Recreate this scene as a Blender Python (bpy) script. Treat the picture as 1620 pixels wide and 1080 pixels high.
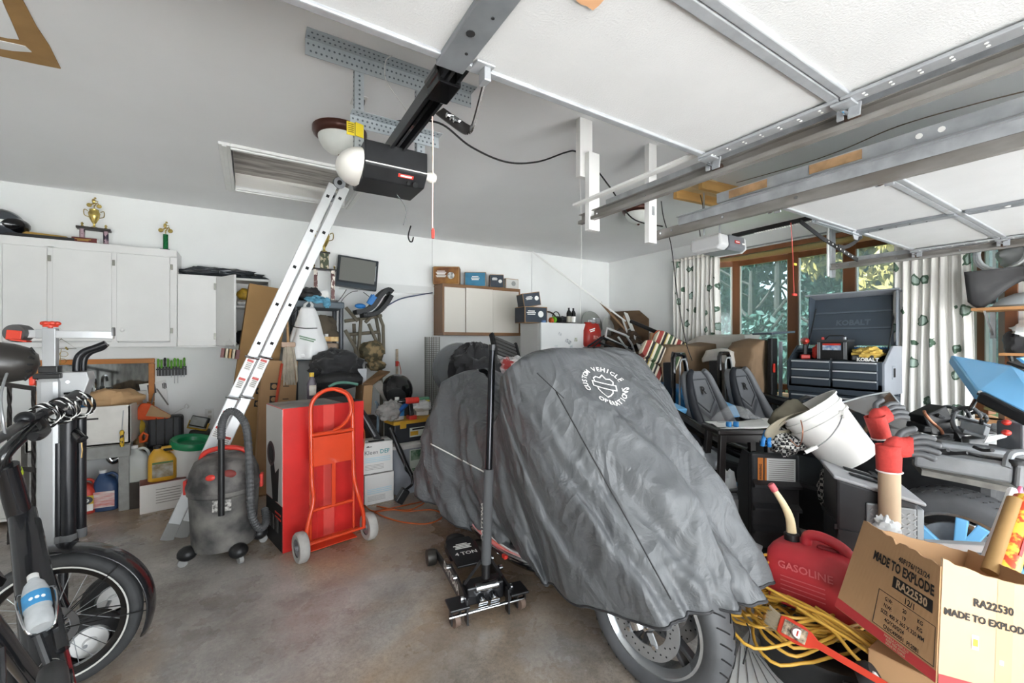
import bpy, bmesh, math, random
from mathutils import Vector, Matrix, Euler, noise
R = math.radians
for o in list(bpy.data.objects):
    bpy.data.objects.remove(o)
scene = bpy.context.scene
COL = scene.collection

# ------------------------------------------------------------------ camera
CAM_H, YAW, FPX = 1.40, R(31.7), 665.0
cam_data = bpy.data.cameras.new('camera')
cam_data.sensor_fit = 'HORIZONTAL'
cam_data.sensor_width = 36.0
cam_data.lens = FPX / 1620 * 36.0
cam_data.clip_start = .02
cam_data.clip_end = 200
cam = bpy.data.objects.new('camera',cam_data)
cam.location = (0,0,CAM_H)
cam.rotation_euler = (R(90),0,-YAW)
COL.objects.link(cam)
scene.camera = cam

# ------------------------------------------------------------------ sky and exposure
world = bpy.data.worlds.new('overcast_sky')
scene.world = world
world.use_nodes = True
wn = world.node_tree
wn.nodes.clear()
w_out = wn.nodes.new('ShaderNodeOutputWorld')
w_bg = wn.nodes.new('ShaderNodeBackground')
w_bg.inputs['Color'].default_value = (.9,.955,1.0,1)
w_bg.inputs['Strength'].default_value = 1.9
wn.links.new(w_bg.outputs[0],w_out.inputs[0])
scene.view_settings.view_transform = 'Standard'
scene.view_settings.look = 'None'
scene.view_settings.gamma = 1.0
scene.view_settings.use_curve_mapping = False
scene.view_settings.exposure = 2.27
scene.cycles.diffuse_bounces = 8

def portal(name,loc,rot,sx,sy):
    l = bpy.data.lights.new(name,'AREA')
    l.shape = 'RECTANGLE'
    l.size, l.size_y = sx, sy
    l.cycles.is_portal = True
    o = bpy.data.objects.new(name,l)
    o.location = loc
    o.rotation_euler = rot
    COL.objects.link(o)
sun = bpy.data.lights.new('sun','SUN')
sun.energy = 27.0
sun.angle = R(3)
sun.color = (1.0,.985,.965)
sun_o = bpy.data.objects.new('sun',sun)
sun_o.rotation_euler = Vector((.55,-.28,-.79)).to_track_quat('-Z','Y').to_euler()   # high sun from behind the house on the left: lights the driveway and the trees, not the room
COL.objects.link(sun_o)
# sampling portals in the openings (they give off no light of their own)
portal('portal_door_opening',(.35,-1.32,1.06),(R(90),0,0),2.9,2.12)
portal('portal_door_opening',(3.75,-1.32,1.06),(R(90),0,0),2.6,2.12)
portal('portal_window',(5.3,2.45,1.7),(0,R(90),0),1.6,2.9)

# ------------------------------------------------------------------ helpers
FWD = Vector((math.sin(YAW),math.cos(YAW),0))
RGT = Vector((math.cos(YAW),-math.sin(YAW),0))
def P(px,py,X=None,Y=None,Z=None,d=None):
    """point of the room seen at a measured place of the photograph, on the plane X=, Y=, Z= or at depth d"""
    u, v = (px-810) / FPX, (540-py) / FPX
    D = FWD + RGT * u + Vector((0,0,v))
    if X is not None: t = X / D.x
    elif Y is not None: t = Y / D.y
    elif Z is not None: t = (Z-CAM_H) / D.z
    else: t = d
    return Vector((0,0,CAM_H)) + D * t

def lin(c):
    if isinstance(c,str):
        c = c.lstrip('#')
        c = [int(c[i:i+2],16)/255 for i in (0,2,4)]
    return tuple((x/12.92 if x <= .04045 else ((x+.055)/1.055)**2.4) for x in c) + (1.0,)

MATS = {}
def mat(name,col=None,rough=.5,metal=.0,var=.0,scale=6.0,bump=.0,bscale=40.0,col2=None,
        coat=.0,trans=.0,ior=1.45,alpha=1.0,emit=.0,spec=.5,stretch=None,lo=.35,hi=.65,rvar=.0,sheen=.0):
    if name in MATS: return MATS[name]
    m = bpy.data.materials.new(name)
    m.use_nodes = True
    nt = m.node_tree
    b = nt.nodes['Principled BSDF']
    b.inputs['Base Color'].default_value = lin(col)
    m.diffuse_color = lin(col)
    b.inputs['Roughness'].default_value = rough
    b.inputs['Metallic'].default_value = metal
    b.inputs['Coat Weight'].default_value = coat
    b.inputs['Transmission Weight'].default_value = trans
    b.inputs['IOR'].default_value = ior
    b.inputs['Alpha'].default_value = alpha
    b.inputs['Specular IOR Level'].default_value = spec
    if sheen: b.inputs['Sheen Weight'].default_value = sheen
    if emit:
        b.inputs['Emission Color'].default_value = lin(col)
        b.inputs['Emission Strength'].default_value = emit
    tc = None
    def coord(sc,st=None):
        nonlocal tc
        if tc is None: tc = nt.nodes.new('ShaderNodeTexCoord')
        mp = nt.nodes.new('ShaderNodeMapping')
        s = st or (1,1,1)
        mp.inputs['Scale'].default_value = (sc*s[0],sc*s[1],sc*s[2])
        nt.links.new(tc.outputs['Object'],mp.inputs[0])
        return mp
    if var or col2 or rvar:
        n = nt.nodes.new('ShaderNodeTexNoise')
        n.inputs['Scale'].default_value = 1.0
        n.inputs['Detail'].default_value = 6
        nt.links.new(coord(scale,stretch).outputs[0],n.inputs['Vector'])
        cr = nt.nodes.new('ShaderNodeValToRGB')
        c = lin(col)
        if col2: a_, b_ = c, lin(col2)
        else:
            a_ = tuple(x*(1-var) for x in c[:3]) + (1,)
            b_ = tuple(min(1,x*(1+var)) for x in c[:3]) + (1,)
        cr.color_ramp.elements[0].position = lo
        cr.color_ramp.elements[1].position = hi
        cr.color_ramp.elements[0].color = a_
        cr.color_ramp.elements[1].color = b_
        nt.links.new(n.outputs['Fac'],cr.inputs[0])
        if var or col2: nt.links.new(cr.outputs[0],b.inputs['Base Color'])
        if rvar:
            mr = nt.nodes.new('ShaderNodeMapRange')
            mr.inputs['To Min'].default_value = max(.02,rough-rvar)
            mr.inputs['To Max'].default_value = min(1,rough+rvar)
            mr.inputs['From Min'].default_value = .3
            mr.inputs['From Max'].default_value = .7
            nt.links.new(n.outputs['Fac'],mr.inputs[0])
            nt.links.new(mr.outputs[0],b.inputs['Roughness'])
    if bump:
        n2 = nt.nodes.new('ShaderNodeTexNoise')
        n2.inputs['Scale'].default_value = 1.0
        n2.inputs['Detail'].default_value = 4
        nt.links.new(coord(bscale,stretch).outputs[0],n2.inputs['Vector'])
        bp = nt.nodes.new('ShaderNodeBump')
        bp.inputs['Strength'].default_value = bump
        bp.inputs['Distance'].default_value = .01
        nt.links.new(n2.outputs['Fac'],bp.inputs['Height'])
        nt.links.new(bp.outputs[0],b.inputs['Normal'])
    MATS[name] = m
    return m

def chain(o):
    m = Matrix.Identity(4)
    while o is not None:
        m = Matrix.LocRotScale(o.location,o.rotation_euler,o.scale) @ m
        o = o.parent
    return m

def tag(o,label=None,cat=None,group=None,kind=None):
    if label: o['label'] = label
    if cat: o['category'] = cat
    if group: o['group'] = group
    if kind: o['kind'] = kind
    return o

def thing(name,label,cat,loc=(0,0,0),rz=.0,group=None,rot=None,kind=None):
    o = bpy.data.objects.new(name,None)
    o.empty_display_size = .05
    o.location = loc
    o.rotation_euler = rot if rot else (0,0,rz)
    COL.objects.link(o)
    return tag(o,label,cat,group,kind)

def frame(p0,p1):
    z = (p1-p0).normalized()
    a = Vector((0,0,1)) if abs(z.z) < .95 else Vector((1,0,0))
    x = a.cross(z).normalized()
    return x, z.cross(x), z

class MB:
    def __init__(s):
        s.v, s.f = [], []
    def _add(s,vs,fs):
        n = len(s.v)
        s.v += [Vector(v) for v in vs]
        s.f += [tuple(i+n for i in f) for f in fs]
        return s
    def box(s,c,size,rot=None,taper=1.0):
        x, y, z = size[0] / 2, size[1] / 2, size[2] / 2
        t = taper
        vs = [Vector(p) for p in ((-x,-y,-z),(x,-y,-z),(x,y,-z),(-x,y,-z),(-x*t,-y*t,z),(x*t,-y*t,z),(x*t,y*t,z),(-x*t,y*t,z))]
        if rot is not None:
            M = rot if isinstance(rot,Matrix) else Euler(rot).to_matrix()
            vs = [M.to_3x3() @ v for v in vs]
        c = Vector(c)
        return s._add([v+c for v in vs],[(0,3,2,1),(4,5,6,7),(0,1,5,4),(1,2,6,5),(2,3,7,6),(3,0,4,7)])
    def beam(s,p0,p1,w,h,up=None):
        """bar of w (across) by h (along up) from p0 to p1"""
        p0, p1 = Vector(p0), Vector(p1)
        z = (p1-p0).normalized()
        u = Vector(up) if up else (Vector((0,0,1)) if abs(z.z) < .95 else Vector((0,1,0)))
        x = u.cross(z).normalized()
        y = z.cross(x)
        q = [x*a*w/2+y*b*h/2 for a,b in ((-1,-1),(1,-1),(1,1),(-1,1))]
        return s._add([p0+k for k in q]+[p1+k for k in q],[(0,3,2,1),(4,5,6,7),(0,1,5,4),(1,2,6,5),(2,3,7,6),(3,0,4,7)])
    def cyl(s,p0,p1,r0,r1=None,n=12,cap=True):
        p0, p1 = Vector(p0), Vector(p1)
        r1 = r0 if r1 is None else r1
        x, y, z = frame(p0,p1)
        vs = []
        for p, r in ((p0,r0),(p1,r1)):
            for i in range(n):
                a = 2 * math.pi * i / n
                vs.append(p+x*(r*math.cos(a))+y*(r*math.sin(a)))
        fs = [(i,(i+1) % n,n+(i+1) % n,n+i) for i in range(n)]
        if cap: fs += [tuple(range(n-1,-1,-1)),tuple(range(n,2*n))]
        return s._add(vs,fs)
    def tube(s,pts,r,n=8,closed=False,rr=None):
        pts = [Vector(p) for p in pts]
        m = len(pts)
        vs, fs = [], []
        prev = None
        for k, p in enumerate(pts):
            if closed: t = pts[(k+1) % m] - pts[k-1]
            else: t = pts[min(k+1,m-1)] - pts[max(k-1,0)]
            if t.length < 1e-9: t = Vector((0,0,1))
            t.normalize()
            if prev is None:
                a = Vector((0,0,1)) if abs(t.z) < .9 else Vector((1,0,0))
                x = a.cross(t).normalized()
            else:
                x = (prev-t*prev.dot(t))
                if x.length < 1e-6: x = t.orthogonal()
                x.normalize()
            prev = x
            y = t.cross(x)
            q = rr[k] if rr else r
            for i in range(n):
                a = 2 * math.pi * i / n
                vs.append(p+x*(q*math.cos(a))+y*(q*math.sin(a)))
        e = m if closed else m - 1
        for k in range(e):
            b, c = k * n, ((k+1) % m) * n
            fs += [(b+i,b+(i+1) % n,c+(i+1) % n,c+i) for i in range(n)]
        if not closed: fs += [tuple(range(n-1,-1,-1)),tuple(range((m-1)*n,m*n))]
        return s._add(vs,fs)
    def lathe(s,prof,n=24,c=(0,0,0),axis=(0,0,1),sx=1.0,sy=1.0,ring=False):
        """prof: list of (radius, height); turned about axis through c"""
        c = Vector(c)
        x, y, z = frame(Vector((0,0,0)),Vector(axis))
        if abs(Vector(axis).normalized().z) > .999:
            x, y = Vector((1,0,0)), Vector((0,1,0)) * (1 if Vector(axis).z > 0 else -1)
        vs, fs = [], []
        for r, h in prof:
            for i in range(n):
                a = 2 * math.pi * i / n
                vs.append(c+x*(r*sx*math.cos(a))+y*(r*sy*math.sin(a))+z*h)
        for k in range(len(prof)-1):
            fs += [(k*n+i,k*n+(i+1) % n,(k+1)*n+(i+1) % n,(k+1)*n+i) for i in range(n)]
        if ring or prof[0] == prof[-1]: return s._add(vs,fs)
        if prof[0][0] > 1e-6: fs.append(tuple(range(n-1,-1,-1)))
        if prof[-1][0] > 1e-6: fs.append(tuple(range((len(prof)-1)*n,len(prof)*n)))
        return s._add(vs,fs)
    def prism(s,poly,thick,o=(0,0,0),ax=(1,0,0),ay=(0,0,1)):
        """flat outline in the plane (ax, ay) at o, given thickness along ax x ay (centred)"""
        o, ax, ay = Vector(o), Vector(ax).normalized(), Vector(ay).normalized()
        nz = ax.cross(ay).normalized()
        n = len(poly)
        area = sum(poly[i][0]*poly[(i+1) % n][1]-poly[(i+1) % n][0]*poly[i][1] for i in range(n))
        if area < 0: poly = poly[::-1]
        a = [o+ax*p[0]+ay*p[1]-nz*thick/2 for p in poly]
        b = [o+ax*p[0]+ay*p[1]+nz*thick/2 for p in poly]
        return s._add(a+b,[tuple(range(n-1,-1,-1)),tuple(range(n,2*n))]+[(i,(i+1) % n,n+(i+1) % n,n+i) for i in range(n)])
    def grid(s,fn,nu,nv,closeu=False):
        vs = [fn(i/(nu if closeu else nu-1),j/(nv-1)) for j in range(nv) for i in range(nu)]
        fs = []
        for j in range(nv-1):
            for i in range(nu if closeu else nu-1):
                i2 = (i+1) % nu
                fs.append((j*nu+i,j*nu+i2,(j+1)*nu+i2,(j+1)*nu+i))
        return s._add(vs,fs)
    def ball(s,c,r,n=16,m=10,fn=None):
        if not hasattr(r,'__len__'): r = (r,r,r)
        c = Vector(c)
        def f(u,v):
            a, b = 2 * math.pi * u, math.pi * (v-.5)
            d = Vector((math.cos(a)*math.cos(b),math.sin(a)*math.cos(b),math.sin(b)))
            k = fn(d) if fn else 1.0
            return c + Vector((d.x*r[0],d.y*r[1],d.z*r[2])) * k
        return s.grid(f,n,m,closeu=True)
    def xf(s,M,start=0):
        s.v[start:] = [M @ v for v in s.v[start:]]
        return s
    def build(s,name,m,parent=None,w=0,sm=0,bevel=.0,sub=0,solid=.0,flat=False):
        vs = s.v
        loc = None
        if parent is not None:
            if w:
                inv = chain(parent).inverted()
                vs = [inv @ v for v in vs]
        else:
            xs = [v.x for v in vs]; ys = [v.y for v in vs]; zs = [v.z for v in vs]
            loc = Vector(((min(xs)+max(xs))/2,(min(ys)+max(ys))/2,min(zs)))
            vs = [v-loc for v in vs]
        me = bpy.data.meshes.new(name)
        me.from_pydata([tuple(v) for v in vs],[],s.f)
        me.update()
        if sm:
            me.polygons.foreach_set('use_smooth',[True]*len(me.polygons))
            me.set_sharp_from_angle(angle=R(sm if sm > 1 else 40))
        if m is not None: me.materials.append(m)
        o = bpy.data.objects.new(name,me)
        COL.objects.link(o)
        if name.endswith('_row'): o['kind'] = 'stuff'
        if parent is not None: o.parent = parent
        if loc is not None: o.location = loc
        if solid:
            md = o.modifiers.new('solid','SOLIDIFY'); md.thickness = solid; md.offset = 0
        if bevel:
            md = o.modifiers.new('bevel','BEVEL'); md.width = bevel; md.segments = 2; md.limit_method = 'ANGLE'; md.angle_limit = R(40)
            md.harden_normals = False
        if sub:
            md = o.modifiers.new('sub','SUBSURF'); md.levels = sub; md.render_levels = sub
        return o

def struct(name,mb,m,label,parent=None,**k):
    o = mb.build(name,m,parent,**k)
    if parent is None: tag(o,label,'structure',kind='structure')
    return o

def dup(root,loc=None,rot=None,label=None,parent=None):
    c = root.copy()
    COL.objects.link(c)
    if parent is not None: c.parent = parent
    if loc is not None: c.location = loc
    if rot is not None: c.rotation_euler = rot
    if label: c['label'] = label
    for ch in list(root.children): dup(ch,parent=c)
    return c

def bez(pts,n=12):
    """smooth path (Catmull-Rom) through pts"""
    pts = [Vector(p) for p in pts]
    out = []
    for i in range(len(pts)-1):
        p0, p1, p2, p3 = pts[max(i-1,0)], pts[i], pts[i+1], pts[min(i+2,len(pts)-1)]
        for k in range(n):
            t = k / n
            out.append(.5*((2*p1)+(p2-p0)*t+(2*p0-5*p1+4*p2-p3)*t*t+(3*p1-p0-3*p2+p3)*t**3))
    out.append(pts[-1])
    return out

def basis(o,ax,ay):
    """matrix with x along ax, y along ay (made square to it), z out of the surface, at o"""
    ax = Vector(ax).normalized(); ay = Vector(ay)
    az = ax.cross(ay).normalized(); ay = az.cross(ax)
    return Matrix((ax,ay,az)).transposed().to_4x4() if False else Matrix(((ax.x,ay.x,az.x,o[0]),(ax.y,ay.y,az.y,o[1]),(ax.z,ay.z,az.z,o[2]),(0,0,0,1)))

def glyphs(s,size,bold=.0,spacing=1.0,shear=.0,xs=1.0):
    cu = bpy.data.curves.new('lettering','FONT')
    cu.body = s
    cu.size = size
    cu.align_x = 'CENTER'; cu.align_y = 'CENTER'
    cu.resolution_u = 2
    cu.offset = bold
    cu.space_character = spacing
    cu.shear = shear
    ob = bpy.data.objects.new('lettering',cu)
    COL.objects.link(ob)
    me = bpy.data.meshes.new_from_object(ob)
    bpy.data.objects.remove(ob)
    bpy.data.curves.remove(cu)
    vs = [Vector((v.co.x*xs,v.co.y,0)) for v in me.vertices]
    fs = [tuple(p.vertices) for p in me.polygons]
    bpy.data.meshes.remove(me)
    return vs, fs

def text(s,size,m,parent,o,ax,ay,w=1,bold=.0,name='lettering',lift=.0012,warp=None,spacing=1.0,xs=1.0,shear=.0):
    """flat print: word s lying on the surface at o (centre), reading along ax, up along ay"""
    vs, fs = glyphs(s,size,bold,spacing,shear,xs)
    M = basis(o,ax,ay)
    b = MB()
    b._add([warp(M @ v) if warp else M @ (v+Vector((0,0,lift))) for v in vs],fs)
    return b.build(name,m,parent,w=w)

def bars(ws,h,m,parent,o,ax,ay,w=1):
    """print too small to read: one thin bar for each line of it"""
    ax, ay, o = Vector(ax).normalized(), Vector(ay).normalized(), Vector(o)
    n = ax.cross(ay).normalized()
    for k, q in enumerate(ws):
        MB().prism([(-q/2,-h/2),(q/2,-h/2),(q/2,h/2),(-q/2,h/2)],.001,o+ay*(h*1.7*((len(ws)-1)/2-k))+n*.0012,ax,ay).build('print_line',m,parent,w=w)

def blob(c,r,seed=0,amp=.25,freq=2.0,n=20,m=14,flat=None,ridge=False):
    """crumpled lump: ellipsoid pushed about by noise; flat = lowest z"""
    off = Vector((seed*7.13,seed*3.7,seed*1.9))
    def f(d):
        k = noise.fractal(d*freq+off,1.0,2.0,4)
        if ridge: k = 1 - 2 * abs(k)
        return 1 + amp * k
    b = MB().ball(c,r,n,m,f)
    if flat is not None:
        for v in b.v:
            if v.z < flat: v.z = flat + .002
    return b

def carton(name,label,c,size,rz,m,group=None,tape=None,flaps=None,rot=None,cat='box'):
    """closed cardboard carton: body with flap seam and tape on top; c = centre of its foot"""
    t = thing(name,label,cat,c,rz,group,rot=rot)
    w, d, h = size
    MB().box((0,0,h/2),(w,d,h)).build('body',m,t,bevel=.003)
    f = MB()
    f.box((-w/4-.001,0,h+.002),(w/2-.004,d-.002,.003)).box((w/4+.001,0,h+.002),(w/2-.004,d-.002,.003))
    f.build('flap',m,t)
    if tape: MB().box((0,0,h+.004),(.05 if w > .2 else w*.3,d+.002,.0012)).build('tape',tape,t)
    return t

# shared materials
WHITE = mat('white_paint','#d8d8d6',.55,var=.03,scale=3)
BLACK = mat('black_plastic','#1a1a1b',.42,var=.25,scale=9,bump=.05)
BLACKGLOSS = mat('black_gloss','#101012',.18,coat=.4)
STEEL = mat('galvanised_steel','#a2a5a8',.42,.4,var=.14,scale=14,rvar=.1)
CHROME = mat('chrome','#c9cbcd',.14,1.0)
ALU = mat('aluminium','#d4d6d7',.36,.35,var=.06,scale=10)
BROWNCARD = mat('brown_cardboard','#a07f5c',.85,var=.06,scale=5,bump=.04,bscale=30)
TAPE = mat('tan_tape','#b08f66',.3)
RED = mat('red_plastic','#c03328',.4)
RUBBER = mat('rubber','#232324',.7,var=.12,scale=12)
INK = mat('black_ink','#1d1b1a',.7)
WHITEINK = mat('white_ink','#e8e8e4',.6)
# ------------------------------------------------------------------ the room
CEIL, BACK, RIGHT, LEFT, FRONT = 2.76, 5.30, 5.24, -2.35, -1.35

def floor_material():
    m = bpy.data.materials.new('stained_concrete')
    m.use_nodes = True
    nt = m.node_tree; L = nt.links
    b = nt.nodes['Principled BSDF']
    tc = nt.nodes.new('ShaderNodeTexCoord')
    def nz(scale,det=8,rough=.6,dist=.0):
        n = nt.nodes.new('ShaderNodeTexNoise')
        n.inputs['Scale'].default_value = scale; n.inputs['Detail'].default_value = det
        n.inputs['Roughness'].default_value = rough; n.inputs['Distortion'].default_value = dist
        L.new(tc.outputs['Object'],n.inputs['Vector'])
        return n
    def ramp(src,stops):
        r = nt.nodes.new('ShaderNodeValToRGB')
        e = r.color_ramp.elements
        while len(e) < len(stops): e.new(.5)
        for k, (p,c) in enumerate(stops):
            e[k].position = p; e[k].color = lin(c) if isinstance(c,str) else (c,c,c,1)
        L.new(src,r.inputs[0]); return r
    def mix(f,a,c):
        x = nt.nodes.new('ShaderNodeMix'); x.data_type = 'RGBA'
        L.new(f,x.inputs[0]); L.new(a,x.inputs[6]); L.new(c,x.inputs[7]); return x.outputs[2]
    brown = ramp(nz(1.1,9,.62,.4).outputs['Fac'],[(.3,'#756657'),(.48,'#96826d'),(.6,'#a99379'),(.75,'#938372')])
    grey = ramp(nz(3.2,10,.7).outputs['Fac'],[(.3,'#827d78'),(.5,'#9f9a95'),(.7,'#b3afaa')])
    mask = ramp(nz(.55,5,.55,.6).outputs['Fac'],[(.44,.0),(.58,1.0)])
    c = mix(mask.outputs[0],brown.outputs[0],grey.outputs[0])
    dark = ramp(nz(4.0,10,.72).outputs['Fac'],[(.25,.7),(.5,.0)])
    blk = nt.nodes.new('ShaderNodeRGB'); blk.outputs[0].default_value = lin('#665a4e')
    c = mix(dark.outputs[0],c,blk.outputs[0])
    # old paint flecks and scuffs
    sp = ramp(nz(55,5,.7).outputs['Fac'],[(.62,.0),(.68,1.0)])
    reg = ramp(nz(1.6,4,.5).outputs['Fac'],[(.46,.0),(.62,1.0)])
    mul = nt.nodes.new('ShaderNodeMath'); mul.operation = 'MULTIPLY'
    L.new(sp.outputs[0],mul.inputs[0]); L.new(reg.outputs[0],mul.inputs[1])
    wh = nt.nodes.new('ShaderNodeRGB'); wh.outputs[0].default_value = lin('#bdb8b2')
    c = mix(mul.outputs[0],c,wh.outputs[0])
    gr = ramp(nz(75,6,.75).outputs['Fac'],[(.3,.72),(.5,1.0),(.7,1.22)])
    gm = nt.nodes.new('ShaderNodeMix'); gm.data_type = 'RGBA'; gm.blend_type = 'MULTIPLY'; gm.inputs[0].default_value = 1.0
    L.new(c,gm.inputs[6]); L.new(gr.outputs[0],gm.inputs[7]); c = gm.outputs[2]
    L.new(c,b.inputs['Base Color'])
    rr = ramp(nz(2.3,8,.6).outputs['Fac'],[(.35,.18),(.65,.42)])
    L.new(rr.outputs[0],b.inputs['Roughness'])
    bp = nt.nodes.new('ShaderNodeBump'); bp.inputs['Strength'].default_value = .16; bp.inputs['Distance'].default_value = .01
    L.new(nz(42,8,.7).outputs['Fac'],bp.inputs['Height']); L.new(bp.outputs[0],b.inputs['Normal'])
    return m

WALLM = mat('painted_wall','#e3e5e4',.6,var=.035,scale=1.3,bump=.03,bscale=25)
CEILM = mat('painted_ceiling','#e2e3e4',.7,var=.03,scale=1.0,bump=.02,bscale=30)
struct('floor',MB().box(((LEFT+RIGHT)/2,(FRONT+BACK)/2,-.05),(RIGHT-LEFT,BACK-FRONT,.1)),floor_material(),'worn brown and grey stained concrete garage floor')
struct('wall_back',MB().box(((LEFT+RIGHT)/2,BACK+.06,CEIL/2),(RIGHT-LEFT+.24,.12,CEIL)),WALLM,'white painted back wall of the garage')
struct('wall_left',MB().box((LEFT-.06,(FRONT+BACK)/2,CEIL/2),(.12,BACK-FRONT,CEIL)),WALLM,'white painted left side wall of the garage')
# right wall with the opening of the bow window
OY0, OY1, OZ0, OZ1 = .8, 3.75, .75, 2.50
w = MB()
w.box((RIGHT+.06,(FRONT+BACK)/2,OZ0/2),(.12,BACK-FRONT,OZ0))
w.box((RIGHT+.06,(FRONT+BACK)/2,(OZ1+CEIL)/2),(.12,BACK-FRONT,CEIL-OZ1))
w.box((RIGHT+.06,(FRONT+OY0)/2,(OZ0+OZ1)/2),(.12,OY0-FRONT,OZ1-OZ0))
w.box((RIGHT+.06,(OY1+BACK)/2,(OZ0+OZ1)/2),(.12,BACK-OY1,OZ1-OZ0))
struct('wall_right',w,WALLM,'white painted right wall around the bow window')
# front wall with the two door openings (behind the camera)
w = MB()
DOORS = ((-1.1,1.8),(2.45,5.05))
xs = [LEFT,DOORS[0][0],DOORS[0][1],DOORS[1][0],DOORS[1][1],RIGHT]
for a, b in ((0,1),(2,3),(4,5)):
    w.box(((xs[a]+xs[b])/2,FRONT-.06,CEIL/2),(xs[b]-xs[a],.12,CEIL))
for a, b in ((1,2),(3,4)):
    w.box(((xs[a]+xs[b])/2,FRONT-.06,(2.15+CEIL)/2),(xs[b]-xs[a],.12,CEIL-2.15))
struct('wall_front',w,WALLM,'white front wall with the two garage door openings')
# ceiling, leaving out the attic hatch
HX0, HX1, HY0, HY1 = -.13, .78, 3.54, 4.42
w = MB()
w.box(((LEFT+HX0)/2,(FRONT+BACK)/2,CEIL+.05),(HX0-LEFT,BACK-FRONT,.1))
w.box(((HX1+RIGHT)/2,(FRONT+BACK)/2,CEIL+.05),(RIGHT-HX1,BACK-FRONT,.1))
w.box(((HX0+HX1)/2,(FRONT+HY0)/2,CEIL+.05),(HX1-HX0,HY0-FRONT,.1))
w.box(((HX0+HX1)/2,(HY1+BACK)/2,CEIL+.05),(HX1-HX0,BACK-HY1,.1))
struct('ceiling',w,CEILM,'light grey painted garage ceiling')

# wall battens and seams on the back wall
PAINTB = mat('batten_paint','#d5d7d6',.5)
struct('trim_1',MB().box((P(841,400,Y=BACK).x,BACK-.006,2.15),(.012,.012,1.2)),PAINTB,'thin white vertical batten over a wall seam')
b = MB().box((1.62,BACK-.012,2.07),(1.5,.022,.1))
struct('trim_2',b,PAINTB,'white ledger board nailed to the back wall behind the television')
struct('trim_3',MB().box((P(684,400,Y=BACK).x,BACK-.004,1.7),(.012,.008,2.1)),PAINTB,'thin vertical wall seam strip left of the brown cabinet')

# ---- attic hatch: trim, box and the streaky plywood cover pushed up inside
t = thing('attic_hatch','white trimmed attic hatch with streaked grey plywood in the ceiling','hatch',(.3,3.98,CEIL-.02),kind='structure')
TRIM = mat('trim_paint','#dedfdd',.45,var=.03,scale=8)
for x0, x1, y0, y1 in ((HX0-.07,HX0,HY0-.07,HY1+.07),(HX1,HX1+.07,HY0-.07,HY1+.07),(HX0,HX1,HY0-.07,HY0),(HX0,HX1,HY1,HY1+.07)):
    MB().box(((x0+x1)/2,(y0+y1)/2,CEIL-.009),(x1-x0,y1-y0,.022)).build('trim_board',TRIM,t,w=1,bevel=.006)
    MB().box(((x0+x1)/2,(y0+y1)/2,CEIL-.024),((x1-x0)*(.4 if x1-x0 < .2 else 1),(y1-y0)*(.4 if y1-y0 < .2 else 1),.012)).build('trim_bead',TRIM,t,w=1,bevel=.004)
for x0, x1, y0, y1 in ((HX0-.02,HX0,HY0,HY1),(HX1,HX1+.02,HY0,HY1),(HX0,HX1,HY0-.02,HY0),(HX0,HX1,HY1,HY1+.02)):
    MB().box(((x0+x1)/2,(y0+y1)/2,CEIL+.14),(x1-x0,y1-y0,.26)).build('box_side',mat('hatch_side','#d9d7d2',.6,col2='#8d8378',scale=5,lo=.62,hi=.8),t,w=1)
MB().box(((HX0+HX1)/2,(HY0+HY1)/2,CEIL+.13),(HX1-HX0,HY1-HY0,.015)).build('plywood_cover',mat('streaked_plywood','#8f8984',.7,col2='#c4c0ba',scale=3,stretch=(1,9,1),lo=.38,hi=.62),t,w=1)

# ---- torn brown patch in the ceiling
t = thing('ceiling_patch','torn brown paper patch in the ceiling at the upper left','patch',P(30,40,Z=CEIL-.004),kind='structure')
def zpoly(mb,pts,z,th):
    q = [P(x,y,Z=z) for x,y in pts]
    return mb.prism([(v.x,v.y) for v in q],th,(0,0,z),(1,0,0),(0,1,0))
zpoly(MB(),[(-60,-60),(8,-60),(36,0),(58,42),(78,72),(96,108),(60,101),(0,88),(-60,75)],CEIL-.003,.006).build('brown_paper',mat('brown_kraft','#9c7a4c',.8,var=.08,scale=9),t,w=1)
zpoly(MB(),[(-60,-60),(-10,-40),(5,5),(18,34),(30,62),(12,60),(-60,45)],CEIL-.0075,.004).build('torn_paper',CEILM,t,w=1)
zpoly(MB(),[(-60,55),(0,64),(40,73),(50,82),(20,80),(-60,66)],CEIL-.0075,.004).build('torn_paper',WHITE,t,w=1)

# ------------------------------------------------------------------ bow window
WOOD = mat('window_wood','#7d4f32',.4,var=.16,scale=6,stretch=(1,1,.15))
WOODL = mat('window_soffit_wood','#b98a5f',.45,var=.1,scale=5,stretch=(1,.2,1))
VINYL = mat('sash_vinyl','#cfcac2',.4)
def glass_material():
    m = bpy.data.materials.new('dusty_dimmed_glass'); m.use_nodes = True
    nt = m.node_tree; nt.nodes.clear(); L = nt.links
    o = nt.nodes.new('ShaderNodeOutputMaterial'); tr = nt.nodes.new('ShaderNodeBsdfTransparent'); tl = nt.nodes.new('ShaderNodeBsdfTranslucent'); gl = nt.nodes.new('ShaderNodeBsdfGlossy')
    tr.inputs[0].default_value = (.42,.48,.5,1); tl.inputs[0].default_value = (.5,.6,.64,1); gl.inputs['Roughness'].default_value = .08  # tint darkened to dim the bright outdoors; translucent share adds dust haze
    a, c = nt.nodes.new('ShaderNodeMixShader'), nt.nodes.new('ShaderNodeMixShader')
    a.inputs[0].default_value = .06; c.inputs[0].default_value = .04
    L.new(tr.outputs[0],a.inputs[1]); L.new(tl.outputs[0],a.inputs[2]); L.new(a.outputs[0],c.inputs[1]); L.new(gl.outputs[0],c.inputs[2]); L.new(c.outputs[0],o.inputs[0])
    return m
GLASS = glass_material()
t = thing('window_1','brown framed bow window looking out on trees','window',(5.45,2.3,OZ0),kind='structure')
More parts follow.
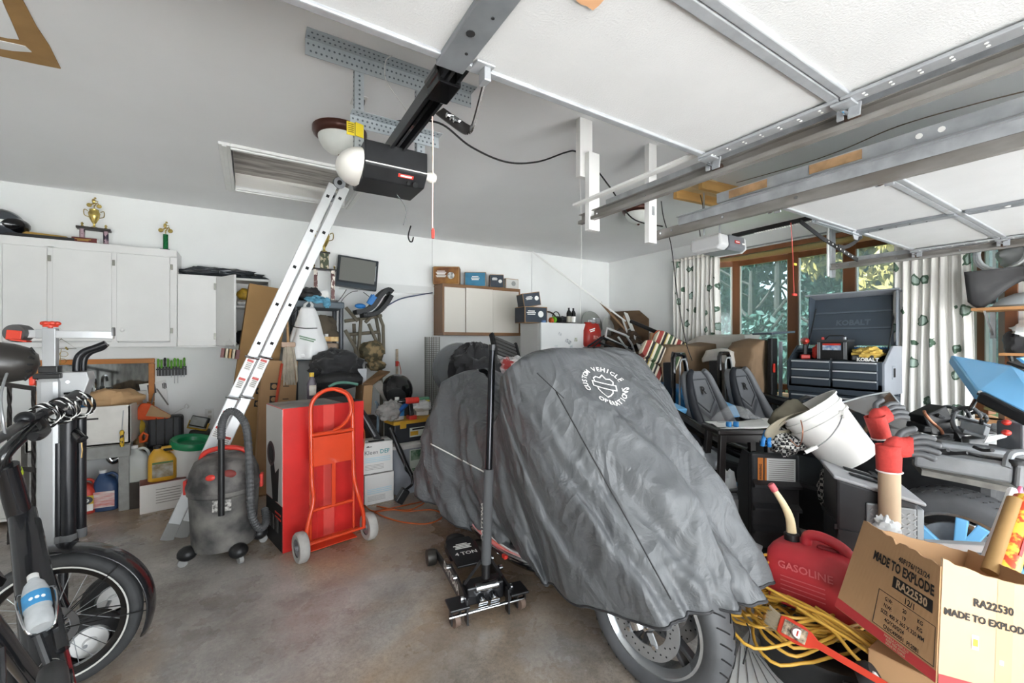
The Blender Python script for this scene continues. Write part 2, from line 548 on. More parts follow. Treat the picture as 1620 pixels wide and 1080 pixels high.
PTS = [(5.30,3.74),(5.66,3.30),(5.72,2.60),(5.72,2.02),(5.68,1.40),(5.60,.98),(5.30,.8)]
WT, WB = 2.44, .86
poly = [(5.24,3.75)] + PTS + [(5.24,.8)]
MB().prism([(x,y) for x,y in poly],.03,(0,0,2.515),(1,0,0),(0,1,0)).build('soffit',WOODL,t,w=1)
MB().prism([(x+(.04 if 5.3 < x else 0),y) for x,y in poly],.04,(0,0,.73),(1,0,0),(0,1,0)).build('window_sill',WOODL,t,w=1)
MB().box((5.225,2.27,2.51),(.03,3.05,.055)).build('head_casing',WOOD,t,w=1,bevel=.003)
MB().box((5.225,.77,1.62),(.03,.07,1.78)).build('side_casing',WOOD,t,w=1,bevel=.003)
MB().box((5.225,3.78,1.62),(.03,.07,1.78)).build('side_casing',WOOD,t,w=1,bevel=.003)
for k, (x,y) in enumerate(PTS):
    dx, dy = (PTS[min(k+1,6)][0]-PTS[max(k-1,0)][0]), (PTS[min(k+1,6)][1]-PTS[max(k-1,0)][1])
    a = math.atan2(dy,dx)
    MB().box((x,y,1.63),(.115,.07,1.75),rot=(0,0,a)).build('mullion',WOOD,t,w=1,bevel=.004)
for k in range(6):
    p, q = Vector(PTS[k]+(0,)), Vector(PTS[k+1]+(0,))
    d = (q-p).normalized(); L_ = (q-p).length
    c = (p+q) / 2; a = math.atan2(d.y,d.x); wd = L_ - .09
    for z, nm in ((WT+.02,'head_rail'),(WB-.03,'bottom_rail')):
        MB().box((c.x,c.y,z),(wd,.055,.07),rot=(0,0,a)).build(nm,WOOD,t,w=1,bevel=.003)
    f = MB()
    s = wd / 2 - .012
    for e in (-1,1): f.box((c.x+d.x*s*e,c.y+d.y*s*e,(WT+WB)/2-.01),(.024,.04,WT-WB),rot=(0,0,a))
    f.build('sash_stile',VINYL,t,w=1)
    MB().box((c.x,c.y,(WT+WB)/2),(wd-.02,.004,WT-WB),rot=(0,0,a)).build('pane',GLASS,t,w=1)

# ------------------------------------------------------------------ outside
struct('ground_lawn',MB().box((11.4,3,-.1),(12.0,30,.1)),mat('lawn','#4f6a35',.9,var=.3,scale=4),'green lawn outside the bow window')
struct('ground_driveway',MB().box((1.5,-9.45,-.1),(24,16,.1)),mat('driveway','#b0b1b1',.85,var=.06,scale=2),'pale concrete driveway in front of the garage')
LEAF = {'teal': mat('leaf_dark_green','#273f36',.6,var=.3,scale=3),'green': mat('leaf_green','#50663a',.6,var=.3,scale=3),'yellow': mat('leaf_yellow','#8a7640',.6,var=.25,scale=3)}
BARK = mat('bark','#2c2520',.9,var=.2,scale=12)
def tree(label,x,y,h,puffs,kind,n,seed,ls=1.4):
    rnd = random.Random(seed)
    t = thing('tree',label,'tree',(x,y,-.05),0,'trees outside the window')
    tr = MB().tube(bez([(0,0,0),(.05,.08,h*.35),(-.05,.02,h*.7),(.0,.05,h*.95)],4),.1,8,rr=[.13-.008*k for k in range(13)])
    for k in range(7):
        a = rnd.random() * 6.28; z = h * (.3+.09*k)
        tr.tube(bez([(0,0,z),(math.cos(a)*.5,math.sin(a)*.5,z+.3),(math.cos(a)*1.1,math.sin(a)*1.1,z+.75)],3),.03,6)
    tr.build('trunk',BARK,t)
    b = MB()
    for k in range(n):
        cx, cy, cz, r = puffs[rnd.randrange(len(puffs))]
        d = Vector((rnd.gauss(0,1),rnd.gauss(0,1),rnd.gauss(0,1))).normalized() * r * (.55+.45*rnd.random())
        c = Vector((cx,cy,cz)) + Vector((d.x,d.y,d.z*.85))
        s = (.045+.04*rnd.random()) * ls
        e = Euler((rnd.random()*6.28,rnd.random()*6.28,rnd.random()*6.28)).to_matrix()
        b._add([c+e @ Vector(q) for q in ((-s,0,0),(0,-s*.5,.01),(s,0,0),(0,s*.5,.01))],[(0,1,2,3)])
    o = b.build('foliage',LEAF[kind],t)
    o['kind'] = 'stuff'
    return t
def puffs(seed,n,sx,sy,z0,z1,r0,r1):
    q = random.Random(seed)
    return [(q.uniform(-sx,sx),q.uniform(-sy,sy),q.uniform(z0,z1),q.uniform(r0,r1)) for _ in range(n)]
tree('dense dark evergreen seen through the leftmost window pane',10.2,7.1,5.2,puffs(1,16,.8,.9,.8,4.6,.5,.8),'teal',9000,11)
tree('dark green tree below the bright gap of sky in the window',9.6,5.2,3.2,puffs(2,16,.7,1.0,.3,2.0,.45,.7),'teal',9000,12)
tree('tall green tree arching over the bright gap of sky',11.6,5.6,6.0,[(.2,.9,3.6,.6),(0,-.9,3.7,.6),(0,.2,4.6,.8),(.3,1.0,2.6,.6),(0,-1.0,2.8,.5),(0,.0,1.3,.8),(.3,-.6,4.3,.7),(0,.8,4.4,.7)],'teal',5200,13)
tree('green tree seen through the middle panes of the window',10.4,4.0,5.2,puffs(4,18,.8,.8,.6,4.6,.5,.75),'teal',9000,14)
tree('yellow autumn tree seen through the right hand window pane',9.0,2.75,4.4,puffs(5,12,.6,.7,1.8,4.0,.35,.6),'yellow',4500,15)
tree('mixed green tree behind the yellow autumn tree',10.8,2.2,5.0,puffs(6,18,.8,1.0,.4,4.6,.5,.8),'green',9000,16)
for k_, (x_,y_) in enumerate(((13.2,8.6),(13.6,6.2),(13.4,3.6),(12.8,1.4))):
    tree(('far dark tree behind the leftmost evergreen','far dark tree beyond the bright gap of sky','far dark tree behind the middle panes','far dark tree behind the yellow autumn tree')[k_],x_,y_,6.0,[(q_[0],q_[1],q_[2] if k_ != 1 else min(q_[2],2.0),q_[3]) for q_ in puffs(20+k_,22,1.0,1.5,.4,5.8,.7,1.0)],'teal',7000,30+k_,2.2)
tree('low green bush under the yellow autumn tree',8.9,2.9,2.2,puffs(7,12,.5,1.0,.3,1.5,.35,.6),'teal',6000,17)

# ------------------------------------------------------------------ curtains printed with leaves
def curtain_material():
    m = bpy.data.materials.new('leaf_print_curtain')
    m.use_nodes = True
    nt = m.node_tree; L = nt.links; b = nt.nodes['Principled BSDF']
    tc = nt.nodes.new('ShaderNodeTexCoord')
    mp = nt.nodes.new('ShaderNodeMapping'); mp.inputs['Scale'].default_value = (.001,9,6); mp.inputs['Rotation'].default_value = (.5,0,0)
    L.new(tc.outputs['Object'],mp.inputs[0])
    v = nt.nodes.new('ShaderNodeTexVoronoi'); v.inputs['Scale'].default_value = 1.0
    L.new(mp.outputs[0],v.inputs['Vector'])
    nd = nt.nodes.new('ShaderNodeTexNoise'); nd.inputs['Scale'].default_value = 2.2; L.new(mp.outputs[0],nd.inputs['Vector'])
    vm = nt.nodes.new('ShaderNodeVectorMath'); vm.operation = 'MULTIPLY_ADD'; vm.inputs[1].default_value = (0,.55,.55); L.new(nd.outputs['Color'],vm.inputs[0]); L.new(mp.outputs[0],vm.inputs[2]); L.new(vm.outputs[0],v.inputs['Vector'])
    lt = nt.nodes.new('ShaderNodeMath'); lt.operation = 'LESS_THAN'; lt.inputs[1].default_value = .31
    L.new(v.outputs['Distance'],lt.inputs[0])
    sx = nt.nodes.new('ShaderNodeSeparateColor'); L.new(v.outputs['Color'],sx.inputs[0])
    g = nt.nodes.new('ShaderNodeMath'); g.operation = 'GREATER_THAN'; g.inputs[1].default_value = .12; L.new(sx.outputs[0],g.inputs[0])
    mu = nt.nodes.new('ShaderNodeMath'); mu.operation = 'MULTIPLY'; L.new(lt.outputs[0],mu.inputs[0]); L.new(g.outputs[0],mu.inputs[1])
    r = nt.nodes.new('ShaderNodeValToRGB')
    r.color_ramp.interpolation = 'CONSTANT'; r.color_ramp.elements[0].color = lin('#93a49b'); r.color_ramp.elements[1].color = lin('#49604f')
    L.new(v.outputs['Distance'],r.inputs[0]); r.color_ramp.elements[1].position = .22; r.color_ramp.elements[0].position = .0
    x = nt.nodes.new('ShaderNodeMix'); x.data_type = 'RGBA'; x.inputs[6].default_value = lin('#dddbd6')
    L.new(mu.outputs[0],x.inputs[0]); L.new(r.outputs[0],x.inputs[7])
    L.new(x.outputs[2],b.inputs['Base Color'])
    b.inputs['Roughness'].default_value = .85
    return m
CURT = curtain_material()
def curtain(label,y0,y1,z0,z1,nf,x,seed,flare=.0):
    t = thing('curtain',label,'curtain',(x,(y0+y1)/2,z0),0,'curtains at the bow window')
    rnd = random.Random(seed)
    ph = [rnd.uniform(-.5,.5) for _ in range(40)]
    def f(u,v):
        y = y0 + (y1-y0) * (u+.01*math.sin(9*v+7*u))
        y += flare * (1-v) * (u-.5)
        a = 2 * math.pi * (nf*u) + .5 * math.sin(3*v+ph[int(u*30)]*.3+5*u)
        am = .02 + .018 * (1-v) + .008 * math.sin(17*u)
        return Vector((x+am*math.sin(a)+.006*math.sin(2.3*a),y,z0+(z1-z0)*v))
    MB().grid(f,nf*12+1,14).build('cloth',CURT,t,w=1,sm=180,solid=.003)
    def h(u,v):
        p = f(u,1.0)
        return Vector((p.x-.006,p.y,z1-.035+.04*v))
    MB().grid(h,nf*12+1,3).build('header_tape',mat('curtain_header','#cfcac2',.9),t,w=1,sm=180,solid=.004)
curtain('leaf printed white curtain gathered at the left of the window',3.20,3.90,.5,2.56,11,5.12,1)
curtain('leaf printed white curtain hanging between tool chest and shelves',.98,1.47,.06,2.5,8,5.13,2,.06)
MB().cyl((5.15,.8,2.55),(5.15,3.95,2.55),.009,n=8).build('curtain_rod',STEEL)
tag(bpy.data.objects['curtain_rod'],'thin metal rod along the head of the bow window','curtain rod')

# ------------------------------------------------------------------ overhead doors
PANEL = mat('door_insulation','#c2c3c3',.6,var=.02,scale=5,bump=.22,bscale=170)
DTRIM = mat('door_rail_metal','#9fa2a5',.4,.3,var=.1,scale=16)
DARKST = mat('stile_metal','#85898d',.38,.4,var=.12,scale=10)
HOLE = mat('dark_hole','#1c1d1e',.9)
def overhead_door(name,label,x0,x1,ylead,z):
    t = thing(name,label,'garage door',((x0+x1)/2,ylead,z),kind='structure')
    ph = .515
    for k in range(4):
        y1 = ylead - k * (ph+.004); y0 = y1 - ph
        MB().box(((x0+x1)/2,(y0+y1)/2,z+.03),(x1-x0-.02,ph-.03,.035)).build('panel',PANEL,t,w=1)
        MB().box(((x0+x1)/2,y1-.013,z+.027),(x1-x0,.028,.05)).build('panel_rail',DTRIM,t,w=1,bevel=.004)
        MB().box(((x0+x1)/2,y0+.016,z+.027),(x1-x0,.034,.05)).build('panel_rail',DTRIM,t,w=1,bevel=.004)
        for x in (x0+.028,x1-.028):
            MB().box((x,(y0+y1)/2,z-.001),(.056,ph,.012)).build('end_stile',DTRIM,t,w=1,bevel=.003)
        hb = MB()
        for x in (x1-.02,x1-.04,x0+.02):
            for j in range(7): hb.cyl((x,y0+.06+.066*j,z-.0085),(x,y0+.06+.066*j,z-.0065),.0045,n=6)
        hb.build('punched_hole_row',WHITEINK,t,w=1)
    # middle stile on the two visible sections
    xc = (x0+x1) / 2
    for k in range(3):
        y1 = ylead - k * (ph+.004) + (.012 if k == 0 else -.04); y0 = ylead - (k+1) * ph
        MB().box((xc,(y0+y1)/2,z+.003),(.085,y1-y0,.02)).build('centre_stile',DARKST,t,w=1,bevel=.003)
        h = MB()
        for j in range(5): h.cyl((xc+.012*(-1)**j,y1-.09-.075*j,z-.009),(xc+.012*(-1)**j,y1-.09-.075*j,z-.0065),.012 if j == 1 else .0045,n=10)
        h.build('bolt_hole_row',WHITEINK if k else HOLE,t,w=1)
    # rollers with hinges at the section joints on both edges
    for k in range(3):
        y = ylead - .03 - k * (ph+.004) - (.0 if k == 0 else -.03)
        for x, s in ((x1,1),(x0,-1)):
            g = MB().box((x-.02*s,y,z-.012),(.06,.06,.008)).box((x+.004*s,y-.02,z-.03),(.008,.035,.05),rot=(0,.25*s,0)).box((x+.004*s,y+.02,z-.03),(.008,.02,.04))
            hg = g.build('hinge',STEEL,t,w=1,bevel=.002)
            MB().cyl((x-.04*s,y,z-.035),(x+.045*s,y,z-.035),.006,n=8).build('roller_stem',CHROME,hg,w=1)
            MB().lathe([(.008,-.01),(.022,-.009),(.018,0),(.022,.009),(.008,.01)],16,(x+.045*s,y,z-.035),(1,0,0)).build('roller',mat('rusty_roller','#5b4a40',.5,.6),hg,w=1,sm=1)
    return t
d1 = overhead_door('door_1','raised white sectional garage door overhead with grey metal rails',-.72,1.70,1.13,2.20)
d2 = overhead_door('door_2','raised white sectional garage door above the blue vehicle',2.52,4.86,1.28,2.18)
# peeling sticker on the first door
st = MB()
zz = 2.2065
q = [P(x,y,Z=zz) for x,y in ((905,-6),(960,-6),(948,8),(938,16),(928,9),(918,6))]
st.prism([(v.x,v.y) for v in q],.002,(0,0,zz),(1,0,0),(0,1,0)).build('paper_sticker',mat('kraft_sticker','#c89a72',.8),d1,w=1)

def track(label,x,y0,y1,z,s,extra):
    """steel roller track: web, curled lips and bolts; s = side the rollers run on"""
    t = thing('door_track',label,'door track',(x,y1,z),0,'garage door tracks')
    MB().box((x,(y0+y1)/2,z+.028),(.004,y1-y0,.056)).box((x-s*.016,(y0+y1)/2,z),(.034,y1-y0,.004)).box((x-s*.012,(y0+y1)/2,z+.056),(.026,y1-y0,.004)).box((x-s*.032,(y0+y1)/2,z+.008),(.003,y1-y0,.018)).build('rail',mat('track_steel','#908e8b',.45,.3,col2='#6f6a64',scale=9,stretch=(1,.3,1)),t,w=1)
    MB().box((x+s*.012,(y0+y1)/2-.1,z+.075),(.003,y1-y0-.2,.05)).box((x+s*.026,(y0+y1)/2-.1,z+.1),(.03,y1-y0-.2,.003)).build('hanger_angle',STEEL,t,w=1)
    bl = MB()
    for y in (y1-.05,y1-.14,y1-.5,y1-.9):
        bl.cyl((x-.006,y,z+.03),(x+.006,y,z+.03),.008,n=8)
    bl.build('bolt_row',CHROME,t,w=1)
    if extra:
        MB().box((x-s*.1,(y0+y1)/2+.3,z+.09),(.035,y1-y0-.7,.012)).build('white_strip',WHITE,t,w=1)
track('grey steel door track hung on the lapped white post',1.765,-1.25,2.02,2.135,1,True)
track('grey steel door track ending at the second white post',2.40,-1.25,1.98,2.115,-1,False)
track('dark steel door track running in front of the leaf curtain',4.93,-1.25,1.90,2.115,1,False)
# second angle with pasted paper beside the middle track
t = thing('angle_bar','long grey angle bar with stuck wood scraps beside the middle track','angle bar',(2.50,1.2,2.27))
MB().box((2.45,.1,2.285),(.004,2.9,.06)).box((2.475,.1,2.257),(.05,2.9,.004)).build('bar',DTRIM,t,w=1)
for y_ in (1.36,.93): MB().box((2.446,y_,2.285),(.004,.22,.045)).build('wood_scrap',mat('scrap_wood','#a5835f',.8,var=.2,scale=20),t,w=1)
bb = MB()
for y in (.55,.62,.2,-.3): bb.cyl((2.444,y,2.285),(2.451,y,2.285),.012,n=10)
bb.build('bolt_row',WHITEINK,t,w=1)

# white posts the tracks hang from
PINE = mat('raw_pine','#c39a5d',.7,var=.16,scale=5,stretch=(.3,3,3))
t = thing('hanging_post','white post of two lapped boards hanging from the ceiling','post',(1.74,1.95,CEIL),0,'white posts carrying the door tracks')
MB().box((1.735,1.965,2.58),(.1,.04,.358)).build('upper_board',WHITE,t,w=1,bevel=.002)
MB().box((1.765,1.925,2.31),(.085,.038,.47)).build('lower_board',WHITE,t,w=1,bevel=.002)
t = thing('hanging_post','single white post to the right of the lapped post','post',(2.35,1.94,CEIL),0,'white posts carrying the door tracks')
MB().box((2.35,1.975,2.42),(.078,.04,.68)).build('board',WHITE,t,w=1,bevel=.002)
MB().box((2.35,1.952,2.30),(.02,.006,.06)).build('bracket',STEEL,t,w=1)
t = thing('hanging_post','short steel angle post carrying the track by the window','post',(4.93,1.88,CEIL),0,'white posts carrying the door tracks')
MB().box((4.93,1.905,2.40),(.045,.004,.72)).box((4.952,1.89,2.40),(.004,.035,.72)).build('angle',STEEL,t,w=1)
MB().box((4.895,1.915,2.40),(.03,.012,.7)).build('board',WHITE,t,w=1)

# ---- perforated angle iron frame and the near opener
PERF = mat('perforated_angle','#a6adb1',.4,.3,var=.06,scale=14)
def perforated(t,name,p0,p1,w,u,v):
    """angle iron from p0 to p1 with flanges of width w along u and v, punched with holes on both"""
    p0, p1, u, v = Vector(p0), Vector(p1), Vector(u), Vector(v)
    d = (p1-p0).normalized(); L_ = (p1-p0).length
    b = MB().beam(p0+u*w/2,p1+u*w/2,w,.003,up=v).beam(p0+v*w/2,p1+v*w/2,w,.003,up=u)
    o = b.build(name,PERF,t,w=1)
    h = MB()
    n = int(L_/.022)
    for k in range(n):
        c = p0 + d * (.012+.022*k)
        for a, nn in ((u,v),(v,u)):
            for row in ((.3,.7) if w > .045 else (.5,)):
                q = c + a * w * row + (d*.011 if row == .7 else d*0)
                h.cyl(q-nn*.0022,q+nn*.0022,.0052,n=6)
    ho = h.build('punched_hole_row',mat('hole_light','#5b6166',.8),o,w=1)
    return o
t = thing('opener_hanger','galvanised perforated angle frame holding the near door opener','bracket',(.6,2.08,CEIL))
perforated(t,'ceiling_angle',(.2,2.08,2.755),(1.02,2.08,2.755),.075,(0,-1,0),(0,0,-1))
perforated(t,'hanging_angle',(.415,2.09,2.70),(.415,2.09,2.30),.04,(1,0,0),(0,1,0))
perforated(t,'hanging_angle',(.72,2.09,2.70),(.72,2.09,2.26),.04,(1,0,0),(0,1,0))
perforated(t,'cross_angle',(.39,2.075,2.465),(.83,2.075,2.465),.055,(0,-1,0),(0,0,-1))

OPB = mat('opener_black','#2a2b2d',.35,.3,var=.2,scale=8)
OPW = mat('opener_white_lens','#dcdad3',.35)
t = thing('door_opener','black garage door opener with white lens cap beneath the angle frame','door opener',(.585,2.13,2.17))
MB().prism([(-.11,2.165),(-.15,2.215),(-.15,2.325),(.15,2.325),(.15,2.215),(.1,2.165)],.3,(.585,2.13,0),(0,-1,0),(0,0,1)).build('motor_body',OPB,t,w=1,bevel=.006)
MB().ball((.44,2.13,2.245),(.105,.145,.08),22,14).build('light_lens',OPW,t,w=1,sm=1)
MB().lathe([(.012,0),(.02,.015),(.03,.04),(.022,.062),(.0,.068)],14,(.735,2.04,2.235),(1,0,0)).build('bulb',OPW,t,w=1,sm=1)
MB().box((.585,1.975,2.222),(.295,.006,.004)).build('seam',WHITEINK,t,w=1)
MB().box((.63,1.994,2.195),(.075,.004,.017),rot=(R(39),0,0)).build('red_badge',RED,t,w=1,bevel=.004)
bars([.055],.007,WHITEINK,t,(.63,1.9905,2.1935),(1,0,0),(0,-.62,.78))
MB().cyl((.68,2.01,2.172),(.68,2.0,2.166),.014,n=10).cyl((.645,2.01,2.172),(.645,2.0,2.166),.008,n=10).build('socket',HOLE,t,w=1)
# rail from the opener to the header, trolley, arms
rl = MB()
for x, z in ((.555,2.335),(.615,2.335)): rl.beam((x,2.06,z),(x,-1.3,z),.012,.055)
rl.beam((.585,2.06,2.352),(.585,-1.3,2.352),.06,.006)
rl.build('rail',mat('rail_dark_steel','#45474a',.3,.85),t,w=1)
MB().beam((.585,2.06,2.325),(.585,-1.3,2.325),.012,.012).build('drive_chain',BLACKGLOSS,t,w=1)
tr = MB().box((.585,1.42,2.33),(.085,.13,.075)).cyl((.55,1.47,2.34),(.55,1.36,2.34),.02).cyl((.62,1.47,2.34),(.62,1.36,2.34),.02)
tr.build('trolley',BLACKGLOSS,t,w=1,bevel=.006)
arm = bez([P(696,176,Y=1.36),P(718,192,Y=1.28),P(738,205,Y=1.21),P(746,203,Y=1.19),P(752,185,Y=1.17),P(766,132,Y=1.12)],6)
b = MB()
for k in range(len(arm)-1): b.beam(arm[k],arm[k+1]+(arm[k+1]-arm[k])*.12,.006,.034,up=(.3,.5,1))
b.build('door_arm',mat('arm_steel','#3d3b3a',.4,.7),t,w=1)
g = MB()
for k in (.35,.5,.62):
    p = P(696,176,Y=1.36).lerp(P(738,205,Y=1.21),k)
    g.cyl(p-Vector((.012,.01,.0)),p+Vector((.012,-.01,0)),.008,n=8)
g.build('arm_bolt_row',CHROME,t,w=1)
bp_ = P(767,122,Y=1.10)
MB().box(bp_,(.022,.04,.04)).box(bp_+Vector((-.01,.0,.022)),(.06,.06,.006)).build('door_bracket',STEEL,t,w=1,bevel=.003)
CORD = mat('red_pull_cord','#a8453c',.8)
MB().tube([P(684,184,Y=1.40),P(685,240,Y=1.40),P(684,365,Y=1.40)],.0022,5).build('release_cord',mat('pale_cord','#d8b8ae',.8),t,w=1)
MB().lathe([(.0,0),(.006,.003),(.007,.03),(.003,.038)],8,P(685,378,Y=1.40)).build('release_handle',CORD,t,w=1)

# ---- far opener
t = thing('door_opener','grey garage door opener hanging by the left curtain','door opener',(3.62,2.33,2.22))
OPG = mat('opener_grey','#6a6d72',.4,var=.05,scale=9)
MB().prism([(-.13,2.22),(-.15,2.26),(-.14,2.335),(.15,2.345),(.16,2.24),(.13,2.215)],.24,(3.70,2.30,0),(0,-1,0),(0,0,1)).build('motor_body',OPG,t,w=1,bevel=.006)
MB().prism([(-.13,2.215),(-.15,2.25),(-.14,2.335),(.15,2.345),(.16,2.24),(.12,2.212)],.13,(3.51,2.30,0),(0,-1,0),(0,0,1)).build('light_lens',mat('lens_grey','#c2c3c4',.3),t,w=1,bevel=.02)
MB().prism([(-.12,2.215),(-.14,2.25),(-.13,2.335),(.14,2.345),(.15,2.24),(.11,2.212)],.04,(3.845,2.30,0),(0,-1,0),(0,0,1)).build('light_lens',mat('lens_grey'),t,w=1,bevel=.01)
MB().box((3.69,2.139,2.288),(.075,.004,.026)).build('red_badge',RED,t,w=1)
bars([.055],.008,WHITEINK,t,(3.69,2.136,2.288),(1,0,0),(0,0,1))
bars([.04],.014,WHITEINK,t,(3.785,2.1385,2.28),(1,0,0),(0,0,1))
MB().beam((3.72,2.20,2.36),(3.76,-1.3,2.40),.03,.035).build('rail',BLACK,t,w=1)
b = MB()
for k in range(34): b.box((3.722+.0008*k,2.0-.018*k,2.345+.0002*k),(.02,.008,.014))
b.build('drive_belt',WHITEINK,t,w=1)
MB().box((3.735,1.42,2.365),(.06,.11,.05)).box((3.735,1.40,2.325),(.035,.05,.05)).build('trolley',BLACKGLOSS,t,w=1,bevel=.005)
def flat_arm(b,pts,w,th,up):
    for k in range(len(pts)-1): b.beam(pts[k],pts[k+1]+(pts[k+1]-pts[k])*.15,th,w,up=up)
b = MB()
flat_arm(b,[P(1266,350,Y=1.38),P(1300,376,Y=1.34),P(1350,407,Y=1.30)],.03,.005,(.4,0,1))
flat_arm(b,bez([P(1326,389,Y=1.30),P(1336,391,Y=1.29),P(1348,386,Y=1.28),P(1363,374,Y=1.27)],4),.026,.005,(.4,0,1))
b.build('door_arm',BLACK,t,w=1)
hb = MB()
for k in range(7):
    p = P(1310+6.2*k,382.5+3.9*k,Y=1.30)
    hb.cyl(p+Vector((0,-.004,0)),p+Vector((0,-.007,0)),.0055,n=6)
hb.build('arm_hole_row',WHITEINK,t,w=1)
perforated(t,'door_angle',P(1285,352,Y=1.30),P(1356,374,Y=1.27),.03,(0,-1,0),(0,0,1))
MB().prism([(0,0),(.12,.02),(.09,-.05),(.03,-.05)],.006,P(1348,366,Y=1.26),(1,0,0),(0,0,1)).build('door_bracket',STEEL,t,w=1)
for px in (1113.5,1138.5):
    MB().box(((P(px,340,Y=2.28).x),2.28,2.53),(.022,.003,.38)).build('hanging_strap',STEEL,t,w=1)
MB().tube([P(1251,352,Y=1.40),P(1254,400,Y=1.40),P(1256,463,Y=1.40)],.0025,5).build('release_cord',CORD,t,w=1)
MB().box(P(1257,466,Y=1.40),(.05,.012,.016)).build('release_handle',RED,t,w=1,bevel=.003)
MB().box(P(1258,418,Y=1.41),(.035,.004,.015)).build('warning_tag',mat('yellow_tag','#c9b63a',.6),t,w=1)
# pine frame screwed to the ceiling above it
t = thing('ceiling_frame','raw pine frame screwed to the ceiling above the far opener','wood frame',(3.45,2.3,CEIL))
for (a,c) in (((3.18,2.16),(3.72,2.10)),((3.20,2.42),(3.76,2.36))):
    MB().beam((a[0],a[1],2.715),(c[0],c[1],2.715),.04,.085).build('pine_board',PINE,t,w=1,bevel=.002)
MB().box((3.46,2.26,2.754),(.56,.28,.01)).build('pine_panel',mat('pale_pine','#d0b88e',.7,var=.15,scale=4,stretch=(1,6,1)),t,w=1)

# ---- ceiling lamps
LRIM = mat('lamp_bronze','#4a2a22',.3,.4)
LGL = mat('alabaster_glass','#d5d8d3',.3,var=.06,scale=9)
def ceiling_lamp(label,p,r):
    t = thing('ceiling_lamp',label,'ceiling lamp',p,0,'dome ceiling lamps')
    MB().lathe([(r,.0),(r,-.02),(r*.97,-.035),(r*.86,-.05),(r*.8,-.05)],32).build('rim',LRIM,t,sm=1)
    MB().lathe([(r*.8,-.05),(r*.77,-.075),(r*.66,-.11),(r*.45,-.14),(r*.2,-.155),(.0,-.158)],32).build('glass_dome',LGL,t,sm=1)
    MB().lathe([(.012,-.153),(.014,-.162),(.007,-.17),(.0,-.173)],12).build('finial',LRIM,t,sm=1)
ceiling_lamp('dome ceiling lamp with dark bronze rim beside the near opener',(P(538,207,Z=CEIL).x,P(538,207,Z=CEIL).y,CEIL),.165)
ceiling_lamp('small dome ceiling lamp half hidden behind the single white post',(P(1010,330,Z=CEIL).x,P(1010,330,Z=CEIL).y,CEIL),.165)

# ---- outlet, plugs, cables, hook, tag at the near opener
t = thing('ceiling_outlet','white ceiling outlet with a black plug above the near lamp','outlet',P(568,158,Z=CEIL))
MB().box((0,0,-.004),(.075,.115,.008)).build('plate',WHITE,t,bevel=.003)
MB().lathe([(.018,-.008),(.016,-.03),(.006,-.045),(.004,-.07)],10,(.01,-.02,0)).build('plug',BLACK,t)
WIRE = mat('black_cable','#141414',.5)
def cable(name,label,pts,r,m,n=8,cat='cable',group=None):
    o = MB().tube(bez(pts,n),r,6).build(name,m,sm=180)
    return tag(o,label,cat,group)
cable('power_cable','black power cable looping below the ceiling to the white posts',[P(572,172,Z=2.72),P(585,186,Z=2.70),P(620,192,Z=2.71),P(660,190,Z=2.72),P(700,197,Z=2.68),P(745,232,Z=2.6),P(800,256,Z=2.55),P(850,256,Z=2.58),P(895,241,Z=2.70),P(912,240,Z=2.74),P(935,258,Z=2.70),P(965,296,Z=2.6),P(1000,345,Z=2.4),P(1048,358,Z=2.25)],.006,WIRE)
cable('power_cable','thin black cable dangling from the second white post to the seats',[P(1046,318,Y=2.02),P(1050,345,Y=2.04),P(1062,390,Y=2.15),P(1072,470,Y=2.3),P(1085,540,Y=2.36),P(1095,570,Y=2.36)],.004,WIRE)
cable('wire_drop','short loop of thin grey wire hanging under the near opener',[P(628,308,Y=2.08),P(640,325,Y=2.08),P(642,340,Y=2.08),P(638,356,Y=2.08)],.0018,mat('grey_wire','#6d6f70',.6))
cable('antenna_wire','thin pale wire drooping from the raised door to the angle frame',[P(620,88,Z=2.5),P(610,98,Z=2.52),P(612,130,Z=2.55),P(640,170,Z=2.55),P(655,196,Z=2.52)],.002,mat('pale_wire','#cfcfcb',.6))
cable('bead_chain','fine chain hanging from the ceiling beside the lapped post',[P(913,243,Y=2.3),P(918,300,Y=2.3),P(920,400,Y=2.3),P(918,505,Y=2.35)],.0016,mat('pale_wire'))
cable('trailing_wire','thin brown wire strung between the two doors under the ceiling',[P(1165,289,Z=2.72),P(1260,262,Z=2.66),P(1330,238,Z=2.6),P(1420,200,Z=2.56),P(1540,165,Z=2.5),P(1640,140,Z=2.5)],.003,mat('brown_wire','#6d5f50',.7))
cable('opener_wire','black power lead of the far opener',[P(1108,308,Y=2.3),P(1112,330,Y=2.3),P(1106,352,Y=2.3),P(1108,374,Y=2.3)],.004,WIRE)
cable('ceiling_hook','black screw hook in the ceiling left of the red pull cord',[P(650,357,Y=4.2),P(646,372,Y=4.2),P(648,381,Y=4.2),P(652,382,Y=4.2),P(654,375,Y=4.2)],.007,BLACK,cat='hook')
t = thing('warning_tag','yellow folded warning tag on the hanging angle of the near opener','tag',P(562,205,Y=2.05))
MB().box((-.02,0,0),(.035,.003,.06)).box((.018,-.004,0),(.04,.003,.062),rot=(0,0,.3)).build('card',mat('yellow_card','#c4ae1f',.6),t)
tg = MB()
for k in range(5): tg.box((-.02,-.003,.02-.009*k),(.026,.001,.003))
tg.build('print_line_row',INK,t)
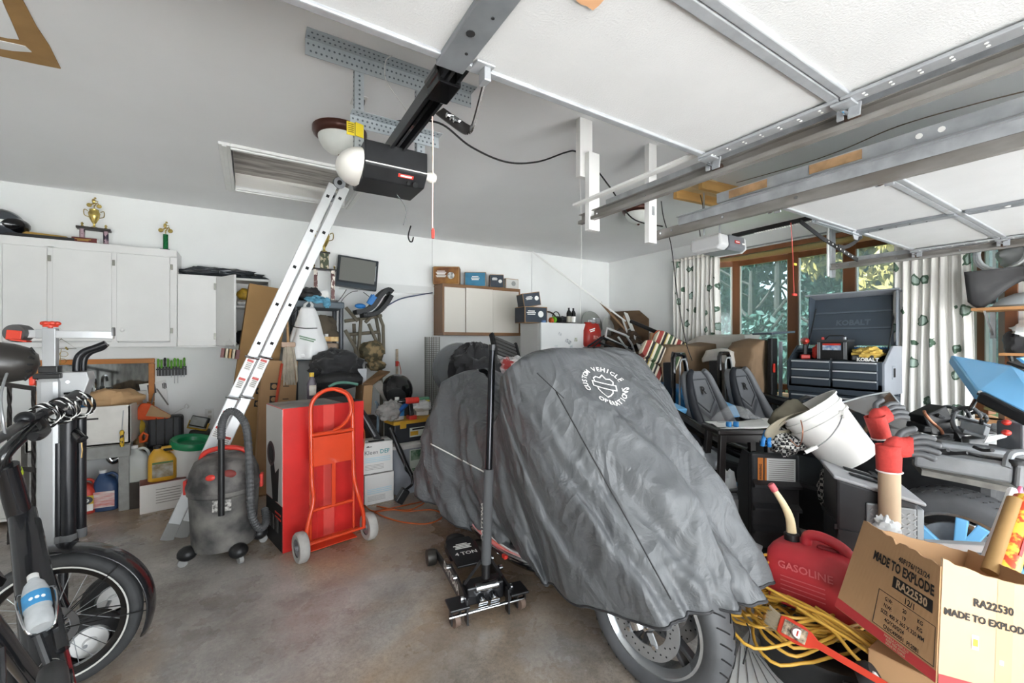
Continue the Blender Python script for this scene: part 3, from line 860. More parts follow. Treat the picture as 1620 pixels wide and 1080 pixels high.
# ------------------------------------------------------------------ more builders
def loft(secs,n=20,e=2.0,cap=True):
    """body through sections (z, cx, cy, rx, ry); e = squareness of the outline"""
    b = MB()
    vs, fs = [], []
    for z, cx, cy, rx, ry in secs:
        for i in range(n):
            a = 2 * math.pi * i / n
            c, s = math.cos(a), math.sin(a)
            vs.append((cx+rx*math.copysign(abs(c)**(2/e),c),cy+ry*math.copysign(abs(s)**(2/e),s),z))
    for k in range(len(secs)-1):
        fs += [(k*n+i,k*n+(i+1) % n,(k+1)*n+(i+1) % n,(k+1)*n+i) for i in range(n)]
    if cap: fs += [tuple(range(n-1,-1,-1)),tuple(range((len(secs)-1)*n,len(secs)*n))]
    return b._add(vs,fs)

def jug(name,label,loc,rz,w,d,h,mbody,mcap,handle=True,cat='jug',group=None,grip='side',labelmat=None,lab=None):
    """moulded jug: shouldered body, screw cap, grip and printed label"""
    t = thing(name,label,cat,loc,rz,group)
    loft([(0,0,0,w*.46,d*.46),(h*.02,0,0,w*.5,d*.5),(h*.58,0,0,w*.5,d*.5),(h*.72,-w*.05,0,w*.42,d*.45),(h*.84,-w*.14,0,w*.22,d*.26),(h*.9,-w*.17,0,w*.13,w*.13),(h*.93,-w*.17,0,w*.13,w*.13)],20,3.2).build('body',mbody,t,sm=1)
    MB().lathe([(w*.15,h*.92),(w*.15,h*.99),(w*.13,h),(0,h)],16,(-w*.17,0,0)).build('cap',mcap,t,sm=1)
    if handle:
        MB().tube(bez([(-w*.1,0,h*.86),(w*.18,0,h*.9),(w*.38,0,h*.8),(w*.43,0,h*.6)],5),w*.07,8).build('handle',mbody,t,sm=1)
    if labelmat: MB().box((0,-d*.5,h*.3),(w*.74,.004,h*.42)).build('printed_label',labelmat,t)
    return t

def place(b,o,ax,ay):
    M = basis(o,ax,ay)
    return b.xf(M)

# ------------------------------------------------------------------ white wall cabinets on the left
CABW = mat('cabinet_white','#d3d3d1',.45,var=.025,scale=4)
HINGE = mat('hinge_metal','#85857d',.4,.7)
YF = 4.98
t = thing('wall_cabinet','long white painted wall cabinet carrying the trophies','cabinet',(-1.45,5.14,1.353),0,'white wall cabinets')
MB().box((-1.45,5.15,1.80),(1.70,.29,.894)).build('body',CABW,t,w=1,bevel=.003)
MB().box((-1.45,YF+.012,2.215),(1.70,.024,.07)).box((-1.45,YF+.012,1.372),(1.70,.024,.04)).build('face_rail',CABW,t,w=1,bevel=.002)
xd = [P(x,460,Y=YF).x for x in (-70,-6,0,75,84,177,185,269,280)]
for x in ((xd[3]+xd[4])/2,(xd[5]+xd[6])/2,(xd[7]+xd[8])/2,-1.72):
    MB().box((x,YF+.012,1.79),(.05,.024,.8)).build('face_stile',CABW,t,w=1,bevel=.002)
for a, c in ((-2.29,-1.75),(-1.69,xd[3]),(xd[4],xd[5]),(xd[6],xd[7])):
    d = MB().box(((a+c)/2,YF-.004,1.79),(c-a,.02,.775)).build('door',CABW,t,w=1,bevel=.003)
    for z in (2.09,1.50): MB().box((c+.012,YF-.004,z),(.018,.012,.05)).build('hinge',HINGE,d,w=1,bevel=.002)
    MB().lathe([(.008,0),(.016,.012),(.012,.022),(0,.024)],12,(a+.04,YF-.014,1.50),(0,-1,0)).build('knob',WHITE,d,w=1,sm=1)
# short cabinet with one open door
t = thing('wall_cabinet','short white wall cabinet with one door swung open','cabinet',(-.24,5.14,1.345),0,'white wall cabinets')
b = MB()
X0, X1, XM = -.595, .16, P(343,480,Y=YF).x
b.box(((X0+X1)/2,5.285,1.69),(X1-X0,.02,.685))
for z in (1.355,2.02): b.box(((X0+X1)/2,5.13,z),(X1-X0,.32,.022))
for x in (X0+.01,XM,X1-.01): b.box((x,5.13,1.69),(.02,.32,.665))
b.box(((XM+X1)/2,5.15,1.75),(X1-XM,.28,.018))
b.build('carcass',CABW,t,w=1)
MB().box(((X0+XM)/2,YF-.012,1.69),(XM-X0-.006,.02,.66)).build('closed_door',CABW,t,w=1,bevel=.003)
h0, h1 = Vector((XM,YF-.012,1.69)), Vector((P(372,480,Y=4.64).x,4.64,1.69))
d = MB().beam(h0+Vector((0,0,-.33)),h0+Vector((0,0,.33)),.001,.001)
d = MB().box(((h0.x+h1.x)/2,(h0.y+h1.y)/2,1.69),((h1-h0).length,.02,.655),rot=(0,0,math.atan2(h1.y-h0.y,h1.x-h0.x))).build('open_door',CABW,t,w=1,bevel=.003)
for z in (1.93,1.45): MB().box((XM-.012,YF-.03,z),(.018,.018,.06)).build('hinge',HINGE,d,w=1,bevel=.002)
# what stands in it
for k, (px,py,w,h,c,nm,lb) in enumerate(((382,461,.12,.11,'#c7a035','chip_bag','crumpled yellow bag on the upper shelf of the open cabinet'),(381,468,.13,.06,'#d9d9d8','white_carton','small white carton lying in the open cabinet'),(380,500,.13,.14,'#262428','spray_case','dark case on the lower shelf of the open cabinet'),(381,531,.1,.1,'#31343a','black_pouch','black pouch at the bottom of the open cabinet'))):
    z = (1.76 if k < 2 else 1.37) + (.0 if k != 0 else .07)
    p = P(px,py,Y=5.14)
    blob((p.x+.03,5.14,z+h/2),(w/2*1.2,.07,h/2*1.15),k+3,.25,1.8,14,10,flat=z).build(nm,mat('shelf_item_%d' % k,c,.5,var=.3,scale=20),sm=1)
    tag(bpy.data.objects[nm],lb,'container')
# rumpled black plastic on top
o = blob((-.28,5.14,2.075),(.36,.1,.058),21,.35,3.0,40,20,flat=2.033).build('plastic_sheet',mat('dark_plastic_film','#34383c',.25,var=.3,scale=14),sm=1)
tag(o,'folded dark plastic sheeting on top of the short cabinet','plastic sheet')

# ------------------------------------------------------------------ things on the long cabinet
GOLD = mat('gold_plating','#c2ab62',.25,.75,var=.15,scale=30)
MARB = mat('trophy_marble','#26221f',.3)
def column_material(name,a,c,s):
    return mat(name,a,.35,.2,col2=c,scale=s,stretch=(1,1,.6),lo=.48,hi=.52)
def rider(t,p,s):
    """small gilt figure on a motorcycle"""
    b = MB()
    for x in (-.42,.42): b.lathe([(.2*s,-.05*s),(.24*s,0),(.2*s,.05*s)],10,Vector(p)+Vector((x*s,0,.25*s)),(0,1,0))
    b.tube([Vector(p)+Vector(q)*s for q in ((-.42,0,.25),(-.1,0,.45),(.3,0,.62),(.42,0,.25))],.07*s,6)
    b.ball(Vector(p)+Vector((-.05,0,.8))*s,(.16*s,.12*s,.28*s),8,6)
    b.ball(Vector(p)+Vector((.08,0,1.15))*s,.12*s,8,6)
    b.tube([Vector(p)+Vector(q)*s for q in ((0,0,.95),(.2,-.1,.8),(.35,-.1,.75))],.05*s,5)
    b.tube([Vector(p)+Vector(q)*s for q in ((-.1,0,.6),(.18,-.1,.45),(.05,-.1,.2))],.06*s,5)
    b.cyl(Vector(p)+Vector((0,0,-.1))*s,Vector(p)+Vector((0,0,.3))*s,.05*s,n=6)
    b.build('rider_figure',GOLD,t,sm=1)
def cup(t,z,s,handles=True):
    c = MB().lathe([(.09*s,0),(.09*s,.03*s),(.03*s,.06*s),(.03*s,.14*s),(.07*s,.2*s),(.13*s,.34*s),(.155*s,.5*s),(.12*s,.58*s),(.13*s,.62*s),(.10*s,.64*s),(0,.64*s)],18,(0,0,z)).build('cup',GOLD,t,sm=1)
    if handles:
        for q in (-1,1):
            MB().tube(bez([(q*.13*s,0,z+.36*s),(q*.24*s,0,z+.42*s),(q*.24*s,0,z+.6*s),(q*.15*s,0,z+.56*s)],4),.014*s,6).build('cup_handle',GOLD,c,sm=1)
p = P(149,386,Y=5.12)
t = thing('trophy','gilt cup trophy on two striped columns with a rider on top','trophy',(p.x,5.12,2.25),.12,'racing trophies')
MB().box((0,0,.01),(.21,.085,.02)).build('base',MARB,t,bevel=.003)
COLS = column_material('trophy_purple_stripe','#2e2536','#a88e96',26)
for x in (-.075,.075):
    MB().lathe([(.018,.02),(.018,.135)],12,(x,0,0)).build('column',COLS,t,sm=1)
    MB().lathe([(.014,.155),(.006,.175),(.011,.185),(.0,.2)],8,(x,0,0)).build('finial',GOLD,t,sm=1)
MB().box((0,0,.145),(.22,.09,.02)).build('platform',MARB,t,bevel=.003)
cup(t,.155,.26)
rider(t,(0,0,.335),.075)
p = P(262,392,Y=5.12)
t = thing('trophy','small trophy with a sparkling green column and gilt rider','trophy',(p.x,5.12,2.25),-.1,'racing trophies')
MB().box((0,0,.012),(.075,.06,.024)).build('base',MARB,t,bevel=.003)
MB().lathe([(.02,.024),(.02,.165)],14).build('column',mat('green_foil','#156b3a',.2,.5,var=.5,scale=60),t,sm=1)
rider(t,(0,0,.18),.085)
# helmet
p = P(2,366,Y=5.08)
t = thing('motorcycle_helmet','black and grey helmet at the left end of the long cabinet','helmet',(p.x,5.08,2.25),.5,'motorcycle helmets')
MB().ball((0,0,.105),(.135,.115,.12),22,14,lambda d: 1-(.25 if d.z <-.75 else 0)).build('shell',mat('helmet_grey','#3b4046',.2,coat=.5),t,sm=1)
MB().ball((.035,-.02,.1),(.125,.105,.075),18,10).build('visor',BLACKGLOSS,t,sm=1)
MB().prism([(-.025,.012),(.025,.012),(0,-.02)],.004,(-.03,-.112,.11),(1,0,0),(0,0,1)).build('logo',WHITEINK,t)
# flat goods beside it
def slab(name,label,a,c,Y,z,dy,th,m,cat,bevel=.004):
    o = MB().box(((a+c)/2,Y,z+th/2),(c-a,dy,th)).build(name,m,bevel=bevel)
    return tag(o,label,cat)
xa = lambda px: P(px,370,Y=5.08).x
slab('folding_table','long black flat case on the long cabinet beneath the gold tube',xa(-60),xa(121),5.12,2.252,.22,.03,BLACK,'case')
o = MB().prism([(xa(24),2.29),(xa(32),2.315),(xa(105),2.302),(xa(110),2.284)],.15,(0,5.15,0),(1,0,0),(0,0,1)).build('padded_envelope',mat('gold_envelope','#b08c43',.6),bevel=.006)
tag(o,'mustard coloured flat pouch lying on the black case','pouch')
t = thing('rolled_poster','dark red carton tube with a white end beside the trophies','tube',(xa(136),5.06,2.252))
MB().box((0,0,.024),(.16,.05,.046)).build('tube_body',mat('dark_red_card','#5c1d18',.4),t,bevel=.004)
MB().lathe([(.024,0),(.024,.01),(.01,.012),(0,.012)],16,(.08,0,.024),(1,0,0)).build('end_cap',WHITE,t,sm=1)
bars([.10,.07],.006,mat('gold_print','#a8873c',.5),t,(xa(134),5.034,2.277),(1,0,0),(0,0,1))

# ------------------------------------------------------------------ framed print, screwdriver rack, sink corner
t = thing('framed_mirror','oak framed mirror on the wall behind the sink','mirror',(-1.15,5.28,.78))
OAK = mat('orange_oak','#b3702e',.4,var=.14,scale=5,stretch=(.4,1,3))
xl, xr, zb, zt = -1.60, P(245,570,Y=5.28).x, .78, 1.235
MB().box(((xl+xr)/2,5.282,(zb+zt)/2),(xr-xl-.06,.008,zt-zb-.06)).build('mirror_glass',mat('old_mirror','#8b8d8c',.07,.9,col2='#6c6e6d',scale=14,stretch=(2,1,.6)),t,w=1)
for bx in (((xl+xr)/2,zt-.02,xr-xl,.045),((xl+xr)/2,zb+.02,xr-xl,.045),(xl+.022,(zb+zt)/2,.045,zt-zb-.09),(xr-.022,(zb+zt)/2,.045,zt-zb-.09)):
    MB().box((bx[0],5.275,bx[1]),(bx[2],.03,bx[3])).build('frame_bar',OAK,t,w=1,bevel=.005)
t = thing('screwdriver_rack','black wall rack of green handled screwdrivers','tool rack',(P(271,600,Y=5.24).x,5.26,1.05))
GREEN = mat('lime_handle','#5f9e2e',.4)
MB().box((0,0,.08),(.23,.05,.012)).box((0,.02,.06),(.23,.01,.09)).build('rack',BLACK,t,bevel=.002)
rn = random.Random(5)
for k in range(9):
    x = -.1 + .025 * k
    s = MB().lathe([(.006,.09),(.0105,.1),(.0085,.13),(.0105,.16),(.006,.175),(0,.176)],8,(x,-.015,rn.uniform(-.01,.02))).build('screwdriver_handle',GREEN if k not in (2,) else BLACK,t,sm=1)
    MB().cyl((x,-.015,.1),(x,-.015,rn.choice((-.06,.0,.02))),.003,n=6).build('shank',STEEL,s)
# laundry sink
SINKW = mat('sink_plastic','#cfccc6',.5,var=.06,scale=9)
SX0, SX1, SY0, SY1, SZ0, SZ1 = -1.46, -.855, 4.62, 5.24, .555, .875
t = thing('laundry_sink','white plastic laundry sink on grey legs','sink',((SX0+SX1)/2,(SY0+SY1)/2,0))
b = MB()
cx, cy = (SX0+SX1) / 2, (SY0+SY1) / 2
b.box((cx,SY0+.012,(SZ0+SZ1)/2),(SX1-SX0,.024,SZ1-SZ0)).box((cx,SY1-.012,(SZ0+SZ1)/2+.03),(SX1-SX0,.024,SZ1-SZ0+.06))
b.box((SX0+.012,cy,(SZ0+SZ1)/2),(.024,SY1-SY0,SZ1-SZ0)).box((SX1-.012,cy,(SZ0+SZ1)/2),(.024,SY1-SY0,SZ1-SZ0))
b.box((cx,cy,SZ0+.012),(SX1-SX0,SY1-SY0,.024))
b.build('basin',SINKW,t,w=1,bevel=.006)
GREYP = mat('grey_apron','#8d8d8a',.6,var=.12,scale=14)
MB().box((cx,SY0+.03,.5),(SX1-SX0-.02,.03,.1)).build('apron',GREYP,t,w=1,bevel=.003)
for x in (SX0+.05,SX1-.05):
    for y in (SY0+.05,SY1-.05):
        MB().box((x,y,.275),(.07,.05,.55),taper=1.0).build('leg',GREYP,t,w=1,bevel=.008)
MB().tube(bez([(cx+.1,cy,.55),(cx+.1,cy,.42),(cx+.13,cy,.36),(cx+.18,cy,.4),(cx+.24,cy+.1,.42),(cx+.24,SY1,.42)],6),.026,12).build('drain_trap',CHROME,t,w=1,sm=1)
bars([.11],.014,INK,t,(cx+.05,SY0-.0002,.78),(1,0,0),(0,0,1))
# screwdriver hanging on the sink front
p = P(193,680,Y=4.6)
t = thing('screwdriver','yellow and black screwdriver hanging on the sink front','screwdriver',(p.x,4.6,p.z-.05))
MB().cyl((0,0,.05),(.008,0,.21),.0035,n=8).build('shank',STEEL,t)
MB().lathe([(.0,-.09),(.013,-.085),(.015,-.03),(.012,.01),(.016,.03),(.008,.05)],10).build('handle',mat('yellow_black_grip','#caa31e',.4,col2='#1a1a1a',scale=40,lo=.5,hi=.54),t,sm=1)
# things in the sink
o = blob(P(178,632,Y=4.85),(.19,.14,.1),31,.3,1.7,30,20).build('canvas_bag',mat('tan_paper_bag','#b3916a',.8,var=.08,scale=9),sm=1)
tag(o,'crumpled tan paper bag heaped in the laundry sink','bag')
o = blob(P(203,627,Y=4.95),(.045,.05,.045),32,.3,2.0,14,10).build('rag',mat('dark_green_rag','#31493a',.9,var=.2,scale=20),sm=1)
tag(o,'dark green rag beside the tan paper bag','rag')
t = thing('water_bottle','clear bottle with a blue label at the left of the sink','bottle',(P(137,640,Y=4.8).x,4.8,.79),0,'drinking water bottles')
CLEAR = mat('clear_plastic','#eef3f5',.1,trans=.5,ior=1.2,var=.06,scale=40)
MB().lathe([(.032,0),(.034,.02),(.033,.14),(.014,.19),(.013,.2)],16).build('bottle_body',CLEAR,t,sm=1)
MB().lathe([(.0345,.06),(.0345,.11)],16,ring=True).build('label_sleeve',mat('blue_label','#2a6b9c',.5),t,sm=1)
MB().lathe([(.015,.2),(.015,.22),(0,.22)],12).build('cap',WHITE,t,sm=1)
t = thing('faucet','chrome faucet at the back of the laundry sink','faucet',(-1.2,5.18,.9))
MB().cyl((0,0,0),(0,0,.08),.018).tube(bez([(0,0,.08),(0,-.02,.16),(0,-.12,.17),(0,-.16,.12)],5),.011,8).build('spout',CHROME,t,sm=1)
for x in (-.05,.05): MB().box((x,0,.06),(.05,.018,.018)).build('handle',CHROME,t,bevel=.004)
# white poster with a print, leaning on the wall
t = thing('wall_poster','white printed sheet leaning on the wall right of the mirror','poster',P(250,640,Y=5.26))
q = [P(x,y,Y=5.27) for x,y in ((220,608),(247,604),(262,600),(268,650),(232,665))]
MB().prism([(v.x,v.z) for v in q],.006,(0,5.27,0),(1,0,0),(0,0,1)).build('sheet',WHITE,t,w=1)
q = P(240,615,Y=5.262)
MB().box((q.x,5.264,q.z),(.06,.003,.085),rot=(0,-.12,0)).build('print_block',mat('slate_print','#3a3f47',.6),t,w=1)
text('1700',.035,WHITEINK,t,(q.x,5.262,q.z),(.12,0,-1),(1,0,.12),bold=.001)
bars([.05,.06,.05],.007,INK,t,(P(260,610,Y=5.26).x,5.264,P(260,610,Y=5.26).z),(.12,0,-1),(1,0,.12))
# wire shelf brackets (two thin struts)
for k, (a,c) in enumerate((((248,615),(266,640)),((244,622),(239,640)))):
    o = MB().cyl(P(a[0],a[1],Y=5.22),P(c[0],c[1],Y=5.1),.006,n=8).build('tool_rod',mat('dull_rod','#8c8a86',.4,.6))
    tag(o,('grey steel rod slanting down to the orange bag','short grey steel rod left of the slanting rod')[k],'rod')
# orange and tan bag on the black case
t = thing('blower_bag','orange and tan fabric bag lying on the black case','bag',P(245,665,Y=4.95))
def wedge(k):
    return [P(x,y,Y=4.95+k) for x,y in ((214,650),(224,637),(238,638),(272,657),(268,663),(240,665),(216,664))]
A, B_ = wedge(-.1), wedge(.1)
m_ = MB(); n_ = len(A)
m_._add(A+B_,[tuple(range(n_)),tuple(range(2*n_-1,n_-1,-1))]+[(i,n_+i,n_+(i+1) % n_,(i+1) % n_) for i in range(n_)])
m_.build('orange_shell',mat('orange_fabric','#b8481e',.8,var=.1,scale=12),t,w=1,bevel=.015)
m_ = MB()
A = [P(x,y,Y=4.84) for x,y in ((230,658),(239,640),(271,657),(268,661))]
m_._add(A+[v+Vector((0,.012,0)) for v in A],[(0,1,2,3),(7,6,5,4),(0,4,5,1),(1,5,6,2),(2,6,7,3),(3,7,4,0)])
m_.build('tan_panel',mat('tan_fabric','#9a7e5e',.85,var=.08,scale=9),t,w=1,bevel=.004)
# hooked tool with white shaft
o = MB().tube([P(270,657,Y=5.0),P(285,648,Y=5.0),P(293,644,Y=5.0)],.005,6).tube(bez([P(292,645,Y=5.0),P(295,639,Y=5.0),P(299,643,Y=5.0),P(296,646,Y=5.0)],4),.006,6).build('grabber_tool',mat('pale_shaft','#c9c9c7',.4),sm=1)
tag(o,'thin white shaft with a looped black end above the case','tool')
# black tool case with ribs
p0 = P(262,740,Y=4.92)
t = thing('tool_case','black ribbed hard case standing under the orange bag','case',(P(263,690,Y=4.92).x,4.92,.4))
MB().box((0,0,.19),(.245,.14,.27)).build('shell',mat('case_black','#26272a',.5,var=.15,scale=14),t,bevel=.025)
for x in (-.06,.0,.06):
    MB().box((x,-.072,.19),(.006,.006,.26)).build('rib',BLACKGLOSS,t)
MB().box((0,0,.028),(.28,.2,.052)).box((0,.0,-.19),(.24,.18,.38)).build('crate_below',mat('dim_crate','#3a332d',.7,var=.2,scale=9),t)
# yellow fabric and orange cap beside
o = blob(P(216,678,Y=4.98),(.055,.06,.1),33,.3,2.0,16,12).build('yellow_cloth',mat('yellow_cloth','#b99a2e',.9,var=.15,scale=16),sm=1)
tag(o,'bunched yellow cloth between sink and black case','cloth')
o = MB().tube([P(x,y,Y=4.8) for x,y in ((223,700),(222,690),(227,684),(233,688),(231,697),(224,699))],.012,8).build('orange_clamp',mat('orange_plastic','#c4521d',.4),sm=1)
tag(o,'orange plastic clamp ring at the side of the sink','clamp')
o = blob(P(220,707,Y=4.85),(.045,.05,.09),35,.3,2.2,16,12).build('brown_glove',mat('brown_leather','#7b6141',.8,var=.15,scale=14),sm=1)
tag(o,'brown leather glove stuffed beside the sink leg','glove')
# work light and yellow tool on the right
t = thing('work_light','yellow and black halogen work light below the outlet','work light',P(317,690,Y=5.05))
c = P(316,667,Y=5.05)
Rm = Euler((R(-18),R(12),R(-25))).to_matrix()
MB().box(c,(.15,.05,.1),rot=Rm).build('housing',BLACK,t,w=1,bevel=.008)
MB().box(c+Rm @ Vector((0,-.027,0)),(.13,.004,.08),rot=Rm).build('lens',mat('worklight_glass','#8f918f',.15,var=.1,scale=20),t,w=1)
MB().tube([c+Rm @ Vector(q) for q in ((-.085,0,0),(-.085,0,-.07),(.085,0,-.07),(.085,0,0))],.009,6).build('stand_tube',mat('yellow_tube','#b8922a',.5),t,w=1)
MB().box(c+Vector((0,0,-.12)),(.16,.12,.08)).build('base',mat('yellow_black_base','#2b2822',.5),t,w=1,bevel=.01)
MB().box(c+Vector((0,0,-.29)),(.14,.1,.26)).build('support_crate',mat('dim_crate'),t,w=1)
t = thing('wall_outlet','white wall outlet right of the work light','outlet',P(332,655,Y=5.295))
MB().box((0,-.004,0),(.075,.008,.115)).build('plate',WHITE,t,bevel=.003)
for z in (-.025,.025): MB().box((0,-.009,z),(.03,.003,.028)).build('socket',mat('outlet_ivory','#b9b6ae',.5),t)

# ------------------------------------------------------------------ jugs, plunger and boxes on the floor
CAPW = mat('cap_white','#dddddb',.4)
t = jug('cleaner_jug','red cleaner jug with yellow label under the sink',(P(147,797,Z=0).x,4.76,0),.15,.15,.13,.3,mat('jug_red','#b5392b',.4),CAPW,group='jugs of cleaner under the sink')
MB().box((0,-.066,.1),(.12,.004,.1)).build('printed_label',mat('label_yellow','#cfae30',.5),t,bevel=.002)
MB().lathe([(.045,0),(.045,.003),(0,.003)],20,(0,-.068,.115),(0,-1,0),sx=1.25,sy=.8).build('logo_oval',mat('logo_grey','#3e424a',.5),t)
MB().box((0,-.0675,.055),(.115,.003,.055)).build('white_band',WHITEINK,t)
text('zep',.05,WHITEINK,t,(.0,-.0725,.118),(1,0,0),(0,0,1),w=0,bold=.002)
t = jug('cleaner_jug','blue washer fluid jug standing beside the red jug',(P(178,795,Z=0).x,4.78,0),-.1,.165,.14,.33,mat('jug_blue','#31496e',.4),CAPW,group='jugs of cleaner under the sink')
MB().box((0,-.071,.1),(.135,.004,.13)).build('printed_label',mat('label_redwhite','#c4615c',.5,col2='#dcd6d2',scale=22,stretch=(.4,1,2)),t,bevel=.002)
# plunger
p = P(206,798,Z=0)
t = thing('plunger','wooden handled plunger with an orange rubber cup','plunger',(p.x,p.y,0))
MB().lathe([(.075,0),(.078,.012),(.06,.04),(.035,.065),(.03,.085),(.018,.088)],20).build('rubber_cup',mat('orange_rubber','#a8623a',.6,var=.1,scale=14),t,sm=1)
MB().cyl((0,0,.08),P(194,698,Y=p.y+.02)-Vector((p.x,p.y,0)),.012,n=10).build('handle',mat('wood_handle','#b08a63',.5,var=.15,scale=6,stretch=(3,3,.4)),t,sm=1)
# clear jug on something, yellow jug on the white carton
p = P(222,810,Z=0)
WB = mat('white_carton','#d6d2cd',.7,var=.03,scale=6)
bx = thing('white_carton','white printed carton on the floor under the yellow jug','box',P(258,800,Z=0),R(10))
bp = P(258,800,Z=0)
MB().box((0,0,.115),(.3,.24,.23)).build('body',WB,bx,bevel=.003)
MB().box((0,0,.232),(.298,.238,.003)).build('top_flap',mat('maroon_card','#7d4a41',.6),bx)
for k in range(6): MB().box((.03,-.1215,.18-.022*k),(.16,.001,.006)).build('print_line',mat('grey_print','#8f8b86',.7),bx)
MB().box((-.1515,-.02,.12),(.001,.12,.12)).build('print_photo',mat('maroon_print','#8c6a6c',.6),bx)
JY = mat('jug_yellow','#c9982c',.38)
t = jug('coolant_jug','yellow antifreeze jug standing on the white carton',(bp.x-.0,bp.y-.03,.235),R(10),.19,.12,.29,JY,BLACK,handle=False)
MB().box((.0,-.062,.09),(.135,.004,.11)).build('printed_label',mat('label_silver','#a8a399',.4,col2='#7c6b4a',scale=16),t)
MB().box((.0,-.0625,.155),(.135,.004,.014)).build('green_band',mat('green_band','#4c6b3c',.5),t)
MB().box((.035,0,.255),(.11,.035,.05)).build('grip',JY,t,bevel=.012)
MB().box((.035,-.0185,.25),(.06,.003,.022)).build('grip_slot',HOLE,t,bevel=.006)
t = jug('clear_jug','cloudy jug half full of yellow fluid behind the yellow jug',(P(215,800,Z=0).x+.02,4.72,.22),0,.16,.14,.3,mat('cloudy_plastic','#c5c8c4',.3,alpha=.75),CAPW)
loft([(.005,0,0,.066,.058),(.01,0,0,.074,.064),(.11,0,0,.074,.064)],18,3.2).build('fluid',mat('yellow_fluid','#a8a257',.2),t,sm=1)
MB().box((0,0,-.11),(.15,.14,.218)).build('support_crate',mat('dim_crate'),t)
# white bucket with green lid
p = P(293,760,Y=4.75)
t = thing('lidded_bucket','white bucket with a bright green ring lid behind the ladder','bucket',(p.x,4.72,.1),0,rot=(R(8),R(8),0))
MB().lathe([(.12,0),(.145,.38),(.15,.385),(.15,.395)],28).build('pail',mat('bucket_white','#cfcfcc',.45),t,sm=1)
MB().lathe([(.1,.39),(.158,.39),(.16,.43),(.15,.445),(.11,.43),(.1,.4)],28).build('ring_lid',mat('lid_green','#107a4c',.35),t,sm=1)
MB().box((0,0,-.05),(.2,.2,.08)).build('foot_block',mat('dim_crate'),t)
# iron rail with twisted pickets leaning at the left, white tub behind
t = thing('iron_railing','dark iron railing with twisted pickets leaning at far left','railing',P(30,745,Y=4.3))
IRON = mat('dark_iron','#2b2725',.5,.4)
for a, c in (((-70,596),(70,617)),((-70,730),(70,745))):
    MB().beam(P(a[0],a[1],Y=4.3),P(c[0],c[1],Y=4.3),.012,.03).build('rail_bar',IRON,t,w=1)
for px in (-35,15,53):
    a, c = P(px,598+(px+70)*.15,Y=4.3), P(px,790,Y=4.3)
    c.z = .0
    def tw(u,v,a=a,c=c):
        ang = 2 * math.pi * u + v * 16
        q = a.lerp(c,v)
        return q + Vector((math.cos(ang)*.012*(1 if abs(math.cos(2*math.pi*u)) > .7 else .35),math.sin(ang)*.012*(1 if abs(math.cos(2*math.pi*u)) > .7 else .35),0))
    MB().grid(tw,8,60,closeu=True).build('twisted_picket',IRON,t,w=1)
o = MB().box((-1.75,4.95,.72),(.48,.42,.02)).box((-1.75,4.78,.38),(.45,.02,.66)).box((-1.97,4.95,.38),(.02,.4,.66)).box((-1.53,4.95,.38),(.02,.4,.66)).box((-1.75,4.95,.04),(.45,.4,.02)).build('storage_bin',mat('bin_white','#cfcdc8',.5,var=.05,scale=4))
tag(o,'white storage bin standing behind the iron railing','bin')
o = loft([(0,0,0,.10,.10),(.01,0,0,.12,.12),(.2,0,0,.12,.12),(.25,0,0,.08,.08)],16,2.6).xf(Matrix.Translation(P(48,782,Z=0))).build('propane_tin',mat('grey_white_tin','#b9b8b5',.5,var=.2,scale=9),sm=1)
tag(o,'dirty white canister on the floor behind the railing','canister')
# coat hanger with spectacles on the cabinet front
t = thing('coat_hanger','wire coat hanger hooked under the long cabinet','hanger',P(98,545,Y=4.9))
q = [P(x,y,Y=4.9) for x,y in ((97,536),(121,551),(70,552),(97,536))]
MB().tube(q,.003,5).build('wire_frame',mat('hanger_wire','#6b665e',.4,.7),t,w=1)
MB().tube(bez([q[0],P(97,530,Y=4.9),P(96,524,Y=4.92),P(91,523,Y=4.92)],4),.003,5).build('wire_hook',mat('hanger_wire'),t,w=1)
t = thing('spectacles','gold wire spectacles hanging on the coat hanger','glasses',P(98,565,Y=4.88))
for px, py in ((101,560),(98,571)):
    c = P(px,py,Y=4.88)
    MB().tube([c+Vector((.025*math.cos(a),0,.022*math.sin(a))) for a in [k*.524 for k in range(12)]],.002,5,closed=True).build('lens_rim',GOLD,t,w=1)
MB().tube([P(97,552,Y=4.88),P(95,562,Y=4.87),P(96,574,Y=4.88)],.002,5).tube([P(104,549,Y=4.88),P(107,553,Y=4.87)],.006,5).build('temple',GOLD,t,w=1)
# striped reflector hanging from the cabinet
t = thing('trailer_reflector','small red and amber striped plaque hanging from the open door','reflector',P(364,556,Y=4.62))
for k, c in enumerate(('#6e1f17','#c9bda0','#b77a18','#c9bda0','#6e1f17')):
    p = P(353+5.6*k,558+.6*k,Y=4.62)
    MB().box(p,(.036,.012,.085),rot=(0,R(7),0)).build('stripe',mat('reflector_%d' % k,c,.4),t,w=1)
MB().tube([P(355,548,Y=4.62),P(363,535,Y=4.62),P(373,549,Y=4.62)],.002,5).build('string',mat('pale_wire'),t,w=1)
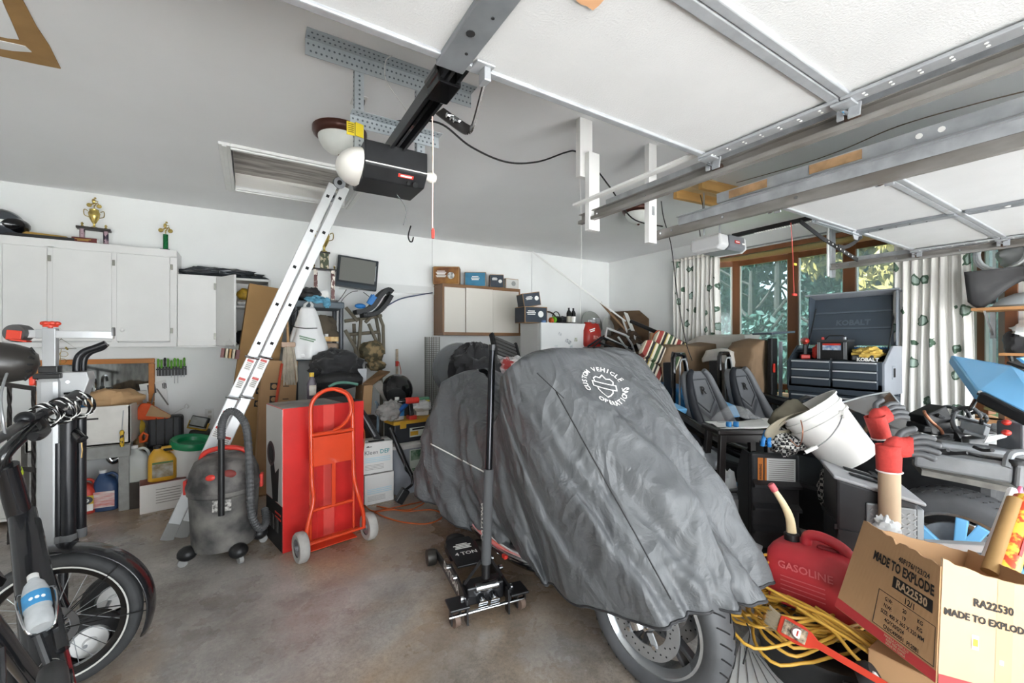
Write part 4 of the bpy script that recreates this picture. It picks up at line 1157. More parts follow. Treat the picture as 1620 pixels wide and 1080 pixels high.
# ------------------------------------------------------------------ folding aluminium ladder leaning up to the hatch
LADW = mat('ladder_aluminium','#d3d5d6',.38,.3,var=.05,scale=5)
t = thing('ladder','tall folded aluminium ladder leaning up into the attic hatch','ladder',(-.45,3.90,0))
F1, F2 = Vector((-.515,3.80,.0)), Vector((-.435,3.80,.0))
T1 = P(527,292,Y=3.80); T2 = P(546,296,Y=3.80)
for dy, nm in ((.0,'near'),(.38,'far')):
    for a, c in ((F1,T1),(F2,T2)):
        a2, c2 = a + Vector((0,dy,0)), c + Vector((0,dy,0))
        d = (c2-a2).normalized()
        r = MB().beam(a2+d*.1,c2,.028,.072,up=d.cross(Vector((0,1,0)))).build('rail',LADW,t,w=1,bevel=.006)
        MB().beam(a2,a2+d*.12,.034,.078,up=d.cross(Vector((0,1,0)))).build('foot_cap',mat('ladder_foot_grey','#8d8d8b',.6),r,w=1,bevel=.006)
        if dy == 0:
            n_ = 9
            for k in range(n_):
                p = a2.lerp(c2,.06+.9*k/(n_-1))
                MB().beam(p-Vector((0,.016,0)),p+Vector((0,.39,0)),.026,.026,up=d).build('rung',LADW,r,w=1)
                if k > 3: MB().beam(p-Vector((0,.0168,0)),p-Vector((0,.014,0)),.024,.024,up=d).build('rung_end',HOLE,r,w=1)
for dy in (.0,.38):
    c = (T1+T2) / 2 + Vector((0,dy,.02))
    MB().lathe([(.045,-.02),(.05,-.012),(.05,.012),(.045,.02)],20,c,(0,1,0)).build('hinge',STEEL,t,w=1,sm=1)
    MB().lathe([(.02,.02),(.02,.03),(0,.03)],12,c,(0,-1,0)).build('hinge_pin',BLACK,t,w=1)
da = (T1-F1).normalized()
for f, m_ in ((.47,0),(.36,1)):
    for a, c in ((F1,T1),(F2,T2)):
        p = a.lerp(c,f) - Vector((0,.02,0))
        MB().tube(bez([p+Vector((-.045,-.02,.012)),p+Vector((0,-.03,-.002)),p+Vector((.045,-.02,-.012))],4),.009,8).build('lock_lever',CHROME,t,w=1,sm=1)
LBL = mat('label_white','#e1e0dc',.5)
for a, c, fs in ((F1,T1,(.27,.31,.4,.45)),(F2,T2,(.24,.4,.45))):
    for k, f in enumerate(fs):
        p = a.lerp(c,f) - Vector((0,.0155,0)); d = (c-a).normalized()
        lb = MB().beam(p-d*.045,p+d*.045,.002,.05,up=d.cross(Vector((0,1,0)))).build('sticker',LBL,t,w=1)
        q = p + d * .03 - Vector((0,.0015,0))
        MB().beam(q-d*.009,q+d*.009,.002,.044,up=d.cross(Vector((0,1,0)))).build('red_band',RED,lb,w=1)
        b = MB()
        for j in range(4):
            q = p + d * (.01-.014*j) - Vector((0,.0015,0))
            b.beam(q-d*.003,q+d*.003,.002,.036,up=d.cross(Vector((0,1,0))))
        b.build('print_line_row',mat('grey_print'),lb,w=1)

# ------------------------------------------------------------------ tall cartons behind the ladder
CARD2 = mat('carton_brown','#9c7a4f',.8,var=.05,scale=4)
def leaning_carton(label,foot,top_px,w,d,h,rx,ry,m):
    t = thing('flat_carton',label,'box',foot,0,'tall cartons leaning behind the ladder',rot=(rx,ry,R(6)))
    MB().box((0,0,h/2),(w,d,h)).build('body',m,t,bevel=.003)
    for z in (h-.002,): MB().box((0,0,z),(w*.98,.012,.008)).build('tape',TAPE,t)
    return t
t = leaning_carton('tall brown carton leaning against the open cabinet',(-.1,4.66,.02),None,.34,.1,1.93,R(-3),R(7.5),CARD2)
for z in (.92,.8):
    MB().box((.04,-.051,z),(.06,.002,.06)).build('care_symbol',INK,t)
    MB().lathe([(.02,0),(.02,.001),(0,.001)],14,(.04,-.0525,z),(0,-1,0)).build('care_ring',BROWNCARD,t)
t = leaning_carton('second brown carton in front of the taller one',(.16,4.50,.0),None,.3,.12,1.22,R(-3),R(3),BROWNCARD)
for z in (.98,.86):
    MB().box((-.04,-.061,z),(.065,.002,.065)).build('care_symbol',INK,t)
    MB().lathe([(.022,0),(.022,.001),(0,.001)],14,(-.04,-.0625,z),(0,-1,0)).build('care_ring',BROWNCARD,t)
    MB().box((.06,-.061,z),(.05,.002,.008)).build('print_line',INK,t)

# ------------------------------------------------------------------ shop vacuum
DUSTY = mat('dusty_black_plastic','#3a3a3a',.75,col2='#77746f',scale=7,lo=.36,hi=.7,bump=.1)
t = thing('shop_vacuum','dusty black shop vacuum on castors with grey hose','vacuum',(-.155,3.36,0),R(-10))
MB().lathe([(.14,.075),(.175,.08),(.18,.12),(.195,.42),(.205,.43),(.205,.46),(.19,.465)],36).build('tank',DUSTY,t,sm=1)
MB().lathe([(.208,.455),(.21,.475),(.2,.5),(.19,.56),(.165,.62),(.11,.655),(0,.665)],36).build('lid',mat('dusty_lid','#2f2e2e',.6,col2='#6d6966',scale=9,lo=.38,hi=.66),t,sm=1)
MB().tube(bez([(-.14,.02,.6),(-.11,.0,.675),(0,0,.7),(.11,0,.675),(.14,.02,.6)],5),.016,10).build('carry_handle',RED,t,sm=1)
for x in (-.212,.212):
    MB().box((x,0,.465),(.02,.05,.09)).build('latch',RED,t,bevel=.006)
MB().ball((-.03,-.175,.555),(.035,.02,.022),12,8).build('switch_knob',RED,t,sm=1)
MB().ball((.05,-.165,.565),(.05,.02,.03),12,8).build('badge',mat('dusty_red','#7a3530',.7),t,sm=1)
MB().box((.03,-.2,.385),(.1,.012,.07)).build('label_plate',mat('vac_label','#b9b6b0',.6,col2='#4c4a48',scale=60),t)
MB().cyl((.03,-.215,.33),(.03,-.215,.8),.018,n=12).build('wand',BLACK,t,sm=1)
hp = bez([(.03,-.215,.8),(.035,-.215,.9),(.07,-.21,.965),(.12,-.205,.94),(.16,-.2,.85),(.175,-.2,.65),(.18,-.2,.45),(.19,-.2,.3),(.225,-.17,.2),(.25,-.1,.2),(.23,.0,.26)],14)
MB().tube(hp,.02,12,rr=[.0235 if k % 2 else .0205 for k in range(len(hp))]).build('hose',mat('hose_grey','#4b4c4d',.55,var=.15,scale=10),t)
for a in (.4,1.9,3.6,5.3):
    x, y = .2 * math.cos(a), .2 * math.sin(a)
    f = MB().ball((x,y,.075),(.055,.055,.045),12,8).build('castor_foot',BLACK,t,sm=1)
    MB().lathe([(.012,-.012),(.026,-.012),(.026,.012),(.012,.012)],14,(x*1.12,y*1.12,.027),(math.sin(a),-math.cos(a),0)).build('castor_wheel',mat('castor_grey','#8f8f8d',.4),f,sm=1)

# ------------------------------------------------------------------ red saw carton and orange hand truck
REDC = mat('red_carton','#c22b28',.28,var=.12,scale=3,coat=.3)
PHOTO = mat('carton_grey','#b4b2ae',.5)
bo, br = Vector((.4,3.39,0)), R(13.4)
t = thing('saw_carton','tall glossy red saw carton with grey printed side','box',bo,br)
W_, D_, H_ = .56, .36, .955
MB().box((0,0,H_/2),(W_,D_,H_)).build('body',REDC,t,bevel=.004)
MB().box((-W_/2-.001,.0,.63),(.002,D_-.006,.64)).build('printed_side',PHOTO,t)
MB().box((-W_/2-.001,.0,.155),(.002,D_-.006,.3)).build('black_side',INK,t)
MB().box((-.08,0,H_+.001),(W_-.17,D_-.004,.002)).build('printed_top',mat('carton_top_grey','#8c8984',.4,col2='#5a5855',scale=5),t)
MB().box((.2,0,H_+.001),(.15,D_-.004,.002)).build('dark_top',INK,t)
for y in (-.07,.02,.1):
    MB().box((-W_/2-.003,y,.16),(.002,.05,.1)).build('spec_panel',mat('spec_grey','#4a4947',.5),t)
for k, z in enumerate((.24,.21)):
    MB().box((-W_/2-.003,-.09,z),(.002,.12,.012)).build('red_line',RED,t)
# saw picture on the side
s = MB().lathe([(.085,0),(.085,.002),(.07,.002),(.07,0)],24,(-W_/2-.0025,.06,.62),(-1,0,0)).build('blade_picture',mat('saw_print','#3c2524',.5),t)
MB().lathe([(.05,0),(.05,.002),(0,.002)],20,(-W_/2-.0025,.06,.62),(-1,0,0)).build('motor_picture',INK,t)
MB().prism([(-.09,.32),(.02,.3),(.07,.52),(.02,.62),(-.03,.5),(-.11,.55)],.002,(-W_/2-.003,0,0),(0,1,0),(0,0,1)).build('saw_picture',INK,t)
MB().box((-.06,-D_/2-.001,.48),(.002,.002,.9)).build('tape_edge',RED,t)
MB().box((.02,-D_/2-.0015,.477),(.075,.002,.95)).build('clear_tape',mat('glossy_tape','#cf5049',.08),t)

ORANGE = mat('hand_truck_orange','#cb3f1b',.33,coat=.25,var=.05,scale=8)
ho = Vector((.475,3.055,0))
t = thing('hand_truck','orange tubular hand truck with grey wheels before the red carton','hand truck',ho,R(12))
for s in (-1,1):
    MB().tube(bez([(s*.19,-.03,.1),(s*.185,-.03,.2),(s*.145,-.02,.36),(s*.14,.02,.46),(s*.14,.03,.6)],6),.0135,10).build('lower_tube',ORANGE,t,sm=1)
    MB().tube([(s*.145,.035,.07),(s*.145,.035,.62)],.009,8).build('inner_tube',ORANGE,t,sm=1)
MB().tube([(-.14,.03,.55),(-.14,.045,.95)]+[(-.14*math.cos(a),.047,.95+.125*math.sin(a)) for a in [k*math.pi/14 for k in range(1,14)]]+[(.14,.045,.95),(.14,.03,.55)],.0135,10).build('main_loop',ORANGE,t,sm=1)
MB().tube(bez([(.02,.04,1.07),(.085,.0,1.03),(.1,-.03,.92),(.06,.0,.83),(.01,.04,.79)],6),.012,10).build('grip_loop',ORANGE,t,sm=1)
for z, r_ in ((.78,.0135),(.28,.011)): MB().cyl((-.14,.035,z),(.14,.035,z),r_,n=10).build('cross_bar',ORANGE,t,sm=1)
MB().box((0,.033,.665),(.27,.006,.195)).build('back_plate',ORANGE,t,bevel=.002)
MB().box((.005,.033,.42),(.026,.006,.3)).build('centre_strap',ORANGE,t)
MB().box((0,.035,.075),(.35,.03,.02)).box((0,.085,.012),(.34,.1,.006)).build('nose_plate',ORANGE,t,bevel=.002)
MB().cyl((-.225,-.035,.095),(.225,-.035,.095),.009,n=8).build('axle',ORANGE,t)
WGREY = mat('dirty_grey_tyre','#a3a09b',.75,var=.12,scale=14)
for s in (-1,1):
    wz = MB().lathe([(.055,-.028),(.085,-.03),(.095,-.018),(.095,.018),(.085,.03),(.055,.028)],28,(s*.225,-.035,.095),(1,0,0),ring=True).build('wheel',WGREY,t,sm=1)
    MB().lathe([(.056,-.02),(.05,-.024),(.02,-.02),(.018,-.03),(.018,.03),(.02,.02),(.05,.024),(.056,.02)],24,(s*.225,-.035,.095),(1,0,0)).build('hub',mat('hub_grey','#77777a',.4),wz,sm=1)

# ------------------------------------------------------------------ black shelf rack with its load
RK = mat('rack_slate','#4d5860',.5,var=.08,scale=9)
RX0, RX1, RY0, RY1 = .34, .83, 4.72, 5.2
t = thing('shelf_rack','dark plastic shelf rack against the back wall','shelf',((RX0+RX1)/2,4.96,0))
for z in (.08,.62,1.24,1.78):
    MB().box(((RX0+RX1)/2,(RY0+RY1)/2,z),(RX1-RX0,RY1-RY0,.07)).build('shelf',RK,t,w=1,bevel=.012)
for x in (RX0+.03,RX1-.03):
    for y in (RY0+.03,RY1-.03):
        MB().cyl((x,y,0),(x,y,1.8),.024,n=12).build('post',mat('rack_post','#44474c',.35,.2),t,w=1,sm=1)
# tall trophy
p = P(513,470,Y=4.9)
t = thing('trophy','tall two column gilt cup trophy on the shelf rack','trophy',(p.x,4.9,1.816),0,'racing trophies')
MB().box((0,0,.015),(.25,.12,.03)).build('base',MARB,t,bevel=.004)
CL2 = column_material('trophy_red_stripe','#53302d','#c8bfb4',34)
for x in (-.085,.085): MB().box((x,0,.19),(.036,.036,.32)).build('column',CL2,t)
MB().box((0,0,.355),(.24,.1,.014)).build('platform',MARB,t,bevel=.003)
for x in (-.1,.1): MB().lathe([(.012,.362),(.005,.38),(.012,.395),(0,.41)],8,(x,0,0)).build('finial',GOLD,t,sm=1)
MB().box((0,0,.445),(.085,.045,.165)).build('upper_column',column_material('trophy_green_stripe','#3c4430','#b9ad93',34),t)
MB().box((0,0,.535),(.11,.07,.016)).build('upper_platform',MARB,t,bevel=.003)
cup(t,.54,.36)
MB().ball((0,0,.8),(.02,.02,.035),8,6).build('figure',GOLD,t,sm=1)
MB().lathe([(.042,0),(.042,.008),(0,.008)],20,(.0,-.03,.085),(0,-1,0)).build('medallion',WHITEINK,t)
# bags and rags on the top shelf
CLOTHB = mat('black_cloth','#232325',.75,var=.25,scale=10,sheen=.2)
def lump(name,label,c,r,m,seed,cat,amp=.3,freq=1.8,n=26,k=18,flat=None,ridge=False,group=None):
    o = blob(c,r,seed,amp,freq,n,k,flat,ridge).build(name,m,sm=1)
    return tag(o,label,cat,group)
p = P(487,462,Y=4.92)
lump('duffel_bag','black bag slumped at the left of the tall trophy',(p.x,4.92,1.885),(.13,.13,.085),mat('black_leather','#2a2a2b',.35,var=.2,scale=12),41,'bag',flat=1.816)
p = P(500,477,Y=4.75)
lump('blue_rag','light blue rag hanging over the rack edge below the trophy',(p.x,4.74,1.83),(.1,.05,.035),mat('light_blue_cloth','#5d97b0',.9,var=.15,scale=20),42,'rag',.5,2.5)
p = P(517,478,Y=4.71)
lump('blue_glove','light blue glove draped beside the blue rag',(p.x,4.70,1.80),(.035,.025,.05),mat('light_blue_cloth'),43,'glove',.4,2.5)
# hanging grocery bag
t = thing('grocery_bag','white plastic grocery bag hanging from the rack corner','bag',P(488,565,Y=4.66))
def gb(u,v):
    a = 2 * math.pi * u
    yy = 486 + 82 * v
    w = 9 + 20 * v ** .7 - 6 * max(0,v-.8) * 5 * .5
    k = 1 + .34 * noise.noise(Vector((math.cos(a)*2.6,math.sin(a)*2.6,v*1.6))) * (.3+v)
    c = P(487+1.5*v,yy,Y=4.63)
    return c + Vector((math.cos(a)*w*.0062*k,math.sin(a)*w*.0035*k,0))
MB().grid(gb,28,22,closeu=True).build('bag_body',mat('white_film','#dcdddd',.35,var=.03,scale=9),t,w=1,sm=180,solid=.002)
for dx in (-5,5):
    MB().tube([P(487+dx,492,Y=4.64),P(488+dx*1.2,482,Y=4.66),P(489+dx*.4,478,Y=4.70)],.012,6,rr=[.022,.014,.01]).build('handle_strap',mat('white_film'),t,w=1,sm=1)
MB().ball(P(488,562,Y=4.63),(.14,.085,.045),16,8).build('bag_bottom',mat('white_film'),t,w=1,sm=1)
bars([.15,.13],.012,mat('green_print','#6f8a72',.6),t,P(486,536,Y=4.53),(1,0,-.28),(.28,0,1))
# things on the lower shelves of the rack
lump('tan_bundle','tan folded blanket on the second shelf of the rack',((RX0+RX1)/2+.1,4.86,1.33),(.15,.12,.06),mat('pale_tan_cloth','#b7a18d',.9,var=.06,scale=8),44,'blanket',.2,flat=1.277)
lump('olive_bag','olive fabric bag above the tan blanket on the rack',((RX0+RX1)/2+.05,5.0,1.52),(.19,.13,.16),mat('olive_cloth','#5c5346',.9,var=.15,scale=9),45,'bag',.3,flat=1.40)
o = MB().box((.7,4.80,1.425),(.15,.1,.05),rot=(0,0,.1)).build('snack_box',mat('snack_orange','#b97f3c',.6,col2='#d9c08a',scale=25),bevel=.003)
tag(o,'small orange snack box on the tan blanket','box')
o = MB().lathe([(.02,0),(.02,.03),(0,.03)],12,(.66,4.78,1.45)).build('paint_cup',WHITE,sm=1)
tag(o,'little white cup on the orange snack box','cup')
# wire loops
o = MB().tube(bez([P(470,490,Y=4.64),P(458,505,Y=4.62),P(462,515,Y=4.6),P(480,519,Y=4.55),P(502,519,Y=4.55)],8),.0045,6).build('cable_loop',WIRE,sm=180)
tag(o,'dark cable looping across the white grocery bag','cable')
# mop
p = P(459,600,Y=4.5)
t = thing('string_mop','white string mop head hanging upside down beside the rack','mop',p)
rn = random.Random(9)
for g in range(3):
    b = MB()
    for k in range(24):
        a, r_ = rn.random() * 6.28, rn.random() * .055
        x0, y0 = math.cos(a) * r_, math.sin(a) * r_ * .7
        b.tube([P(457,545,Y=4.5)+Vector((x0*.7,y0*.7,0)),P(458,580,Y=4.5)+Vector((x0*1.2,y0*1.2,0)),P(459,605,Y=4.5)+Vector((x0*1.25+rn.uniform(-.01,.01),y0*1.25,rn.uniform(-.03,.03)))],.006,4)
    o = b.build('yarn',mat('mop_yarn','#b5ab9c',.9,var=.15,scale=18),t,w=1,sm=1); o['kind'] = 'stuff'
MB().box(P(456,545,Y=4.5),(.12,.06,.05)).build('mop_clamp',mat('clamp_tan','#b49a86',.6),t,w=1,bevel=.01)
MB().cyl(P(456,545,Y=4.5),P(452,470,Y=4.62),.011,n=8).build('handle',mat('wood_handle'),t,w=1,sm=1)
o = MB().cyl(P(446,575,Y=4.45),P(434,655,Y=4.35),.012,n=8).build('broom_stick',mat('broom_red','#a83a20',.4),sm=1)
tag(o,'red broom stick slanting behind the red carton','broom stick')
# television
t = thing('television','small black flat television tilted on the back wall','television',P(566,455,Y=5.12))
q = [P(535,403,Y=5.10),P(599,414,Y=5.06),P(593,461,Y=5.02),P(532,452,Y=5.06)]
c = (q[0]+q[1]+q[2]+q[3]) / 4
ax = (q[1]-q[0]).normalized(); ay = (q[0]-q[3]).normalized()
w_, h_ = (q[1]-q[0]).length, (q[0]-q[3]).length
M = basis(c,ax,ay)
MB().box((0,0,0),(w_,h_,.05)).xf(M).build('case',mat('tv_black','#20262c',.3,coat=.3),t,w=1,bevel=.008)
MB().box((0,.025,.026),(w_*.86,h_*.74,.003)).xf(M).build('screen',mat('tv_screen','#6f706c',.25,spec=.5),t,w=1)
MB().box((0,-h_/2+.028,.027),(w_*.96,.04,.004)).xf(M).build('speaker_bar',mat('tv_slate','#2e3840',.4),t,w=1)
MB().box((w_*.44,.02,.027),(.006,h_*.5,.003)).xf(M).build('tape_patch',mat('pale_tape','#9fa6a8',.4),t,w=1)
MB().box((c.x,5.2,c.z),(.12,.19,.12)).build('wall_mount',BLACK,t,w=1)
for k, pts in enumerate((((548,458),(540,470),(533,478)),((566,460),(556,462),(545,470),(537,482)),((575,462),(585,470),(595,480)))):
    o = MB().tube(bez([P(x,y,Y=5.1) for x,y in pts],6),.004,6).build('tv_cable',WIRE,sm=180)
    tag(o,('short black cable under the left of the television','long black cable curving from television to rack','black cable from television towards the blue seat')[k],'cable')

# ------------------------------------------------------------------ tree stand with seat and camouflage bag
OLIVE = mat('stand_olive','#5f594b',.6,var=.12,scale=12)
CAMO = mat('camouflage','#8a7757',.9,col2='#4f4a38',scale=16,lo=.44,hi=.56)
t = thing('tree_stand','olive steel tree stand frame leaning on the wall under the television','tree stand',(1.30,4.85,0))
def tubes(name,pts,r,m,Y=4.85):
    MB().tube([P(x,y,Y=Y) for x,y in pts],r,8).build(name,m,t,w=1,sm=1)
for nm, pts, Y in (('brace',((547,486),(566,508)),4.82),('brace',((602,486),(578,510)),4.82),('upright',((571,504),(567,560),(565,640)),4.83),('upright',((594,498),(600,530),(601,560)),4.9),('upright',((598,494),(606,515),(607,560)),4.8),('cross_tube',((545,508),(604,499)),4.85),('cross_tube',((552,529),(600,525)),4.88),('strap_bar',((546,522),(562,550),(568,600)),4.8),('brace',((583,512),(598,545)),4.84),('brace',((560,512),(561,545)),4.9),('upright',((602,560),(604,660)),4.95)):
    tubes(nm,pts,.019,OLIVE,Y)
for px in (571,579):
    tubes('steel_rod',((px,575),(px-6,640)),.006,CHROME,4.7)
MB().tube([P(565,640,Y=4.83),P(565,700,Y=4.83)],.014,8).build('upright',OLIVE,t,w=1)
MB().beam(Vector((P(565,640,Y=4.83).x,4.83,0)),P(565,700,Y=4.83),.03,.03).build('leg',OLIVE,t,w=1)
MB().beam(Vector((P(604,640,Y=4.95).x,4.95,0)),P(604,660,Y=4.95),.03,.03).build('leg',OLIVE,t,w=1)
lump('camouflage_bag','camouflage print bag strapped in the tree stand',P(589,556,Y=4.80),(.14,.11,.125),CAMO,51,'bag',.25,1.6)
lump('camouflage_bag','smaller camouflage pouch at the foot of the tree stand',P(596,578,Y=4.78),(.1,.09,.06),CAMO,52,'bag',.25,1.8)
# blue and black sling seat
t = thing('sling_seat','black and blue padded seat lying on top of the tree stand','seat',P(588,490,Y=4.75))
def sl(y0,m,name,pts,w):
    b = MB()
    path = bez([P(x,y,Y=y0) for x,y in pts],6)
    for k in range(len(path)-1): b.beam(path[k],path[k+1]+(path[k+1]-path[k])*.25,w,.05 if name == 'pad' else .02,up=(path[k+1]-path[k]).cross(Vector((0,1,0))))
    b.build(name,m,t,w=1,bevel=.008)
sl(4.78,mat('seat_black','#1b1d20',.5,var=.2,scale=14),'pad',((561,494),(575,492),(588,485),(600,468),(611,459),(618,463)),.2)
sl(4.75,mat('seat_black'),'pad',((572,499),(592,496),(606,484),(616,468)),.22)
sl(4.665,mat('seat_blue','#1f6cae',.5),'blue_panel',((583,478),(588,471),(592,466)),.012)
MB().ball(P(570,484,Y=4.70),(.06,.03,.028),12,8).build('blue_cushion',mat('seat_blue'),t,w=1,sm=1)
MB().beam(P(585,482,Y=4.69),P(593,468,Y=4.69),.015,.085,up=(.7,0,.5)).build('blue_side',mat('seat_blue'),t,w=1,bevel=.006)
o = MB().tube(bez([P(600,492,Y=4.95),P(630,474,Y=5.05),P(660,467,Y=5.15),P(684,463,Y=5.28)],6),.008,8).build('blue_pole',mat('slate_blue_pole','#44506b',.4),sm=1)
tag(o,'thin bowed slate blue pole reaching across the wall','pole')
# wrench and strap hanging on the wall
t = thing('wall_level','narrow wooden level with red tag hanging on the back wall','level',P(628,590,Y=5.28))
MB().beam(P(628,552,Y=5.28),P(628,600,Y=5.28),.028,.02,up=(0,1,0)).build('body',mat('pale_level','#b3a491',.6,var=.2,scale=30),t,w=1)
MB().beam(P(628,571,Y=5.27),P(628,579,Y=5.27),.035,.02,up=(0,1,0)).build('red_tag',RED,t,w=1)
MB().tube(bez([P(631,572,Y=5.26),P(634,585,Y=5.26),P(634,598,Y=5.26)],4),.004,5).build('cord',mat('orange_plastic'),t,w=1)
# black jacket heap
lump('black_jacket','large black jacket bundled over the lower rack shelf',P(530,580,Y=4.50),(.25,.17,.17),CLOTHB,53,'jacket',.35,1.6,40,26)
lump('black_duffel','rounded black duffel bag below the bundled jacket',P(535,602,Y=4.36),(.23,.14,.09),mat('black_nylon','#2b2b2d',.6,var=.15,scale=8),54,'bag',.15,1.4,36,22)
o = blob((.62,4.44,.5),(.3,.28,.5),55,.2,1.5,30,20,flat=.0).build('dark_crate_pile',mat('dark_pile','#242222',.8,var=.3,scale=8),sm=1)
tag(o,'dark heap of bags on the floor behind the red carton','bag pile')
o = MB().tube(bez([P(520,612,Y=4.1),P(532,606,Y=4.1),P(548,605,Y=4.1),P(566,608,Y=4.1)],5),.013,8).build('teal_hose',mat('teal_strip','#5f8f80',.5),sm=1)
tag(o,'pale teal strap lying along the black duffel bag','strap')
t = thing('oil_bottle','dark bottle with yellow cap standing behind the red carton','bottle',(P(493,628,Y=3.72).x,3.72,.94))
loft([(0,0,0,.032,.022),(.004,0,0,.036,.025),(.12,0,0,.036,.025),(.165,0,0,.02,.018),(.18,0,0,.015,.015)],14,3).build('body',mat('bottle_purple','#4b444c',.4),t,sm=1)
MB().lathe([(.018,.178),(.018,.21),(0,.21)],12).build('cap',mat('cap_yellow','#c9a52f',.4),t,sm=1)
MB().box((.005,-.026,.07),(.05,.002,.08)).build('printed_label',mat('label_silver'),t)
MB().box((0,0,-.475),(.09,.09,.93)).build('support_block',mat('dim_crate'),t)
t = thing('door_panel','grey metal bracket plate hanging right of the black duffel','bracket',P(574,595,Y=4.3))
MB().prism([(0,0),(.085,.0),(.085,-.24),(.03,-.24),(.05,-.09),(.0,-.02)],.012,P(566,583,Y=4.3),(1,0,0),(0,0,1)).build('plate',mat('bracket_grey','#a1a4a8',.45),t,w=1,bevel=.003)

# ------------------------------------------------------------------ open carton, helmet, toolbox, tote and fluid cartons
t = thing('open_carton','open brown carton standing on edge behind the toolbox','box',P(595,655,Y=4.3))
c = P(592,620,Y=4.35)
b = MB()
A = [P(x,y,Y=4.2) for x,y in ((576,610),(590,608),(587,655),(572,655))]
b._add(A+[v+Vector((.0,.35,0)) for v in A],[(0,1,2,3),(7,6,5,4),(0,4,5,1),(1,5,6,2),(2,6,7,3),(3,7,4,0)])
b.build('side',BROWNCARD,t,w=1)
b = MB()
A = [P(574,608,Y=4.2),P(590,609,Y=4.2),P(617,589,Y=4.42),P(600,587,Y=4.5)]
b._add(A+[v+Vector((0,.0,.012)) for v in A],[(3,2,1,0),(4,5,6,7),(0,1,5,4),(1,2,6,5),(2,3,7,6),(3,0,4,7)])
b.build('flap',mat('carton_dark_brown','#6a4e31',.8,var=.08,scale=9),t,w=1)
b = MB()
A = [P(591,610,Y=4.18),P(603,601,Y=4.25),P(618,634,Y=4.2),P(612,638,Y=4.15)]
b._add(A+[v+Vector((0,.01,.0)) for v in A],[(0,1,2,3),(7,6,5,4),(0,4,5,1),(1,5,6,2),(2,6,7,3),(3,7,4,0)])
b.build('liner_flap',mat('grey_liner','#8a8680',.6,var=.2,scale=12),t,w=1)
MB().box(P(584,700,Y=4.3),(.16,.3,.5)).build('crate_below',mat('dim_crate'),t,w=1)
# tote and grey lid
tp = P(645,770,Z=.0)
TC = Vector((P(646,768,Z=0).x,3.95,0))
t = thing('plastic_tote','clear grey plastic tote with a pale lid and green label','tote',TC,R(6))
loft([(.0,0,0,.20,.15),(.01,0,0,.21,.16),(.42,0,0,.235,.185),(.43,0,0,.245,.195)],28,5).build('tub',mat('tote_grey','#8e9299',.35),t,sm=1)
loft([(.425,0,0,.25,.20),(.455,0,0,.255,.205),(.468,0,0,.235,.185)],28,5).build('lid',mat('tote_lid','#c9c8c4',.4),t,sm=1)
MB().box((-.02,-.182,.3),(.13,.004,.22)).build('label_sheet',mat('tote_label','#bfc7bd',.5),t)
MB().box((-.02,-.185,.355),(.11,.004,.09)).build('label_picture',mat('green_picture','#3f6b4d',.5,col2='#8aa08a',scale=30),t)
bars([.09,.07],.008,mat('green_ink','#2f6a47',.5),t,(-.02,-.1855,.225),(1,0,0),(0,0,1),0)
# toolbox on the tote
t = thing('tool_box','black tool box with yellow lid rim on the plastic tote','tool box',TC+Vector((-.0,-.02,.47)),R(8))
MB().box((0,0,.085),(.43,.22,.17)).build('body',mat('toolbox_black','#2d2f33',.45),t,bevel=.012)
MB().box((0,0,.185),(.45,.235,.035)).build('lid',mat('toolbox_yellow','#c2952d',.45),t,bevel=.008)
for x in (.135,-.135): MB().box((x,-.122,.165),(.06,.012,.06)).build('latch',mat('toolbox_yellow'),t,bevel=.004)
MB().box((.02,-.1115,.085),(.17,.003,.085)).build('label_sheet',mat('tote_label'),t)
MB().box((-.02,-.1135,.075),(.08,.003,.04)).build('label_picture',mat('toolbox_yellow'),t)
MB().box((.02,-.1135,.112),(.12,.003,.014)).build('label_band',INK,t)
# heap on the toolbox
hz = .675
p = P(628,612,Y=4.25)
t = thing('motorcycle_helmet','glossy black helmet behind the drill and spray bottle','helmet',(p.x,4.25,.74),0,'motorcycle helmets')
MB().ball((0,0,.16),(.16,.16,.17),24,14).build('shell',BLACKGLOSS,t,sm=1)
MB().ball((-.03,-.1,.13),(.1,.08,.09),16,10).build('visor_opening',HOLE,t,sm=1)
MB().box((0,0,-.36),(.2,.2,.74)).build('stand_block',mat('dim_crate'),t)
t = thing('power_drill','red and black cordless drill standing on the tool box','drill',(P(651,645,Y=3.83).x,3.83,hz),R(4))
MB().box((.0,0,.02),(.075,.09,.038)).build('battery',RED,t,bevel=.008)
MB().beam((.0,0,.035),(-.015,0,.15),.034,.042,up=(1,0,0)).build('grip',BLACK,t,bevel=.008)
MB().lathe([(.022,-.075),(.03,-.07),(.031,.045),(.026,.06)],14,(-.005,0,.175),(-1,0,0)).build('motor_housing',RED,t,sm=1)
MB().lathe([(.026,.06),(.022,.09),(.012,.12),(.005,.13)],14,(-.005,0,.175),(-1,0,0)).build('chuck',BLACKGLOSS,t,sm=1)
t = thing('spray_bottle','cloudy plastic bottle with blue label beside the drill','bottle',(P(628,640,Y=3.9).x,3.9,hz),.3)
loft([(0,0,0,.06,.05),(.01,0,0,.065,.055),(.1,0,0,.065,.055),(.16,0,0,.035,.03),(.185,0,0,.018,.018)],16,2.6).build('body',mat('cloudy_plastic'),t,sm=1)
MB().lathe([(.02,.185),(.02,.205),(0,.205)],12).build('cap',WHITE,t,sm=1)
MB().box((.0,-.056,.06),(.08,.003,.05)).build('printed_label',mat('blue_label'),t)
t = thing('caulk_tube','blue and white caulking tube lying across the rags','tube',(P(638,645,Y=3.78).x,3.78,hz+.02))
A, B_ = P(629,652,Y=3.76), P(644,638,Y=3.84)
MB().cyl(A,B_,.022,n=14).build('barrel',mat('caulk_blue','#23508c',.4),t,w=1,sm=1)
